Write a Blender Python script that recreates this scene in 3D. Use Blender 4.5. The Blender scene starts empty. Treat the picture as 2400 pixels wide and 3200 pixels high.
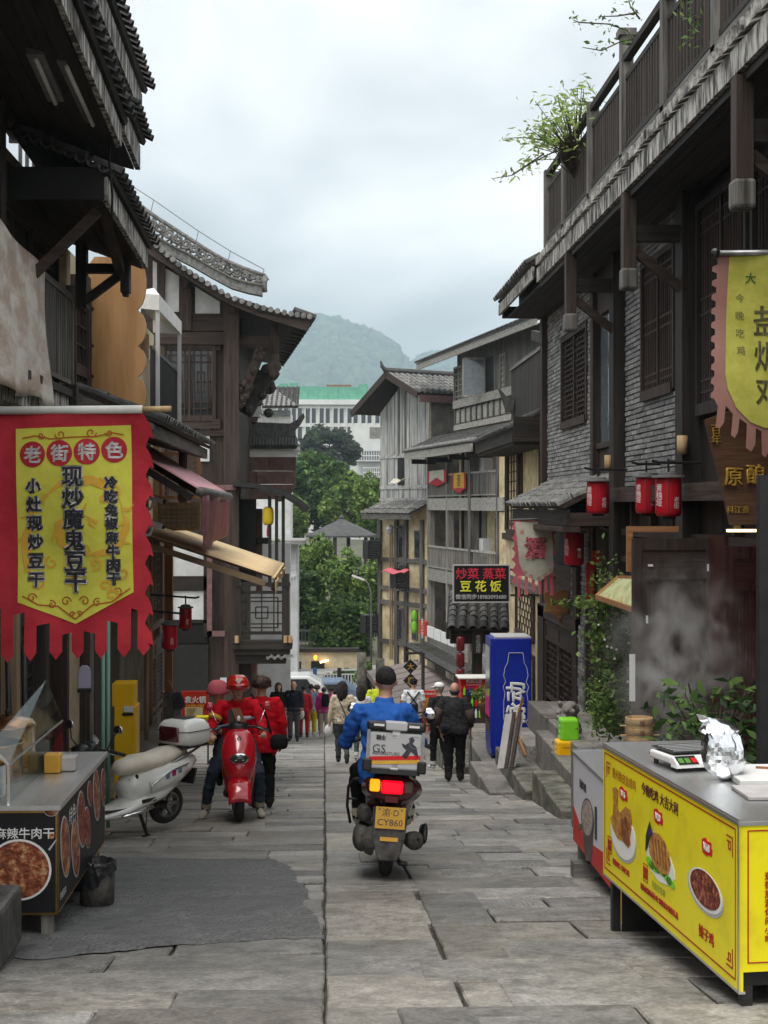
import bpy,bmesh,math,random
import numpy as np
from mathutils import Vector,Matrix,kdtree,noise as mnoise
scene=bpy.context.scene
col=scene.collection
RNG=random.Random(7)
# ------------------------------------------------------------------ camera
F,CX,HY,YAW,CAMZ=4437.0,1200.0,1580.0,math.radians(2.4),1.5
cam=bpy.data.cameras.new('Camera');cam_o=bpy.data.objects.new('Camera',cam);col.objects.link(cam_o)
cam.sensor_fit='VERTICAL';cam.sensor_height=36;cam.lens=36*F/3200
cam.shift_y=-(1600-HY)/3200;cam.clip_start=.1;cam.clip_end=9000
cam_o.location=(0,0,CAMZ);cam_o.rotation_euler=(math.pi/2,0,-YAW)
scene.camera=cam_o
scene.render.engine='CYCLES'
scene.cycles.use_denoising=True
scene.cycles.max_bounces=7;scene.cycles.diffuse_bounces=3;scene.cycles.glossy_bounces=3
scene.cycles.transparent_max_bounces=12;scene.cycles.volume_bounces=1
scene.cycles.caustics_reflective=False;scene.cycles.caustics_refractive=False
scene.cycles.sample_clamp_indirect=6
scene.cycles.volume_step_rate=2
# ------------------------------------------------------------------ sky and sun (overcast)
SUN_EL,SUN_AZ=math.radians(66),math.radians(215)
world=bpy.data.worlds.new('World');scene.world=world;world.use_nodes=True
nt=world.node_tree;nt.nodes.clear()
def wn(t,**k):
 n=nt.nodes.new(t)
 for a,b in k.items():setattr(n,a,b)
 return n
out=wn('ShaderNodeOutputWorld');bg=wn('ShaderNodeBackground');bg.inputs[1].default_value=.1
sky=wn('ShaderNodeTexSky',sky_type='NISHITA',sun_disc=False,sun_elevation=SUN_EL,sun_rotation=SUN_AZ)
tc=wn('ShaderNodeTexCoord');mp=wn('ShaderNodeMapping')
mp.inputs['Scale'].default_value=(1,1,1.6);mp.inputs['Location'].default_value=(4.1,18.82,13.81)
n1=wn('ShaderNodeTexNoise');n1.inputs['Scale'].default_value=3.6;n1.inputs['Detail'].default_value=6;n1.inputs['Roughness'].default_value=.46;n1.inputs['Distortion'].default_value=.35
rp=wn('ShaderNodeValToRGB');e=rp.color_ramp.elements
e[0].position=.36;e[0].color=(.37,.385,.39,1);e[1].position=.64;e[1].color=(.96,.945,.915,1)
e2=rp.color_ramp.elements.new(.5);e2.color=(.65,.66,.66,1)
sc_=wn('ShaderNodeVectorMath',operation='SCALE');sc_.inputs['Scale'].default_value=9.4
mx=wn('ShaderNodeMix',data_type='RGBA');mx.inputs[0].default_value=.97
L=nt.links.new
L(tc.outputs['Generated'],mp.inputs[0]);L(mp.outputs[0],n1.inputs['Vector']);L(n1.outputs['Fac'],rp.inputs[0])
L(rp.outputs[0],sc_.inputs[0]);L(sky.outputs[0],mx.inputs[6]);L(sc_.outputs[0],mx.inputs[7]);L(mx.outputs[2],bg.inputs[0]);L(bg.outputs[0],out.inputs[0])
sun=bpy.data.lights.new('sun','SUN');sun_o=bpy.data.objects.new('sun',sun);col.objects.link(sun_o)
sun.energy=1.5;sun.angle=math.radians(35);sun.color=(1,.96,.9)
sd=Vector((math.sin(SUN_AZ)*math.cos(SUN_EL),math.cos(SUN_AZ)*math.cos(SUN_EL),math.sin(SUN_EL)))
sun_o.rotation_euler=sd.to_track_quat('Z','Y').to_euler()
vs=scene.view_settings;vs.view_transform='Standard';vs.look='None';vs.gamma=1;vs.use_curve_mapping=False
vs.exposure=0.95
# ------------------------------------------------------------------ geometry helpers
FW=Vector((math.sin(YAW),math.cos(YAW),0));RT=Vector((math.cos(YAW),-math.sin(YAW),0));CAM=Vector((0,0,CAMZ))
def ray(px,py):return FW+RT*((px-CX)/F)+Vector((0,0,(HY-py)/F))
def at_y(px,py,Y):d=ray(px,py);return CAM+d*(Y/d.y)
def at_x(px,py,X):d=ray(px,py);return CAM+d*(X/d.x)
SL=.1285
def G(y):
 if y<52:return-SL*y
 if y>62:return-SL*52-SL*5
 t=(y-52)/10;return-SL*52-SL*10*(t-t*t/2)
def at_g(px,py):
 d=ray(px,py);t=-CAM.z/(d.z+SL*d.y);return CAM+d*t
XV,YV,ZV=Vector((1,0,0)),Vector((0,1,0)),Vector((0,0,1))
PM={}
class MB:
 def __init__(s):s.v=[];s.f=[];s.m=[]
 def add(s,vs_,fs,mi=0):
  o=len(s.v);s.v.extend([tuple(a)for a in vs_]);s.f.extend([tuple(i+o for i in q)for q in fs]);s.m.extend([mi]*len(fs));return s
 def hexa(s,p,mi=0):
  return s.add(p,[(0,3,2,1),(4,5,6,7),(0,1,5,4),(1,2,6,5),(2,3,7,6),(3,0,4,7)],mi)
 def bx(s,x0,x1,y0,y1,z0,z1,mi=0):
  if x0>x1:x0,x1=x1,x0
  if y0>y1:y0,y1=y1,y0
  if z0>z1:z0,z1=z1,z0
  return s.hexa([(x0,y0,z0),(x1,y0,z0),(x1,y1,z0),(x0,y1,z0),(x0,y0,z1),(x1,y0,z1),(x1,y1,z1),(x0,y1,z1)],mi)
 def cbx(s,x0,x1,y0,y1,z0,z1,c,mi=0):
  "box with chamfered edges"
  b=bmesh.new();bmesh.ops.create_cube(b,size=1)
  for v in b.verts:v.co=Vector(((x0+x1)/2+v.co.x*(x1-x0),(y0+y1)/2+v.co.y*(y1-y0),(z0+z1)/2+v.co.z*(z1-z0)))
  bmesh.ops.bevel(b,geom=b.edges[:],offset=c,segments=2,affect='EDGES',profile=.5)
  b.verts.index_update();s.add([v.co for v in b.verts],[[v.index for v in f.verts]for f in b.faces],mi);b.free();return s
 def beam(s,p,q,w,h,mi=0,up=ZV):
  p,q=Vector(p),Vector(q);d=(q-p).normalized();u=Vector(up)
  if abs(d.dot(u))>.98:u=XV
  sx=d.cross(u).normalized();sz=sx.cross(d)
  a,b=sx*w/2,sz*h/2
  return s.hexa([p-a-b,p+a-b,q+a-b,q-a-b,p-a+b,p+a+b,q+a+b,q-a+b],mi)
 def tube(s,pts,r,n=8,mi=0,cap=True,flat=1.0,side=None):
  pts=[Vector(p)for p in pts];k=len(pts)
  rr=r if isinstance(r,(list,tuple))else[r]*k
  o=len(s.v);pu=None
  for i,p in enumerate(pts):
   d=(pts[min(i+1,k-1)]-pts[max(i-1,0)]);d=d.normalized()if d.length>1e-9 else ZV
   if pu is None:
    u=Vector(side)if side is not None else(ZV if abs(d.z)<.9 else XV)
   else:u=pu
   u=(u-d*u.dot(d));u=u.normalized()if u.length>1e-6 else d.orthogonal().normalized()
   pu=u;w=d.cross(u)
   ri=rr[i];ra,rb=(ri if isinstance(ri,(tuple,list))else(ri,ri*flat))
   for j in range(n):
    t=2*math.pi*j/n;s.v.append(tuple(p+u*(math.cos(t)*ra)+w*(math.sin(t)*rb)))
  for i in range(k-1):
   for j in range(n):
    a=o+i*n+j;b=o+i*n+(j+1)%n;s.f.append((a,b,b+n,a+n));s.m.append(mi)
  if cap:
   s.f.append(tuple(o+j for j in reversed(range(n))));s.m.append(mi)
   s.f.append(tuple(o+(k-1)*n+j for j in range(n)));s.m.append(mi)
  return s
 def lathe(s,prof,c=(0,0,0),n=16,mi=0,axis=ZV,mis=None):
  c=Vector(c);ax=Vector(axis).normalized();u=ax.orthogonal().normalized();w=ax.cross(u);o=len(s.v)
  for r,z in prof:
   for j in range(n):
    t=2*math.pi*j/n;s.v.append(tuple(c+ax*z+(u*math.cos(t)+w*math.sin(t))*max(r,1e-4)))
  for i in range(len(prof)-1):
   for j in range(n):
    a=o+i*n+j;b=o+i*n+(j+1)%n;s.f.append((a,b,b+n,a+n));s.m.append(mis[i]if mis else mi)
  return s
 def prism(s,poly,o,ux,uy,dv,mi=0):
  "extrude a 2-D outline (in o + ux*a + uy*b) by dv"
  o,ux,uy,dv=Vector(o),Vector(ux),Vector(uy),Vector(dv);n=len(poly)
  P=[o+ux*a+uy*b for a,b in poly];Q=[p+dv for p in P]
  flip=ux.cross(uy).dot(dv)>0
  area=sum(poly[i][0]*poly[(i+1)%n][1]-poly[(i+1)%n][0]*poly[i][1]for i in range(n))
  if area<0:flip=not flip
  fr,bk=tuple(range(n)),tuple(range(n,2*n))
  fs=[fr[::-1]if flip else fr,bk if flip else bk[::-1]]
  for i in range(n):
   j=(i+1)%n;q=(i,j,j+n,i+n);fs.append(q if flip else q[::-1])
  return s.add(P+Q,fs,mi)
 def sheet(s,fn,nu,nv,mi=0):
  o=len(s.v)
  for j in range(nv+1):
   for i in range(nu+1):s.v.append(tuple(fn(i/nu,j/nv)))
  for j in range(nv):
   for i in range(nu):
    a=o+j*(nu+1)+i;s.f.append((a,a+1,a+nu+2,a+nu+1));s.m.append(mi)
  return s
 def ball(s,c,r,n=10,mi=0,rot=None):
  c=Vector(c);r=Vector(r)if not isinstance(r,(int,float))else Vector((r,r,r));o=len(s.v);k=max(4,n//2+1)
  for i in range(k+1):
   ph=math.pi*i/k
   for j in range(n):
    t=2*math.pi*j/n;v=Vector((math.sin(ph)*math.cos(t)*r.x,math.sin(ph)*math.sin(t)*r.y,-math.cos(ph)*r.z))
    if rot is not None:v=rot@v
    s.v.append(tuple(c+v))
  for i in range(k):
   for j in range(n):
    a=o+i*n+j;b=o+i*n+(j+1)%n;s.f.append((a,b,b+n,a+n));s.m.append(mi)
  return s
 def mesh(s,name,mats,smooth=False,inv=None):
  me=bpy.data.meshes.new(name)
  vs_=s.v if inv is None else[tuple(inv@Vector(v))for v in s.v]
  me.from_pydata(vs_,[],s.f)
  for m in(mats if isinstance(mats,(list,tuple))else[mats]):me.materials.append(MT[m]if isinstance(m,str)else m)
  me.polygons.foreach_set('material_index',s.m)
  if smooth:me.polygons.foreach_set('use_smooth',[True]*len(s.f))
  me.update();return me
 def obj(s,name,mats,parent=None,smooth=False,bevel=0,solid=0,sub=0):
  inv=PM[parent.name].inverted()if parent is not None else None
  o=bpy.data.objects.new(name,s.mesh(name,mats,smooth,inv));col.objects.link(o)
  if parent is not None:o.parent=parent;PM[o.name]=PM[parent.name]
  else:PM[o.name]=Matrix()
  if solid:m=o.modifiers.new('s','SOLIDIFY');m.thickness=solid;m.offset=0
  if bevel:m=o.modifiers.new('b','BEVEL');m.width=bevel;m.segments=2;m.limit_method='ANGLE'
  if sub:m=o.modifiers.new('u','SUBSURF');m.levels=sub;m.render_levels=sub
  return o
def tag(o,label,cat,group=None,kind=None):
 o['label']=label;o['category']=cat
 if group:o['group']=group
 if kind:o['kind']=kind
 return o
def struct(o,label=None):
 o['kind']='structure'
 if label:o['label']=label
 return o
def thing(name,label,cat,loc=(0,0,0),rz=0,group=None):
 o=bpy.data.objects.new(name,None);col.objects.link(o);o.empty_display_size=.2
 o.location=loc;o.rotation_euler=(0,0,rz);PM[o.name]=Matrix.Translation(Vector(loc))@Matrix.Rotation(rz,4,'Z')
 return tag(o,label,cat,group)
def inst(mesh,name,parent,mw):
 o=bpy.data.objects.new(name,mesh);col.objects.link(o)
 if parent is not None:
  o.parent=parent;o.matrix_local=PM[parent.name].inverted()@mw;PM[o.name]=mw.copy()
 else:o.matrix_world=mw;PM[o.name]=mw.copy()
 return o
def copy_tree(o,loc,rz,label,group=None):
 r=o.copy();col.objects.link(r);r.location=loc;r.rotation_euler=(0,0,rz);r['label']=label
 PM[r.name]=Matrix.Translation(Vector(loc))@Matrix.Rotation(rz,4,'Z')
 if group:r['group']=group
 for ch in list(o.children):
  c=ch.copy();col.objects.link(c);c.parent=r
  for g in list(ch.children):
   d=g.copy();col.objects.link(d);d.parent=c
 return r
def frame_m(o,x,y,z=None):
 "matrix with columns x, y, z at o"
 x=Vector(x).normalized();y=Vector(y).normalized();z=x.cross(y)if z is None else Vector(z)
 return Matrix(((x.x,y.x,z.x,o[0]),(x.y,y.y,z.y,o[1]),(x.z,y.z,z.z,o[2]),(0,0,0,1)))
 # lettering: a font curve turned into a mesh
def text_mesh(s,size,ext=0,bold=0.0,width=None,vertical=False,spacing=1.0,res=2):
 cu=bpy.data.curves.new('t','FONT');cu.body='\n'.join(s)if vertical else s
 cu.size=size;cu.align_x='CENTER';cu.align_y='CENTER';cu.extrude=ext;cu.bevel_depth=bold;cu.bevel_resolution=0;cu.resolution_u=res
 cu.space_line=spacing if vertical else 1.0
 if not vertical:cu.space_character=spacing
 ob=bpy.data.objects.new('t',cu);me=bpy.data.meshes.new_from_object(ob)
 bpy.data.objects.remove(ob);bpy.data.curves.remove(cu)
 if len(me.vertices):
  a=np.zeros(len(me.vertices)*3);me.vertices.foreach_get('co',a);a=a.reshape(-1,3)
  lo,hi=a.min(0),a.max(0);c=(lo+hi)/2;a[:,:2]-=c[:2]
  if width:a[:,:2]*=width/max(hi[0]-lo[0],1e-6)
  if bold and not ext:a[:,2]*=.0015/bold
  me.vertices.foreach_set('co',a.ravel());me.update()
 return me
def letter(s,mat,parent,o,ux,uy,size,name='lettering',**k):
 me=text_mesh(s,size,**k);me.materials.clear();me.materials.append(MT[mat])
 me.polygons.foreach_set('material_index',[0]*len(me.polygons))
 return inst(me,name,parent,frame_m(o,ux,uy))
 # ------------------------------------------------------------------ materials
MT={}
def stone_mat(name,c1,c2,c3,rough=.75,rnd=.2,chisel=.5):
 "hand-dressed paving stone: broad stains, fine grain, pits and tool marks that turn from slab to slab"
 m=bpy.data.materials.new(name);m.use_nodes=True;t=m.node_tree;N=t.nodes;b=N['Principled BSDF'];K=t.links.new;MT[name]=m
 def nd(ty,**k):
  n=N.new(ty)
  for a,v in k.items():n.inputs[a].default_value=v
  return n
 tcn=N.new('ShaderNodeTexCoord');oi=N.new('ShaderNodeObjectInfo');ml=N.new('ShaderNodeVectorMath');ml.operation='MULTIPLY_ADD';K(oi.outputs['Random'],ml.inputs[0]);ml.inputs[1].default_value=(37,53,71);K(tcn.outputs['Object'],ml.inputs[2]);v=ml.outputs[0]
 big=nd('ShaderNodeTexNoise',Scale=1.7,Detail=5,Roughness=.65,Distortion=.6);K(v,big.inputs['Vector']);fine=nd('ShaderNodeTexNoise',Scale=38,Detail=4,Roughness=.7);K(v,fine.inputs['Vector']);mid=nd('ShaderNodeTexNoise',Scale=9,Detail=5,Roughness=.6);K(v,mid.inputs['Vector'])
 r=N.new('ShaderNodeValToRGB');e=r.color_ramp.elements;e[0].position=.32;e[0].color=c1+(1,);e[1].position=.7;e[1].color=c3+(1,);x=e.new(.5);x.color=c2+(1,);K(big.outputs['Fac'],r.inputs[0])
 def mulr(cur,fac,lo,hi,a=.35,z=.65):
  mr=N.new('ShaderNodeMapRange');mr.inputs[1].default_value=a;mr.inputs[2].default_value=z;mr.inputs[3].default_value=lo;mr.inputs[4].default_value=hi;K(fac,mr.inputs[0]);hv=N.new('ShaderNodeHueSaturation');K(cur,hv.inputs['Color']);K(mr.outputs[0],hv.inputs['Value']);return hv.outputs[0]
 cur=mulr(r.outputs[0],fine.outputs['Fac'],.76,1.2);cur=mulr(cur,mid.outputs['Fac'],.76,1.1,.36,.58);cur=mulr(cur,oi.outputs['Random'],1-rnd,1+rnd,0,1)
 K(cur,b.inputs['Base Color']);rr=N.new('ShaderNodeMapRange');rr.inputs[1].default_value=.35;rr.inputs[2].default_value=.65;rr.inputs[3].default_value=rough-.34;rr.inputs[4].default_value=rough+.1;K(mid.outputs['Fac'],rr.inputs[0]);K(rr.outputs[0],b.inputs['Roughness']);b.inputs['Specular IOR Level'].default_value=.35
 vr=N.new('ShaderNodeVectorRotate');vr.rotation_type='Z_AXIS';am=N.new('ShaderNodeMath');am.operation='MULTIPLY';am.inputs[1].default_value=9.0;K(oi.outputs['Random'],am.inputs[0]);K(am.outputs[0],vr.inputs['Angle']);K(v,vr.inputs['Vector'])
 wv=nd('ShaderNodeTexWave',Scale=9.0,Distortion=5.0,Detail=3.0);wv.inputs['Detail Scale'].default_value=2.5;K(vr.outputs[0],wv.inputs['Vector'])
 msk=N.new('ShaderNodeMapRange');msk.inputs[1].default_value=.42;msk.inputs[2].default_value=.62;K(big.outputs['Fac'],msk.inputs[0]);mm=N.new('ShaderNodeMath');mm.operation='MULTIPLY';K(wv.outputs['Fac'],mm.inputs[0]);K(msk.outputs[0],mm.inputs[1]);m2=N.new('ShaderNodeMath');m2.operation='MULTIPLY_ADD';m2.inputs[1].default_value=chisel;K(mm.outputs[0],m2.inputs[0]);K(mid.outputs['Fac'],m2.inputs[2]);m3=N.new('ShaderNodeMath');m3.operation='MULTIPLY_ADD';m3.inputs[1].default_value=.35;K(fine.outputs['Fac'],m3.inputs[0]);K(m2.outputs[0],m3.inputs[2])
 bp=N.new('ShaderNodeBump');bp.inputs['Strength'].default_value=.8;bp.inputs['Distance'].default_value=.02;K(m3.outputs[0],bp.inputs['Height']);K(bp.outputs[0],b.inputs['Normal'])
def mat(name,c1,c2=None,rough=.8,scale=6,stretch=(1,1,1),lo=.35,hi=.65,bump=0,bscale=None,metal=0,rnd=0,spec=.4,coat=0,detail=5,trans=0,sss=0,emit=None,alpha=1,island=False,third=None,ior=1.45,distort=0):
 m=bpy.data.materials.new(name);m.use_nodes=True;t=m.node_tree;N=t.nodes;b=N['Principled BSDF'];K=t.links.new
 c1=tuple(c1)+(1,);c2=tuple(c2 or c1)[:3]+(1,)
 b.inputs['Roughness'].default_value=rough;b.inputs['Metallic'].default_value=metal;b.inputs['Specular IOR Level'].default_value=spec
 b.inputs['Coat Weight'].default_value=coat;b.inputs['Coat Roughness'].default_value=.08;b.inputs['Transmission Weight'].default_value=trans;b.inputs['IOR'].default_value=ior
 b.inputs['Alpha'].default_value=alpha
 if emit:b.inputs['Emission Color'].default_value=tuple(emit[:3])+(1,);b.inputs['Emission Strength'].default_value=emit[3]
 tcn=N.new('ShaderNodeTexCoord');oi=N.new('ShaderNodeObjectInfo');mpn=N.new('ShaderNodeMapping')
 ml=N.new('ShaderNodeVectorMath');ml.operation='MULTIPLY_ADD'
 K(oi.outputs['Random'],ml.inputs[0]);ml.inputs[1].default_value=(37,53,71);K(tcn.outputs['Object'],ml.inputs[2])
 K(ml.outputs[0],mpn.inputs[0]);mpn.inputs['Scale'].default_value=stretch
 nz=N.new('ShaderNodeTexNoise');nz.inputs['Scale'].default_value=scale;nz.inputs['Detail'].default_value=detail;nz.inputs['Roughness'].default_value=.62;nz.inputs['Distortion'].default_value=distort
 K(mpn.outputs[0],nz.inputs['Vector'])
 r=N.new('ShaderNodeValToRGB');r.color_ramp.elements[0].position=lo;r.color_ramp.elements[0].color=c1;r.color_ramp.elements[1].position=hi;r.color_ramp.elements[1].color=c2
 if third:
  e=r.color_ramp.elements.new(third[0]);e.color=tuple(third[1])+(1,)
 K(nz.outputs['Fac'],r.inputs[0]);cur=r.outputs[0]
 if rnd:
  hv=N.new('ShaderNodeHueSaturation');mr=N.new('ShaderNodeMapRange');mr.inputs[3].default_value=1-rnd;mr.inputs[4].default_value=1+rnd
  if island:
   ge=N.new('ShaderNodeNewGeometry');K(ge.outputs['Random Per Island'],mr.inputs[0])
  else:K(oi.outputs['Random'],mr.inputs[0])
  K(mr.outputs[0],hv.inputs['Value']);K(cur,hv.inputs['Color']);cur=hv.outputs[0]
 K(cur,b.inputs['Base Color'])
 if bump:
  nb=N.new('ShaderNodeTexNoise');nb.inputs['Scale'].default_value=bscale or scale*3;nb.inputs['Detail'].default_value=4;K(mpn.outputs[0],nb.inputs['Vector'])
  bp=N.new('ShaderNodeBump');bp.inputs['Strength'].default_value=min(1,bump);bp.inputs['Distance'].default_value=.02*max(1,bump);K(nb.outputs['Fac'],bp.inputs['Height']);K(bp.outputs[0],b.inputs['Normal'])
 MT[name]=m;return m
def woods(name,c1,c2,**k):
 "three copies of a wood with the grain along x, y, z"
 for ax,st in(('x',(.06,1,1)),('y',(1,.06,1)),('z',(1,1,.06))):
  mat(name+'_'+ax,c1,c2,scale=k.get('scale',14),stretch=st,rough=k.get('rough',.75),bump=k.get('bump',.4),bscale=k.get('bscale',30),rnd=k.get('rnd',.15),lo=k.get('lo',.3),hi=k.get('hi',.7),third=k.get('third'))
woods('dark',(.013,.011,.010),(.045,.037,.032))
woods('brown',(.022,.015,.012),(.072,.050,.041))
woods('grey',(.040,.037,.033),(.22,.208,.19),lo=.32,hi=.68)
woods('worn',(.05,.045,.04),(.52,.50,.46),lo=.36,hi=.62,scale=9)
mat('worn_y',(.055,.05,.045),(.58,.56,.52),scale=13,stretch=(1,1,.22),lo=.43,hi=.6,rough=.85,bump=.5,bscale=30,detail=7)
woods('pale',(.10,.098,.093),(.46,.46,.45),lo=.34,hi=.6,scale=10,third=(.36,(.2,.198,.19)))
woods('weather',(.13,.12,.104),(.42,.40,.365),lo=.28,hi=.66,scale=10)
woods('tan',(.21,.145,.085),(.36,.26,.16))
woods('orange',(.23,.105,.04),(.36,.18,.075))
woods('plank',(.16,.135,.125),(.27,.23,.215))
woods('red',(.03,.008,.007),(.055,.016,.013),rough=.5)
woods('mahog',(.020,.013,.011),(.045,.030,.025),rough=.55)
mat('ply',(.30,.155,.06),(.44,.25,.11),scale=5,stretch=(1,1,.12),rough=.55,bump=.1)
mat('bamboo',(.36,.23,.11),(.52,.37,.2),scale=20,stretch=(1,1,.1),rough=.5)
stone_mat('slab',(.15,.144,.133),(.222,.213,.198),(.315,.303,.284),chisel=.15,rnd=.28)
stone_mat('slab_b',(.155,.145,.129),(.23,.214,.19),(.325,.305,.275),chisel=.12,rnd=.28)
stone_mat('slab_c',(.122,.118,.11),(.182,.176,.166),(.265,.257,.244),rough=.68,chisel=.28,rnd=.28)
mat('dirt',(.028,.026,.023),(.085,.08,.07),rough=.95,scale=7,bump=.6)
stone_mat('asphalt',(.085,.086,.088),(.115,.116,.118),(.17,.17,.17),rough=.85,rnd=.05,chisel=.7)
stone_mat('stone',(.11,.102,.09),(.19,.178,.16),(.30,.28,.255),rough=.85)
mat('mossy',(.05,.052,.036),(.20,.19,.165),rough=.85,scale=4,bump=.8,bscale=20)
mat('wetstone',(.03,.03,.029),(.10,.098,.094),rough=.42,scale=3.2,bump=.7,bscale=14)
mat('brick',(.14,.14,.142),(.37,.368,.362),rough=.85,scale=9,bump=.6,bscale=40,rnd=.32,lo=.25,hi=.75)
mat('brick_i',(.14,.14,.142),(.37,.368,.362),rough=.85,scale=9,bump=.6,bscale=40,rnd=.32,lo=.25,hi=.75,island=True)
mat('mortar',(.11,.108,.104),(.16,.158,.15),rough=.95,scale=20)
mat('tile',(.028,.029,.030),(.105,.105,.10),rough=.8,scale=10,bump=.5,rnd=.3,lo=.3,hi=.75)
mat('tile_i',(.028,.029,.030),(.105,.105,.10),rough=.8,scale=10,bump=.5,rnd=.35,island=True,lo=.3,hi=.75)
mat('tile_g',(.10,.10,.098),(.26,.255,.245),rough=.8,scale=10,bump=.5,rnd=.25,island=True)
mat('yplaster',(.58,.45,.25),(.74,.61,.38),rough=.9,scale=2.2,bump=.2,lo=.3,hi=.6,third=(.33,(.40,.31,.18)))
mat('cream',(.40,.34,.23),(.56,.49,.35),rough=.9,scale=2.4,bump=.2)
mat('whitewall',(.55,.56,.56),(.74,.75,.75),rough=.9,scale=2.0,bump=.1)
mat('greywall',(.16,.15,.135),(.28,.265,.24),rough=.92,scale=2.6,bump=.3)
mat('brownstone',(.085,.052,.045),(.14,.088,.076),rough=.85,scale=5,bump=.3,rnd=.15)
mat('pinkbeam',(.16,.09,.085),(.24,.14,.135),rough=.8,scale=8)
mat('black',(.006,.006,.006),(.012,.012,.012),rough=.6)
mat('blackmetal',(.014,.014,.015),(.024,.024,.025),rough=.45,spec=.5)
mat('blackplastic',(.012,.012,.012),(.022,.022,.022),rough=.38)
mat('rubber',(.014,.014,.014),(.03,.03,.03),rough=.8,scale=20)
mat('steel',(.72,.72,.72),(.8,.8,.8),rough=.38,metal=1,scale=30,stretch=(1,.05,1))
mat('chrome',(.75,.75,.75),rough=.12,metal=1)
mat('greymetal',(.22,.22,.22),(.33,.33,.33),rough=.4,metal=.8,scale=12)
mat('engine',(.028,.026,.024),(.10,.094,.085),rough=.7,scale=9,bump=.4)
mat('brass',(.45,.27,.07),(.6,.38,.12),rough=.3,metal=1)
mat('copper',(.42,.19,.09),(.55,.26,.12),rough=.25,metal=1)
def glass_mat():
 m=bpy.data.materials.new('glass');m.use_nodes=True;t=m.node_tree;t.nodes.clear();K=t.links.new;o=t.nodes.new('ShaderNodeOutputMaterial');mx_=t.nodes.new('ShaderNodeMixShader');tr=t.nodes.new('ShaderNodeBsdfTransparent');tr.inputs[0].default_value=(.90,.96,.95,1);gl=t.nodes.new('ShaderNodeBsdfGlossy');gl.inputs['Roughness'].default_value=.02;fr=t.nodes.new('ShaderNodeFresnel');fr.inputs[0].default_value=1.2
 mx_.inputs[0].default_value=.10;K(tr.outputs[0],mx_.inputs[1]);K(gl.outputs[0],mx_.inputs[2]);K(mx_.outputs[0],o.inputs[0]);MT['glass']=m
glass_mat()
mat('darkglass',(.02,.024,.028),(.035,.04,.045),rough=.1,spec=.7)
mat('skyglass',(.10,.13,.15),(.17,.2,.22),rough=.08,spec=.9)
mat('white',(.70,.70,.69),(.78,.78,.77),rough=.5)
mat('whitepaint',(.74,.74,.71),(.80,.80,.77),rough=.22,coat=.6)
mat('creamleather',(.62,.56,.46),(.72,.66,.56),rough=.48,scale=4,bump=.15,bscale=60)
mat('redpaint',(.42,.004,.012),(.50,.006,.018),rough=.2,coat=.9,spec=.5)
mat('maroon',(.055,.006,.009),(.085,.01,.014),rough=.25,coat=.7)
mat('redplastic',(.12,.008,.012),rough=.3)
mat('bannerred',(.36,.016,.028),(.50,.028,.044),rough=.8,scale=5,bump=.25,bscale=14)
mat('banneryellow',(.55,.525,.06),(.69,.66,.09),rough=.8,scale=4,bump=.25,bscale=12)
mat('bannerorange',(.62,.33,.04),(.70,.42,.055),rough=.85)
mat('ornament',(.42,.10,.02),rough=.85)
mat('ink',(.05,.048,.06),rough=.8)
mat('inkhalo',(.55,.56,.55),rough=.8)
mat('lantern',(.40,.006,.014),(.50,.010,.022),rough=.45,scale=3)
mat('lanternhat',(.10,.10,.098),(.18,.18,.175),rough=.6)
mat('ylantern',(.68,.46,.012),(.75,.55,.02),rough=.5)
mat('pinkcloth',(.66,.33,.36),(.74,.40,.43),rough=.75,scale=3)
mat('plumcloth',(.20,.055,.075),(.32,.12,.14),rough=.6,scale=5)
mat('tancloth',(.72,.52,.28),(.80,.60,.34),rough=.75,scale=3)
mat('whitecloth',(.60,.60,.57),(.72,.72,.69),rough=.8)
mat('oldcloth',(.40,.39,.31),(.58,.56,.47),rough=.85,scale=4,bump=.2)
mat('drape',(.46,.36,.29),(.70,.66,.60),rough=.7,scale=2.4,bump=.5,bscale=16,lo=.4,hi=.6,stretch=(1,1,1.6))
mat('clothpink',(.50,.10,.13),(.58,.14,.17),rough=.85)
mat('dripborder',(.30,.15,.125),(.38,.20,.165),rough=.85,scale=3)
mat('dripyellow',(.44,.42,.07),(.58,.56,.11),rough=.85,scale=5,bump=.2)
mat('fadedink',(.15,.14,.06),rough=.9)
mat('gold',(.55,.31,.045),(.68,.42,.08),rough=.4,metal=.4)
mat('yellowbox',(.75,.43,.005),(.80,.48,.008),rough=.45,scale=2)
mat('cartyellow',(.70,.58,.012),(.84,.73,.010),rough=.38,scale=3.5,spec=.5,lo=.28,hi=.5,bump=.06,bscale=5)
mat('printred',(.36,.02,.012),rough=.6)
mat('printdark',(.10,.02,.015),rough=.6)
mat('pricered',(.60,.010,.015),rough=.5)
mat('roast',(.33,.12,.02),(.62,.33,.07),rough=.4,scale=26,bump=.4,bscale=50)
mat('roastdark',(.13,.03,.01),(.36,.14,.035),rough=.4,scale=26,bump=.4)
mat('chilli',(.09,.018,.012),(.42,.15,.085),rough=.4,scale=34,bump=.6,lo=.4,hi=.6,third=(.52,(.22,.03,.015)))
mat('beef',(.12,.04,.02),(.46,.26,.13),rough=.4,scale=17,bump=.8,bscale=40,lo=.38,hi=.62,third=(.5,(.28,.07,.03)))
mat('rice',(.78,.78,.75),rough=.6)
mat('green',(.06,.18,.03),(.1,.26,.05),rough=.6)
mat('purple',(.05,.02,.16),rough=.6)
mat('foil',(.72,.75,.78),(.85,.87,.9),rough=.22,metal=1,bump=.3,bscale=8)
mat('limebox',(.20,.62,.02),(.24,.68,.03),rough=.45)
mat('orangebox',(.85,.46,.0),(.88,.5,.006),rough=.45)
mat('fridgeblue',(.006,.022,.30),(.008,.028,.34),rough=.3,spec=.5)
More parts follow.
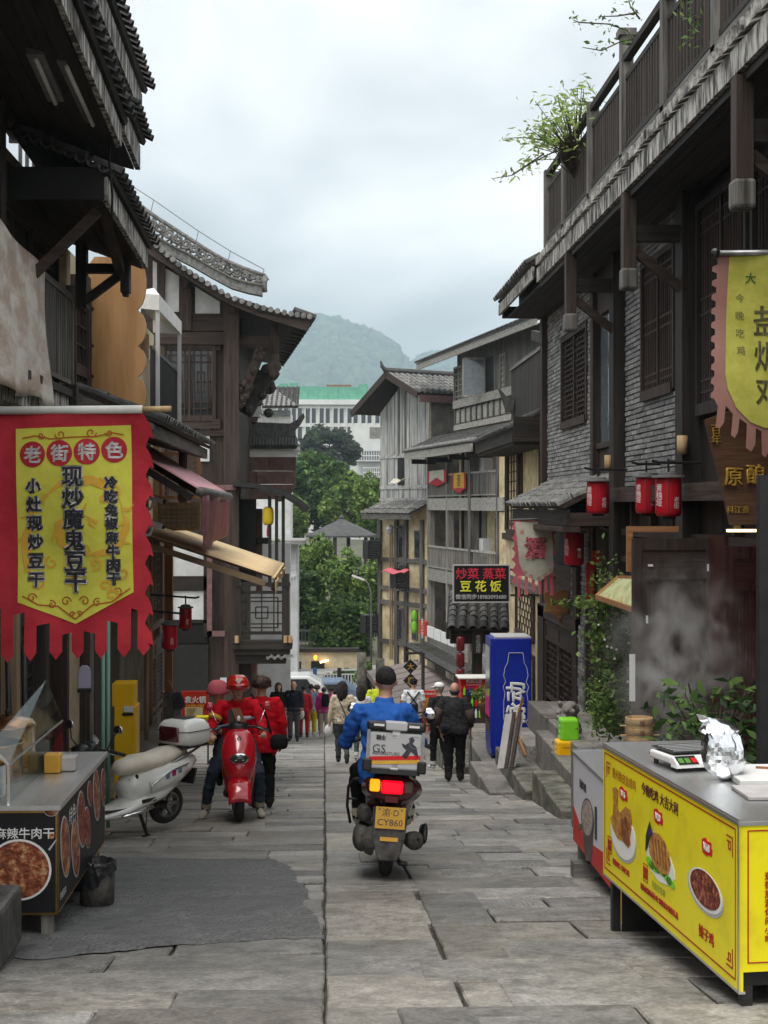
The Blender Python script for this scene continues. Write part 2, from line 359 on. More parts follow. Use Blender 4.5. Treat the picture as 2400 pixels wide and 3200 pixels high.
mat('signblack',(.01,.01,.012),rough=.5)
mat('signred',(.62,.03,.06),rough=.5)
mat('signyellow',(.75,.75,.05),rough=.5)
mat('signgrey',(.45,.45,.46),rough=.5)
mat('plate_y',(.62,.34,.05),(.7,.4,.07),rough=.5)
mat('taillight',(.7,.0,.01),rough=.25,emit=(1,.0,.015,.7))
mat('indicator',(.8,.4,.0),rough=.25,emit=(1,.40,.01,.55),scale=40)
mat('skin',(.46,.25,.17),(.52,.30,.21),rough=.5,scale=8)
mat('hair',(.008,.007,.007),(.026,.022,.02),rough=.62,scale=90,bump=1,bscale=120,stretch=(1,1,.3))
mat('hairbrown',(.03,.014,.010),(.055,.026,.018),rough=.55,scale=40)
mat('hairgrey',(.25,.24,.23),(.38,.37,.36),rough=.6,scale=40)
for nm,c in dict(blue=(.022,.105,.40),redjacket=(.55,.004,.014),jeans=(.035,.052,.075),blackcloth=(.010,.010,.011),navy=(.014,.016,.026),beige=(.58,.49,.36),slate=(.075,.09,.095),lime=(.48,.58,.03),teewhite=(.62,.64,.67),charcoal=(.022,.022,.024),denim=(.16,.22,.30),mustard=(.52,.38,.025),pinkjacket=(.55,.03,.22),magenta=(.42,.008,.16),beigep=(.42,.34,.29),greyp=(.07,.07,.08),redcoat=(.42,.02,.03),shoe=(.42,.38,.30),shoedark=(.025,.024,.024),shoewhite=(.6,.6,.58),stripe=(.07,.05,.045),purpleb=(.03,.02,.05)).items():
 mat(nm,tuple(v*.8 for v in c),tuple(min(1,v*1.12)for v in c),rough=.85,scale=7,bump=.5,bscale=11,spec=.2)
mat('helmet',(.52,.012,.012),rough=.18,coat=1)
mat('helmetorange',(.75,.20,.01),rough=.2,coat=1)
mat('bark',(.05,.04,.03),(.11,.09,.07),rough=.95,scale=12,bump=.6)
for nm,a,b in(('leaf',(.065,.13,.032),(.16,.26,.07)),('leafl',(.13,.22,.045),(.29,.39,.11)),('leafd',(.032,.07,.026),(.085,.15,.055)),('leafgloss',(.016,.045,.014),(.06,.12,.035)),('leafgrey',(.05,.055,.045),(.10,.11,.09)),('bambooleaf',(.16,.26,.04),(.42,.52,.16))):
 mat(nm,a,b,rough=.55 if nm!='leafgloss' else .28,scale=.9,rnd=.45,island=True,spec=.3)
 t_=MT[nm].node_tree;bs=t_.nodes['Principled BSDF'];tl=t_.nodes.new('ShaderNodeBsdfTranslucent');mxs=t_.nodes.new('ShaderNodeMixShader');mxs.inputs[0].default_value=.38;src_=bs.inputs['Base Color'].links[0].from_socket;t_.links.new(src_,tl.inputs[0]);ou=[n for n in t_.nodes if n.type=='OUTPUT_MATERIAL'][0];t_.links.new(bs.outputs[0],mxs.inputs[1]);t_.links.new(tl.outputs[0],mxs.inputs[2]);t_.links.new(mxs.outputs[0],ou.inputs[0])
mat('farwhite',(.62,.62,.60),(.72,.72,.70),rough=.9,scale=.6)
mat('net',(.10,.32,.22),(.16,.42,.30),rough=.9,scale=1.2)
mat('hillgreen',(.02,.05,.03),(.11,.17,.09),rough=.95,scale=.06,rnd=.35,island=True)
mat('ground',(.06,.07,.035),(.14,.13,.09),rough=.95,scale=.3)
mat('concrete',(.22,.215,.2),(.32,.31,.29),rough=.9,scale=1.5,bump=.2)
mat('railwhite',(.66,.68,.70),rough=.5)
mat('railblue',(.04,.16,.42),rough=.5)
mat('carwhite',(.7,.71,.72),rough=.25,coat=.5)
mat('slate_roof',(.055,.055,.056),(.10,.10,.10),rough=.85,scale=4)
mat('lampglow',(.9,.75,.4),emit=(1,.72,.3,3.0))
mat('orangeglow',(.9,.35,.05),emit=(1,.3,.03,1.6))
mat('paper',(.62,.64,.66),rough=.8)
mat('posterred',(.48,.022,.014),(.56,.03,.02),rough=.5)
mat('postercream',(.66,.58,.36),rough=.6)
mat('terracotta',(.20,.09,.05),(.30,.14,.085),rough=.8,scale=6)
mat('greenpole',(.22,.42,.34),rough=.5)
mat('lilac',(.42,.40,.52),rough=.5)
mat('mop',(.05,.055,.07),(.12,.13,.16),rough=.95,scale=30)
mat('plasticbag',(.02,.02,.022),(.04,.04,.043),rough=.22,bump=.8,bscale=14)
mat('crateyellow',(.75,.62,.0),rough=.5)
mat('menucloth',(.30,.34,.12),(.52,.52,.3),rough=.6,scale=8)
mat('greyboard',(.40,.38,.38),(.5,.48,.48),rough=.7)
mat('potwhite',(.62,.62,.66),rough=.5)
mat('soup',(.22,.17,.14),(.5,.42,.36),rough=.4,scale=30,lo=.4,hi=.6)
mat('clay',(.09,.07,.06),(.14,.11,.09),rough=.6)
# ------------------------------------------------------------------ shared builders
def np_mesh(name,V,Fq,mats,mi=None,smooth=False):
 me=bpy.data.meshes.new(name);n,k=len(V),len(Fq);w=Fq.shape[1]
 me.vertices.add(n);me.vertices.foreach_set('co',np.asarray(V,dtype=np.float32).ravel())
 me.loops.add(k*w);me.loops.foreach_set('vertex_index',np.asarray(Fq,dtype=np.int32).ravel())
 me.polygons.add(k);me.polygons.foreach_set('loop_start',np.arange(0,k*w,w,dtype=np.int32));me.polygons.foreach_set('loop_total',np.full(k,w,dtype=np.int32))
 for m in mats:me.materials.append(MT[m])
 if mi is not None:me.polygons.foreach_set('material_index',np.asarray(mi,dtype=np.int32))
 if smooth:me.polygons.foreach_set('use_smooth',np.ones(k,dtype=bool))
 me.update(calc_edges=True);me.validate();return me
def leaf_quads(P,size,rs,aspect=.45,flat=.5,fold=.25):
 "two-triangle bent leaves (a quad folded along its rib) at points P"
 n=len(P);d=rs.normal(size=(n,3));d[:,2]=d[:,2]*flat-.25;d/=np.linalg.norm(d,axis=1)[:,None]
 u=rs.normal(size=(n,3));u[:,2]+=.8;s=np.cross(d,u);s/=np.linalg.norm(s,axis=1)[:,None]+1e-9;nn=np.cross(s,d)
 L=(size*rs.uniform(.6,1.3,n))[:,None];w=L*aspect
 V=np.stack([P-d*L*.5,P+s*w*.5+nn*w*fold,P+d*L*.5,P-s*w*.5+nn*w*fold],1).reshape(-1,3)
 return V,np.arange(4*n).reshape(-1,4)
def crown_points(c,r,n,rs,clumps=26,spread=.3,hollow=.45):
 c=np.array(c);r=np.array(r);k=rs.normal(size=(clumps,3));k/=np.linalg.norm(k,axis=1)[:,None];k*=(hollow+(1-hollow)*rs.uniform(0,1,clumps)**.5)[:,None]
 w=rs.uniform(.5,1.5,clumps);w/=w.sum();idx=rs.choice(clumps,n,p=w)
 p=rs.normal(size=(n,3));p/=np.linalg.norm(p,axis=1)[:,None];p*=(rs.uniform(.35,1,n)**.4)[:,None]*spread*rs.uniform(.7,1.3,clumps)[idx][:,None]
 return c+(k[idx]+p)*r
def tree(label,base,h,r,rs_seed,mats=('leaf','leafl'),n=5000,size=.4,group=None,trunk_r=.18,clumps=30,name='tree',crown_c=None,mix=.4,cat='tree'):
 rs=np.random.RandomState(rs_seed);base=Vector(base);t=thing(name,label,cat,base,0,group)
 top=base+Vector((0,0,h));cc=Vector(crown_c)if crown_c else base+Vector((0,0,h-r[2]))
 mb=MB();mb.tube([base+Vector((0,0,-.3)),base+Vector((rs.uniform(-.1,.1),rs.uniform(-.1,.1),h*.3)),cc+Vector((0,0,-r[2]*.2)),cc+Vector((0,0,r[2]*.6))],[trunk_r,trunk_r*.8,trunk_r*.5,.03],8)
 for i in range(9):
  a=i*2.4+rs.uniform(-.3,.3);s=cc+Vector((0,0,-r[2]*(.7-.12*i)));s.x,s.y=base.x,base.y
  e=cc+Vector((math.cos(a)*r[0]*.75,math.sin(a)*r[1]*.75,rs.uniform(-.3,.6)*r[2]));mb.tube([s,(s+e)/2+Vector((0,0,.1*r[2])),e],[trunk_r*.4,trunk_r*.25,.02],5)
 mb.obj('trunk','bark',t,True)
 P=crown_points(cc,r,n,rs,clumps);V,Q=leaf_quads(P,size,rs,.6)
 V=V-np.array(base);o=bpy.data.objects.new('crown',np_mesh('crown',V,Q,mats,(rs.uniform(size=n)<mix).astype(int)));col.objects.link(o);o.parent=t
 return t
_tilem={}
def tile_piece(r,ln,mat_):
 k=(round(r,3),round(ln,3),mat_)
 if k not in _tilem:
  mb=MB();n=6;th=r*.22
  for(ra,z)in((r,0),(r*.92,0)):pass
  for s_ in(0,1):
   rr=r*(1-.12*s_);y=ln*s_
   for rad in(rr,rr-th):
    for i in range(n+1):
     a=math.pi*i/n;mb.v.append((math.cos(a)*rad,y,math.sin(a)*rad))
  N=n+1
  def q(a,b,c,d):mb.f.append((a,b,c,d));mb.m.append(0)
  for i in range(n):
   q(i+1,i,2*N+i,2*N+i+1);q(N+i,N+i+1,3*N+i+1,3*N+i);q(i,i+1,N+i+1,N+i);q(2*N+i+1,2*N+i,3*N+i,3*N+i+1)
  _tilem[k]=mb.mesh('eave_tile',mat_)
 return _tilem[k]
def tile_roof(parent,a,b,up,sp=.2,course=.26,r=.072,m1='tile',mi='tile_i',eave=True,lips=True,thick=.05,soffit='dark_y',pan='tile_i',max_e=200):
 a,b,up=Vector(a),Vector(b),Vector(up);d=(b-a);ln=d.length;d.normalize();U=up.normalized();n=d.cross(U)
 if n.z<0:n=-n
 rows=max(2,int(ln/sp));nc=max(1,int(up.length/course));rl=random.Random(int(ln*1000))
 pm=MB();pm.hexa([a-n*thick,b-n*thick,b+up-n*thick,a+up-n*thick,a,b,b+up,a+up]);pm.obj('roof_deck',soffit,parent)
 mb=MB();ns=5
 for i in range(rows):
  c=a+d*((i+.5)*ln/rows)
  for j in range(nc):
   if j==0 and eave:continue
   s0=up.length*j/nc-.03;s1=up.length*(j+1)/nc;o=len(mb.v);jt=rl.uniform(-.008,.008)
   for s_,lift,rr in((s0,.02+jt,r),(s1,.004,r*.9)):
    for k in range(ns+1):
     an=math.pi*k/ns;mb.v.append(tuple(c+U*s_+d*(math.cos(an)*rr+jt)+n*(math.sin(an)*rr+lift)))
   for k in range(ns):mb.f.append((o+k,o+k+1,o+ns+2+k,o+ns+1+k));mb.m.append(0)
   mb.f.append(tuple(o+k for k in range(ns+1)));mb.m.append(0)
 if mb.f:
  t=mb.obj('tile_course',mi,parent);t['kind']='stuff'
 if eave:
  me=tile_piece(r,course+.03,m1)
  for i in range(min(rows,max_e)):
   c=a+d*((i+.5)*ln/rows);x=d.copy();y=(U+n*rl.uniform(-.03,.03)+d*rl.uniform(-.05,.05)).normalized();z=x.cross(y)
   if z.z<0:x=-x;z=x.cross(y)
   inst(me,'eave_tile',parent,frame_m(c-U*(.05+rl.uniform(0,.02))+n*.02,x,y))
def lattice(mb,o,ux,uy,w,h,kind='grid',bar=.025,dep=.03,nx=4,ny=8,mi=0,seed=1):
 o,ux,uy=Vector(o),Vector(ux).normalized(),Vector(uy).normalized();nn=ux.cross(uy)
 def bar_(x0,y0,x1,y1,b=bar,k=0):
  if x1-x0>y1-y0:p=[(x0,y0-b/2),(x1,y0-b/2),(x1,y0+b/2),(x0,y0+b/2)]
  else:p=[(x0-b/2,y0),(x0+b/2,y0),(x0+b/2,y1),(x0-b/2,y1)]
  dd=dep*(.85 if k else 1);A=[o+ux*x+uy*y-nn*dd/2 for x,y in p];B=[q+nn*dd for q in A];mb.hexa(A+B,mi)
 if kind=='grid':
  for i in range(1,nx):bar_(w*i/nx,0,w*i/nx,h)
  for j in range(1,ny):bar_(0,h*j/ny,w,h*j/ny,k=1)
 elif kind=='bars':
  for i in range(1,nx):bar_(w*i/nx,0,w*i/nx,h)
  for f in(.06,.12,.46,.54,.88,.94):bar_(0,h*f,w,h*f,k=1)
 elif kind=='maze':
  rl=random.Random(seed);cw,ch=w/nx,h/ny
  for j in range(1,ny):bar_(0 if j%2 else cw*.5,h*j/ny,w if j%2 else w-cw*.5,h*j/ny,k=1)
  for j in range(ny):
   for i in range(1,nx):
    off=(cw*.5 if j%2 else 0)
    x=i*cw+off-cw*.25
    if 0<x<w and rl.random()<.9:bar_(x,j*ch,x,j*ch+ch)
  for i in(1,nx-1):bar_(cw*i,0,cw*i,h)
 elif kind=='ice':
  for f in(.2,.5,.8):bar_(0,h*f,w,h*f,k=1)
  for f in(.2,.5,.8):bar_(w*f,0,w*f,h)
  for(x0,y0,x1,y1)in((.1,.1,.1,.9),(.9,.1,.9,.9),(.1,.1,.9,.1),(.1,.9,.9,.9),(.35,.35,.65,.35),(.35,.65,.65,.65),(.35,.35,.35,.65),(.65,.35,.65,.65)):bar_(w*x0,h*y0,w*x1,h*y1,k=1)
def window(parent,o,ux,uy,w,h,kind='maze',fm='brown_z',lm='brown_z',pane='black',fw=.08,nx=4,ny=10,leaves=1,name='window',back=.06,sill=True,bar=.022):
 "framed lattice window as part (frame) with lattice and pane sub-parts; front is ux x uy"
 o,ux,uy=Vector(o),Vector(ux).normalized(),Vector(uy).normalized();nn=ux.cross(uy)
 mb=MB()
 def fr(x0,x1,y0,y1,d0,d1):
  A=[o+ux*x+uy*y+nn*d0 for x,y in((x0,y0),(x1,y0),(x1,y1),(x0,y1))];mb.hexa(A+[q+nn*(d1-d0)for q in A])
 fr(-fw,0,-fw,h+fw,-back,.05);fr(w,w+fw,-fw,h+fw,-back,.05);fr(0,w,h,h+fw,-back,.048)
 fr(0,w,-fw*(1.6 if sill else 1),0,-back,.07 if sill else .048)
 for i in range(1,leaves):fr(w*i/leaves-.03,w*i/leaves+.03,0,h,-back*.5,.035)
 f=mb.obj(name,fm,parent);lw=w/leaves
 for i in range(leaves):
  l=MB();lattice(l,o+ux*(lw*i),ux,uy,lw,h,kind,bar,.03,nx,ny,0,i+3);l.obj('lattice',lm,f)
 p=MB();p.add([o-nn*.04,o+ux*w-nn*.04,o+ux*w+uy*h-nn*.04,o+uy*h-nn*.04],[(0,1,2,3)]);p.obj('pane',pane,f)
 return f
def boards(parent,o,ux,uy,w,h,step,mat_,name='board',t=.025,jit=.006,gap=.006,seed=1,vertical=True):
 "a wall of single boards side by side"
 rl=random.Random(seed);o,ux,uy=Vector(o),Vector(ux).normalized(),Vector(uy).normalized();nn=ux.cross(uy);L_=w if vertical else h;n=max(1,round(L_/step))
 for i in range(n):
  a,b=L_*i/n+gap/2,L_*(i+1)/n-gap/2;j=rl.uniform(0,jit);mb=MB()
  q=((a,0),(b,0),(b,h),(a,h))if vertical else((0,a),(w,a),(w,b),(0,b))
  A=[o+ux*x+uy*y for x,y in q];mb.hexa(A+[p+nn*(t+j)for p in A]);mb.obj(name,mat_,parent)
def paving_slab_mesh(mb,x0,x1,y0,y1,rl,tint=0,hz=.0):
 c=.010;g=rl.uniform(.003,.008);gx=g+(.007 if(x0>=0 and x1<=1.11)else 0);j=lambda s:rl.uniform(-s,s)
 P=[(x0+gx+j(.008),y0+g+j(.012)),(x1-gx+j(.008),y0+g+j(.012)),(x1-gx+j(.008),y1-g+j(.012)),(x0+gx+j(.008),y1-g+j(.012))]
 base=hz+j(.008);tx,ty=j(.004),j(.006);cx,cy=(x0+x1)/2,(y0+y1)/2
 z=lambda x,y:G(y)+base+tx*(x-cx)*2+ty*(y-cy)*2
 R=[]
 for k in range(4):
  a,b=P[k],P[(k+1)%4];R.append(a)
  for f in(.35,.7):R.append((a[0]+(b[0]-a[0])*f+j(.006),a[1]+(b[1]-a[1])*f+j(.006)))
 n=len(R);o=[]
 for(ins,dz)in((0,-.09),(0,-c),(c,0)):
  for(x,y)in R:
   dx,dy=cx-x,cy-y;l=math.hypot(dx,dy);x2,y2=x+dx/l*ins,y+dy/l*ins;o.append((x2,y2,z(x2,y2)+dz))
 fs=[tuple(2*n+i for i in range(n))]
 for k in(0,1):
  for i in range(n):fs.append((k*n+i,k*n+(i+1)%n,(k+1)*n+(i+1)%n,(k+1)*n+i))
 mb.add(o,fs,tint)
 # ------------------------------------------------------------------ ground and street
def ground_sheet():
 ys=[-26,0,30,52,54,56,58,60,62,66,76,90,105,150,200,260,400,700,1500,3700];xs=[-2120,-700,-200,-60,-20,-8,0,8,20,60,200,700,2120];mb=MB()
 def z(y):return(G(y)if y<=76 else G(76)+min(y-76,34)*.10)-.16
 V=[(x,y,z(y))for y in ys for x in xs];n=len(xs)
 mb.add(V,[(j*n+i,j*n+i+1,(j+1)*n+i+1,(j+1)*n+i)for j in range(len(ys)-1)for i in range(n-1)])
 struct(mb.obj('ground','ground'))
ground_sheet()
st=MB();ysl=[-6+i for i in range(82)]
st.add([(x,y,G(y)-.036)for y in ysl for x in(-6,6.5)],[(2*i,2*i+1,2*i+3,2*i+2)for i in range(len(ysl)-1)])
street=struct(st.obj('street','dirt'))
def lay_slabs():
 rl=random.Random(11);S=[]
 for(xa,xb)in((0,.67),(.67,1.1)):
  y=4.6+rl.uniform(0,.6)
  while y<58:l=rl.uniform(.85,1.7)*(1 if xa==0 else .9);S.append((xa,xb,y,y+l,rl.choice((0,1,1,2))));y+=l
 for(xa,xb,lo,hi)in((-4.2,0,.38,.62),(1.1,4.3,.38,.66)):
  y=4.5
  while y<58:
   d=rl.uniform(lo,hi);x=xa-rl.uniform(0,.8)
   while x<xb-.05:
    l=rl.uniform(.7,1.6)if xa<0 else rl.uniform(.5,1.2);x2=x+l
    if x2>xb-.45:x2=xb
    S.append((x,x2,y,y+d,rl.choice((0,0,1,2))));x=x2
   y+=d
 S=[s for s in S if not(s[2]>17 and s[0]>3.1)]
 S.sort(key=lambda s:s[2])
 ns=('slab','slab_b','slab_c')
 vis=[s for s in S if(s[1]-0)/max(s[2],.1)>-.24 and s[0]/max(s[3],.1)<.33 and s[3]>6.0]
 for s in vis[:298]:
  mb=MB();paving_slab_mesh(mb,*s[:4],rl);mb.obj('paving_slab',ns[s[4]],street)
 far=MB()
 for s in vis[298:]:paving_slab_mesh(far,*s[:4],rl,s[4])
 f=far.obj('far_paving',list(ns),street);f['kind']='stuff'
lay_slabs()
def asphalt_patch():
 rl=random.Random(3)
 ol=[at_g(px,py)for px,py in((-60,2985),(120,3000),(330,2976),(480,2962),(700,2944),(860,2938),(1008,2934),(1004,2900),(985,2870),(968,2835),(962,2800),(950,2760),(925,2735),(905,2705),(860,2688),(700,2686),(560,2684),(420,2680),(300,2684),(150,2690),(-60,2700))]
 P=[]
 for i,p in enumerate(ol):
  q=ol[(i+1)%len(ol)]
  for k in range(5):c=p.lerp(q,k/5);P.append((c.x+rl.uniform(-.02,.02),c.y+rl.uniform(-.03,.03)))
 from mathutils.geometry import tessellate_polygon
 bm=bmesh.new();vs_=[bm.verts.new((x,y,0))for x,y in P]
 for t3 in tessellate_polygon([[Vector((x,y,0))for x,y in P]]):
  try:bm.faces.new([vs_[i]for i in t3])
  except ValueError:pass
 bmesh.ops.recalc_face_normals(bm,faces=bm.faces[:]);ys_=[p[1]for p in P];y=min(ys_)+.3;cuts=[]
 while y<max(ys_):cuts.append(y);y+=rl.uniform(.3,.55)
 for c in cuts:
  for d in(-.03,0,.03):bmesh.ops.bisect_plane(bm,geom=bm.verts[:]+bm.edges[:]+bm.faces[:],plane_co=(0,c+d,0),plane_no=(0,1,0))
 x=-4
 while x<.2:bmesh.ops.bisect_plane(bm,geom=bm.verts[:]+bm.edges[:]+bm.faces[:],plane_co=(x,0,0),plane_no=(1,0,0));x+=.22
 for v in bm.verts:
  dip=max([0]+[.009*(1-abs(v.co.y-c)/.03)*(.4+.6*abs(mnoise.noise((v.co.x*2,c*7,0))*2))for c in cuts if abs(v.co.y-c)<.03]);v.co.z=G(v.co.y)+.013-dip+.006*mnoise.noise((v.co.x*2.2,v.co.y*2.2,4))-(.009 if v.is_boundary else 0)
 mb=MB();bm.verts.index_update();mb.add([v.co for v in bm.verts],[[v.index for v in f.verts]for f in bm.faces]);bm.free()
 o=mb.obj('asphalt_patch','asphalt',street,True)
asphalt_patch()
# ------------------------------------------------------------------ right-hand brick and timber house
NY=-YV
WX=4.1
house_r=thing('timber_house','grey brick and dark timber house with overhanging railed terrace, steam before its doors','house',(WX,19,-2.2))
def pb(name,m,parent,*boxes,bevel=0):
 mb=MB()
 for b in boxes:mb.bx(*b)
 return mb.obj(name,m,parent,bevel=bevel)
def brick_wall(parent,y0,y1,z0,z1,holes,x=WX,single=True,bl=.38,bh=.068,seed=2):
 rl=random.Random(seed);wall=MB()
 # mortar wall cut round the holes
 ys=sorted({y0,y1}|{h[0]for h in holes}|{h[1]for h in holes});zs=sorted({z0,z1}|{h[2]for h in holes}|{h[3]for h in holes})
 for i in range(len(ys)-1):
  for j in range(len(zs)-1):
   cy,cz=(ys[i]+ys[i+1])/2,(zs[j]+zs[j+1])/2
   if any(h[0]<cy<h[1]and h[2]<cz<h[3]for h in holes):continue
   wall.bx(x,x+.25,ys[i],ys[i+1],zs[j],zs[j+1])
 w=wall.obj('brick_wall','mortar',parent)
 mesh={};joined=MB();nrow=int((z1-z0)/bh);cnt=0
 for r in range(nrow):
  z=z0+(r+.5)*bh;y=y0-(bl/2 if r%2 else 0)
  while y<y1-.02:
   a,b=max(y,y0),min(y+bl,y1);y+=bl;segs=[(a,b)]
   for h in holes:
    if h[2]-.01<z<h[3]+.01:
     ns=[]
     for(p,q)in segs:
      if q<=h[0]or p>=h[1]:ns.append((p,q))
      else:
       if p<h[0]:ns.append((p,h[0]))
       if q>h[1]:ns.append((h[1],q))
     segs=ns
   for(p,q)in segs:
    if q-p<.06:continue
    g=.007;L_=round((q-p-2*g)/.02)*.02;dep=.022+rl.uniform(-.008,.010)
    if single and cnt<298:
     if L_ not in mesh:
      m_=MB();m_.cbx(-.03,.03,-L_/2,L_/2,-bh/2+g,bh/2-g,.006);mesh[L_]=m_.mesh('brick','brick')
     inst(mesh[L_],'brick',w,Matrix.Translation((x+.03-dep,(p+q)/2,z))@Matrix.Rotation(rl.uniform(-.01,.01),4,'X'));cnt+=1
    else:joined.bx(x-dep,x+.01,p+g,q-g,z-bh/2+g,z+bh/2-g)
 if joined.f:j=joined.obj('brickwork','brick_i',w);j['kind']='stuff'
 return w
brick_wall(house_r,15.75,19.12,1.75,4.95,[(16.35,18.1,2.86,4.6)])
brick_wall(house_r,21.15,25.85,1.2,4.95,[(21.85,24.25,2.84,4.36)],single=False,seed=5)
window(house_r,(WX,24.17,2.92),NY,ZV,2.24,1.36,'maze','brown_z','brown_z','black',.08,5,16,2,bar=.024)
window(house_r,(WX,18.02,2.95),NY,ZV,1.59,1.57,'bars','brown_z','brown_z','black',.08,8,8,2,bar=.028)
# tall glazed slot between two posts
pb('wall_post','brown_z',house_r,(3.98,4.2,20.95,21.15,-2.3,4.95))
pb('wall_post','dark_z',house_r,(3.92,4.2,19.14,19.44,-2.3,4.95))
pb('wall_post','brown_z',house_r,(4.02,4.2,19.6,19.75,-2.3,4.95))
pb('wall_post','brown_z',house_r,(3.98,4.2,25.86,26.12,-2.7,5.1))
pb('wall_post','dark_z',house_r,(3.92,4.2,15.42,15.74,-2.1,4.95))
pb('wall_post','grey_z',house_r,(4.02,4.2,15.76,16.0,1.75,4.95))
pb('wall_post','dark_z',house_r,(3.92,4.2,11.2,11.5,-2,4.95))
pb('slot_window','skyglass',house_r,(4.1,4.12,19.75,20.95,2.4,4.3))
pb('slot_panel','brown_z',house_r,(4.08,4.16,19.75,20.95,1.2,2.36));pb('slot_panel','brown_z',house_r,(4.05,4.16,19.75,20.95,4.3,4.95))
pb('lintel','brown_y',house_r,(4.03,4.14,19.75,20.95,2.34,2.42))
# upper storey near the camera: dark boards with lattice doors behind the banner
for i in range(2):
 window(house_r,(WX,15.3-i*2.0,2.6),NY,ZV,1.7,2.1,'bars','dark_z','brown_z','black',.08,9,8,2)
pb('upper_wall','dark_z',house_r,(4.14,4.3,8,15.42,1.7,4.95));pb('upper_wall','dark_z',house_r,(4.3,4.45,15.42,26,1.2,4.95))
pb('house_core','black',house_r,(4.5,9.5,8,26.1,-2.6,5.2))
# floor beam, boarded lower storey
pb('floor_beam','brown_y',house_r,(3.88,4.12,10.5,19.14,1.55,1.74))
boards(house_r,(4.16,19.1,-2.2),NY,ZV,8.6,3.75,.24,'brown_z','wall_board',seed=4)
for(z,h)in((1.1,.09),(.75,.07)):pb('rail_beam','brown_y',house_r,(4.02,4.13,10.5,19.1,z,z+h))
for y in(18.6,17.5,16.4,13.9):pb('stud','brown_z',house_r,(4.04,4.13,y-.05,y+.05,1.2,1.55))
# soffit planks and terrace edge
for i in range(7):
 x=3.37+i*.105
 pb('soffit_plank','dark_y',house_r,(x,x+.1,7.2,26,4.95+(i%2)*.006,4.98))
pb('terrace_slab','dark_y',house_r,(3.40,9.5,7.2,22.1,5.0,5.42))
pb('fascia','worn_y',house_r,(3.31,3.36,7.0,22.05,4.98,5.2))
pb('drip_moulding','dark_y',house_r,(3.36,3.40,7.0,22.05,4.90,4.97))
dm=MB();dm.hexa([(-.0,-.075,-.04),(.28,-.075,.05),(.28,.075,.05),(0,.075,-.04),(-.0,-.075,.075),(.28,-.075,.17),(.28,.075,.17),(0,.075,.075)]);dmesh=dm.mesh('edge_block','worn_x')
y=7.1
while y<22:inst(dmesh,'edge_block',house_r,Matrix.Translation((3.27+RNG.uniform(-.01,.01),y,5.26))@Matrix.Rotation(RNG.uniform(-.03,.03),4,'Y'));y+=.21
pb('terrace_kerb','grey_y',house_r,(3.42,3.6,7.0,22.0,5.45,5.56))
rail=pb('terrace_railing','dark_y',house_r,(3.44,3.53,7.0,22.0,6.62,6.70),(3.465,3.515,7.0,22.0,6.40,6.46),(3.46,3.52,7.0,22.0,5.62,5.68))
bm_=MB();bm_.bx(-.02,.02,-.03,.03,0,.74);bmesh_=bm_.mesh('baluster','dark_z');y=7.1
bm2=MB();bm2.bx(-.02,.02,-.022,.022,0,.74);bmesh2=bm2.mesh('baluster','brown_z')
k=0
while y<22:inst(bmesh_ if k%2 else bmesh2,'baluster',rail,Matrix.Translation((3.49,y,5.66)));y+=.125;k+=1
for y,h in((22.0,6.72),(20.35,6.74),(18.35,6.74),(16.3,6.92),(14.3,6.74),(12.4,6.74),(10.5,6.74),(8.6,6.74)):
 pb('rail_post','grey_z',rail,(3.42,3.56,y-.07,y+.07,5.5,h))
 if h>6.8:pb('post_cap','grey_z',rail,(3.39,3.59,y-.1,y+.1,h,h+.08))
pb('end_rail','grey_x',house_r,(3.5,8,21.95,22.03,6.62,6.7));y=3.6
while y<6:pb('end_baluster','dark_z',house_r,(y,y+.04,21.96,22.0,5.56,6.62));y+=.14
# hanging posts with beam and brace
for Y in(19.29,15.58,11.3):
 pb('hanging_post','brown_z',house_r,(3.29,3.43,Y-.08,Y+.08,4.12,4.95));pb('post_knob','grey_z',house_r,(3.27,3.45,Y-.1,Y+.1,3.88,4.12),bevel=.03)
 pb('tie_beam','dark_x',house_r,(3.43,4.0,Y-.06,Y+.06,4.42,4.6))
 mb=MB();mb.beam((3.42,Y,4.32),(3.98,Y,3.88),.09,.1);mb.obj('brace','brown_x',house_r)
 # eave of the far end
tile_roof(house_r,(3.22,26.3,5.3),(3.22,22.1,5.3),(.85,0,.5),.2,.26,.075)
pb('fascia','worn_y',house_r,(3.24,3.28,22.1,26.35,5.04,5.24));pb('end_board','dark_z',house_r,(3.3,4.2,26.12,26.3,4.98,5.18))
pb('roof_end','dark_x',house_r,(3.6,4.6,22.12,26.2,5.2,5.4))
# porch roof of grey tiles
tile_roof(house_r,(3.28,25.0,1.5),(3.28,19.45,1.5),(.78,0,.40),.21,.2,.082,m1='tile_g',mi='tile_g',soffit='brown_y')
pb('porch_fascia','dark_y',house_r,(3.32,3.38,19.45,25.0,1.22,1.44));pb('porch_end','brown_x',house_r,(3.38,4.0,19.46,19.54,1.22,1.4));pb('porch_ledge','brown_y',house_r,(3.25,3.5,19.3,25.0,1.14,1.21))
pb('porch_soffit','dark_y',house_r,(3.5,4.1,19.55,25.0,1.2,1.24))
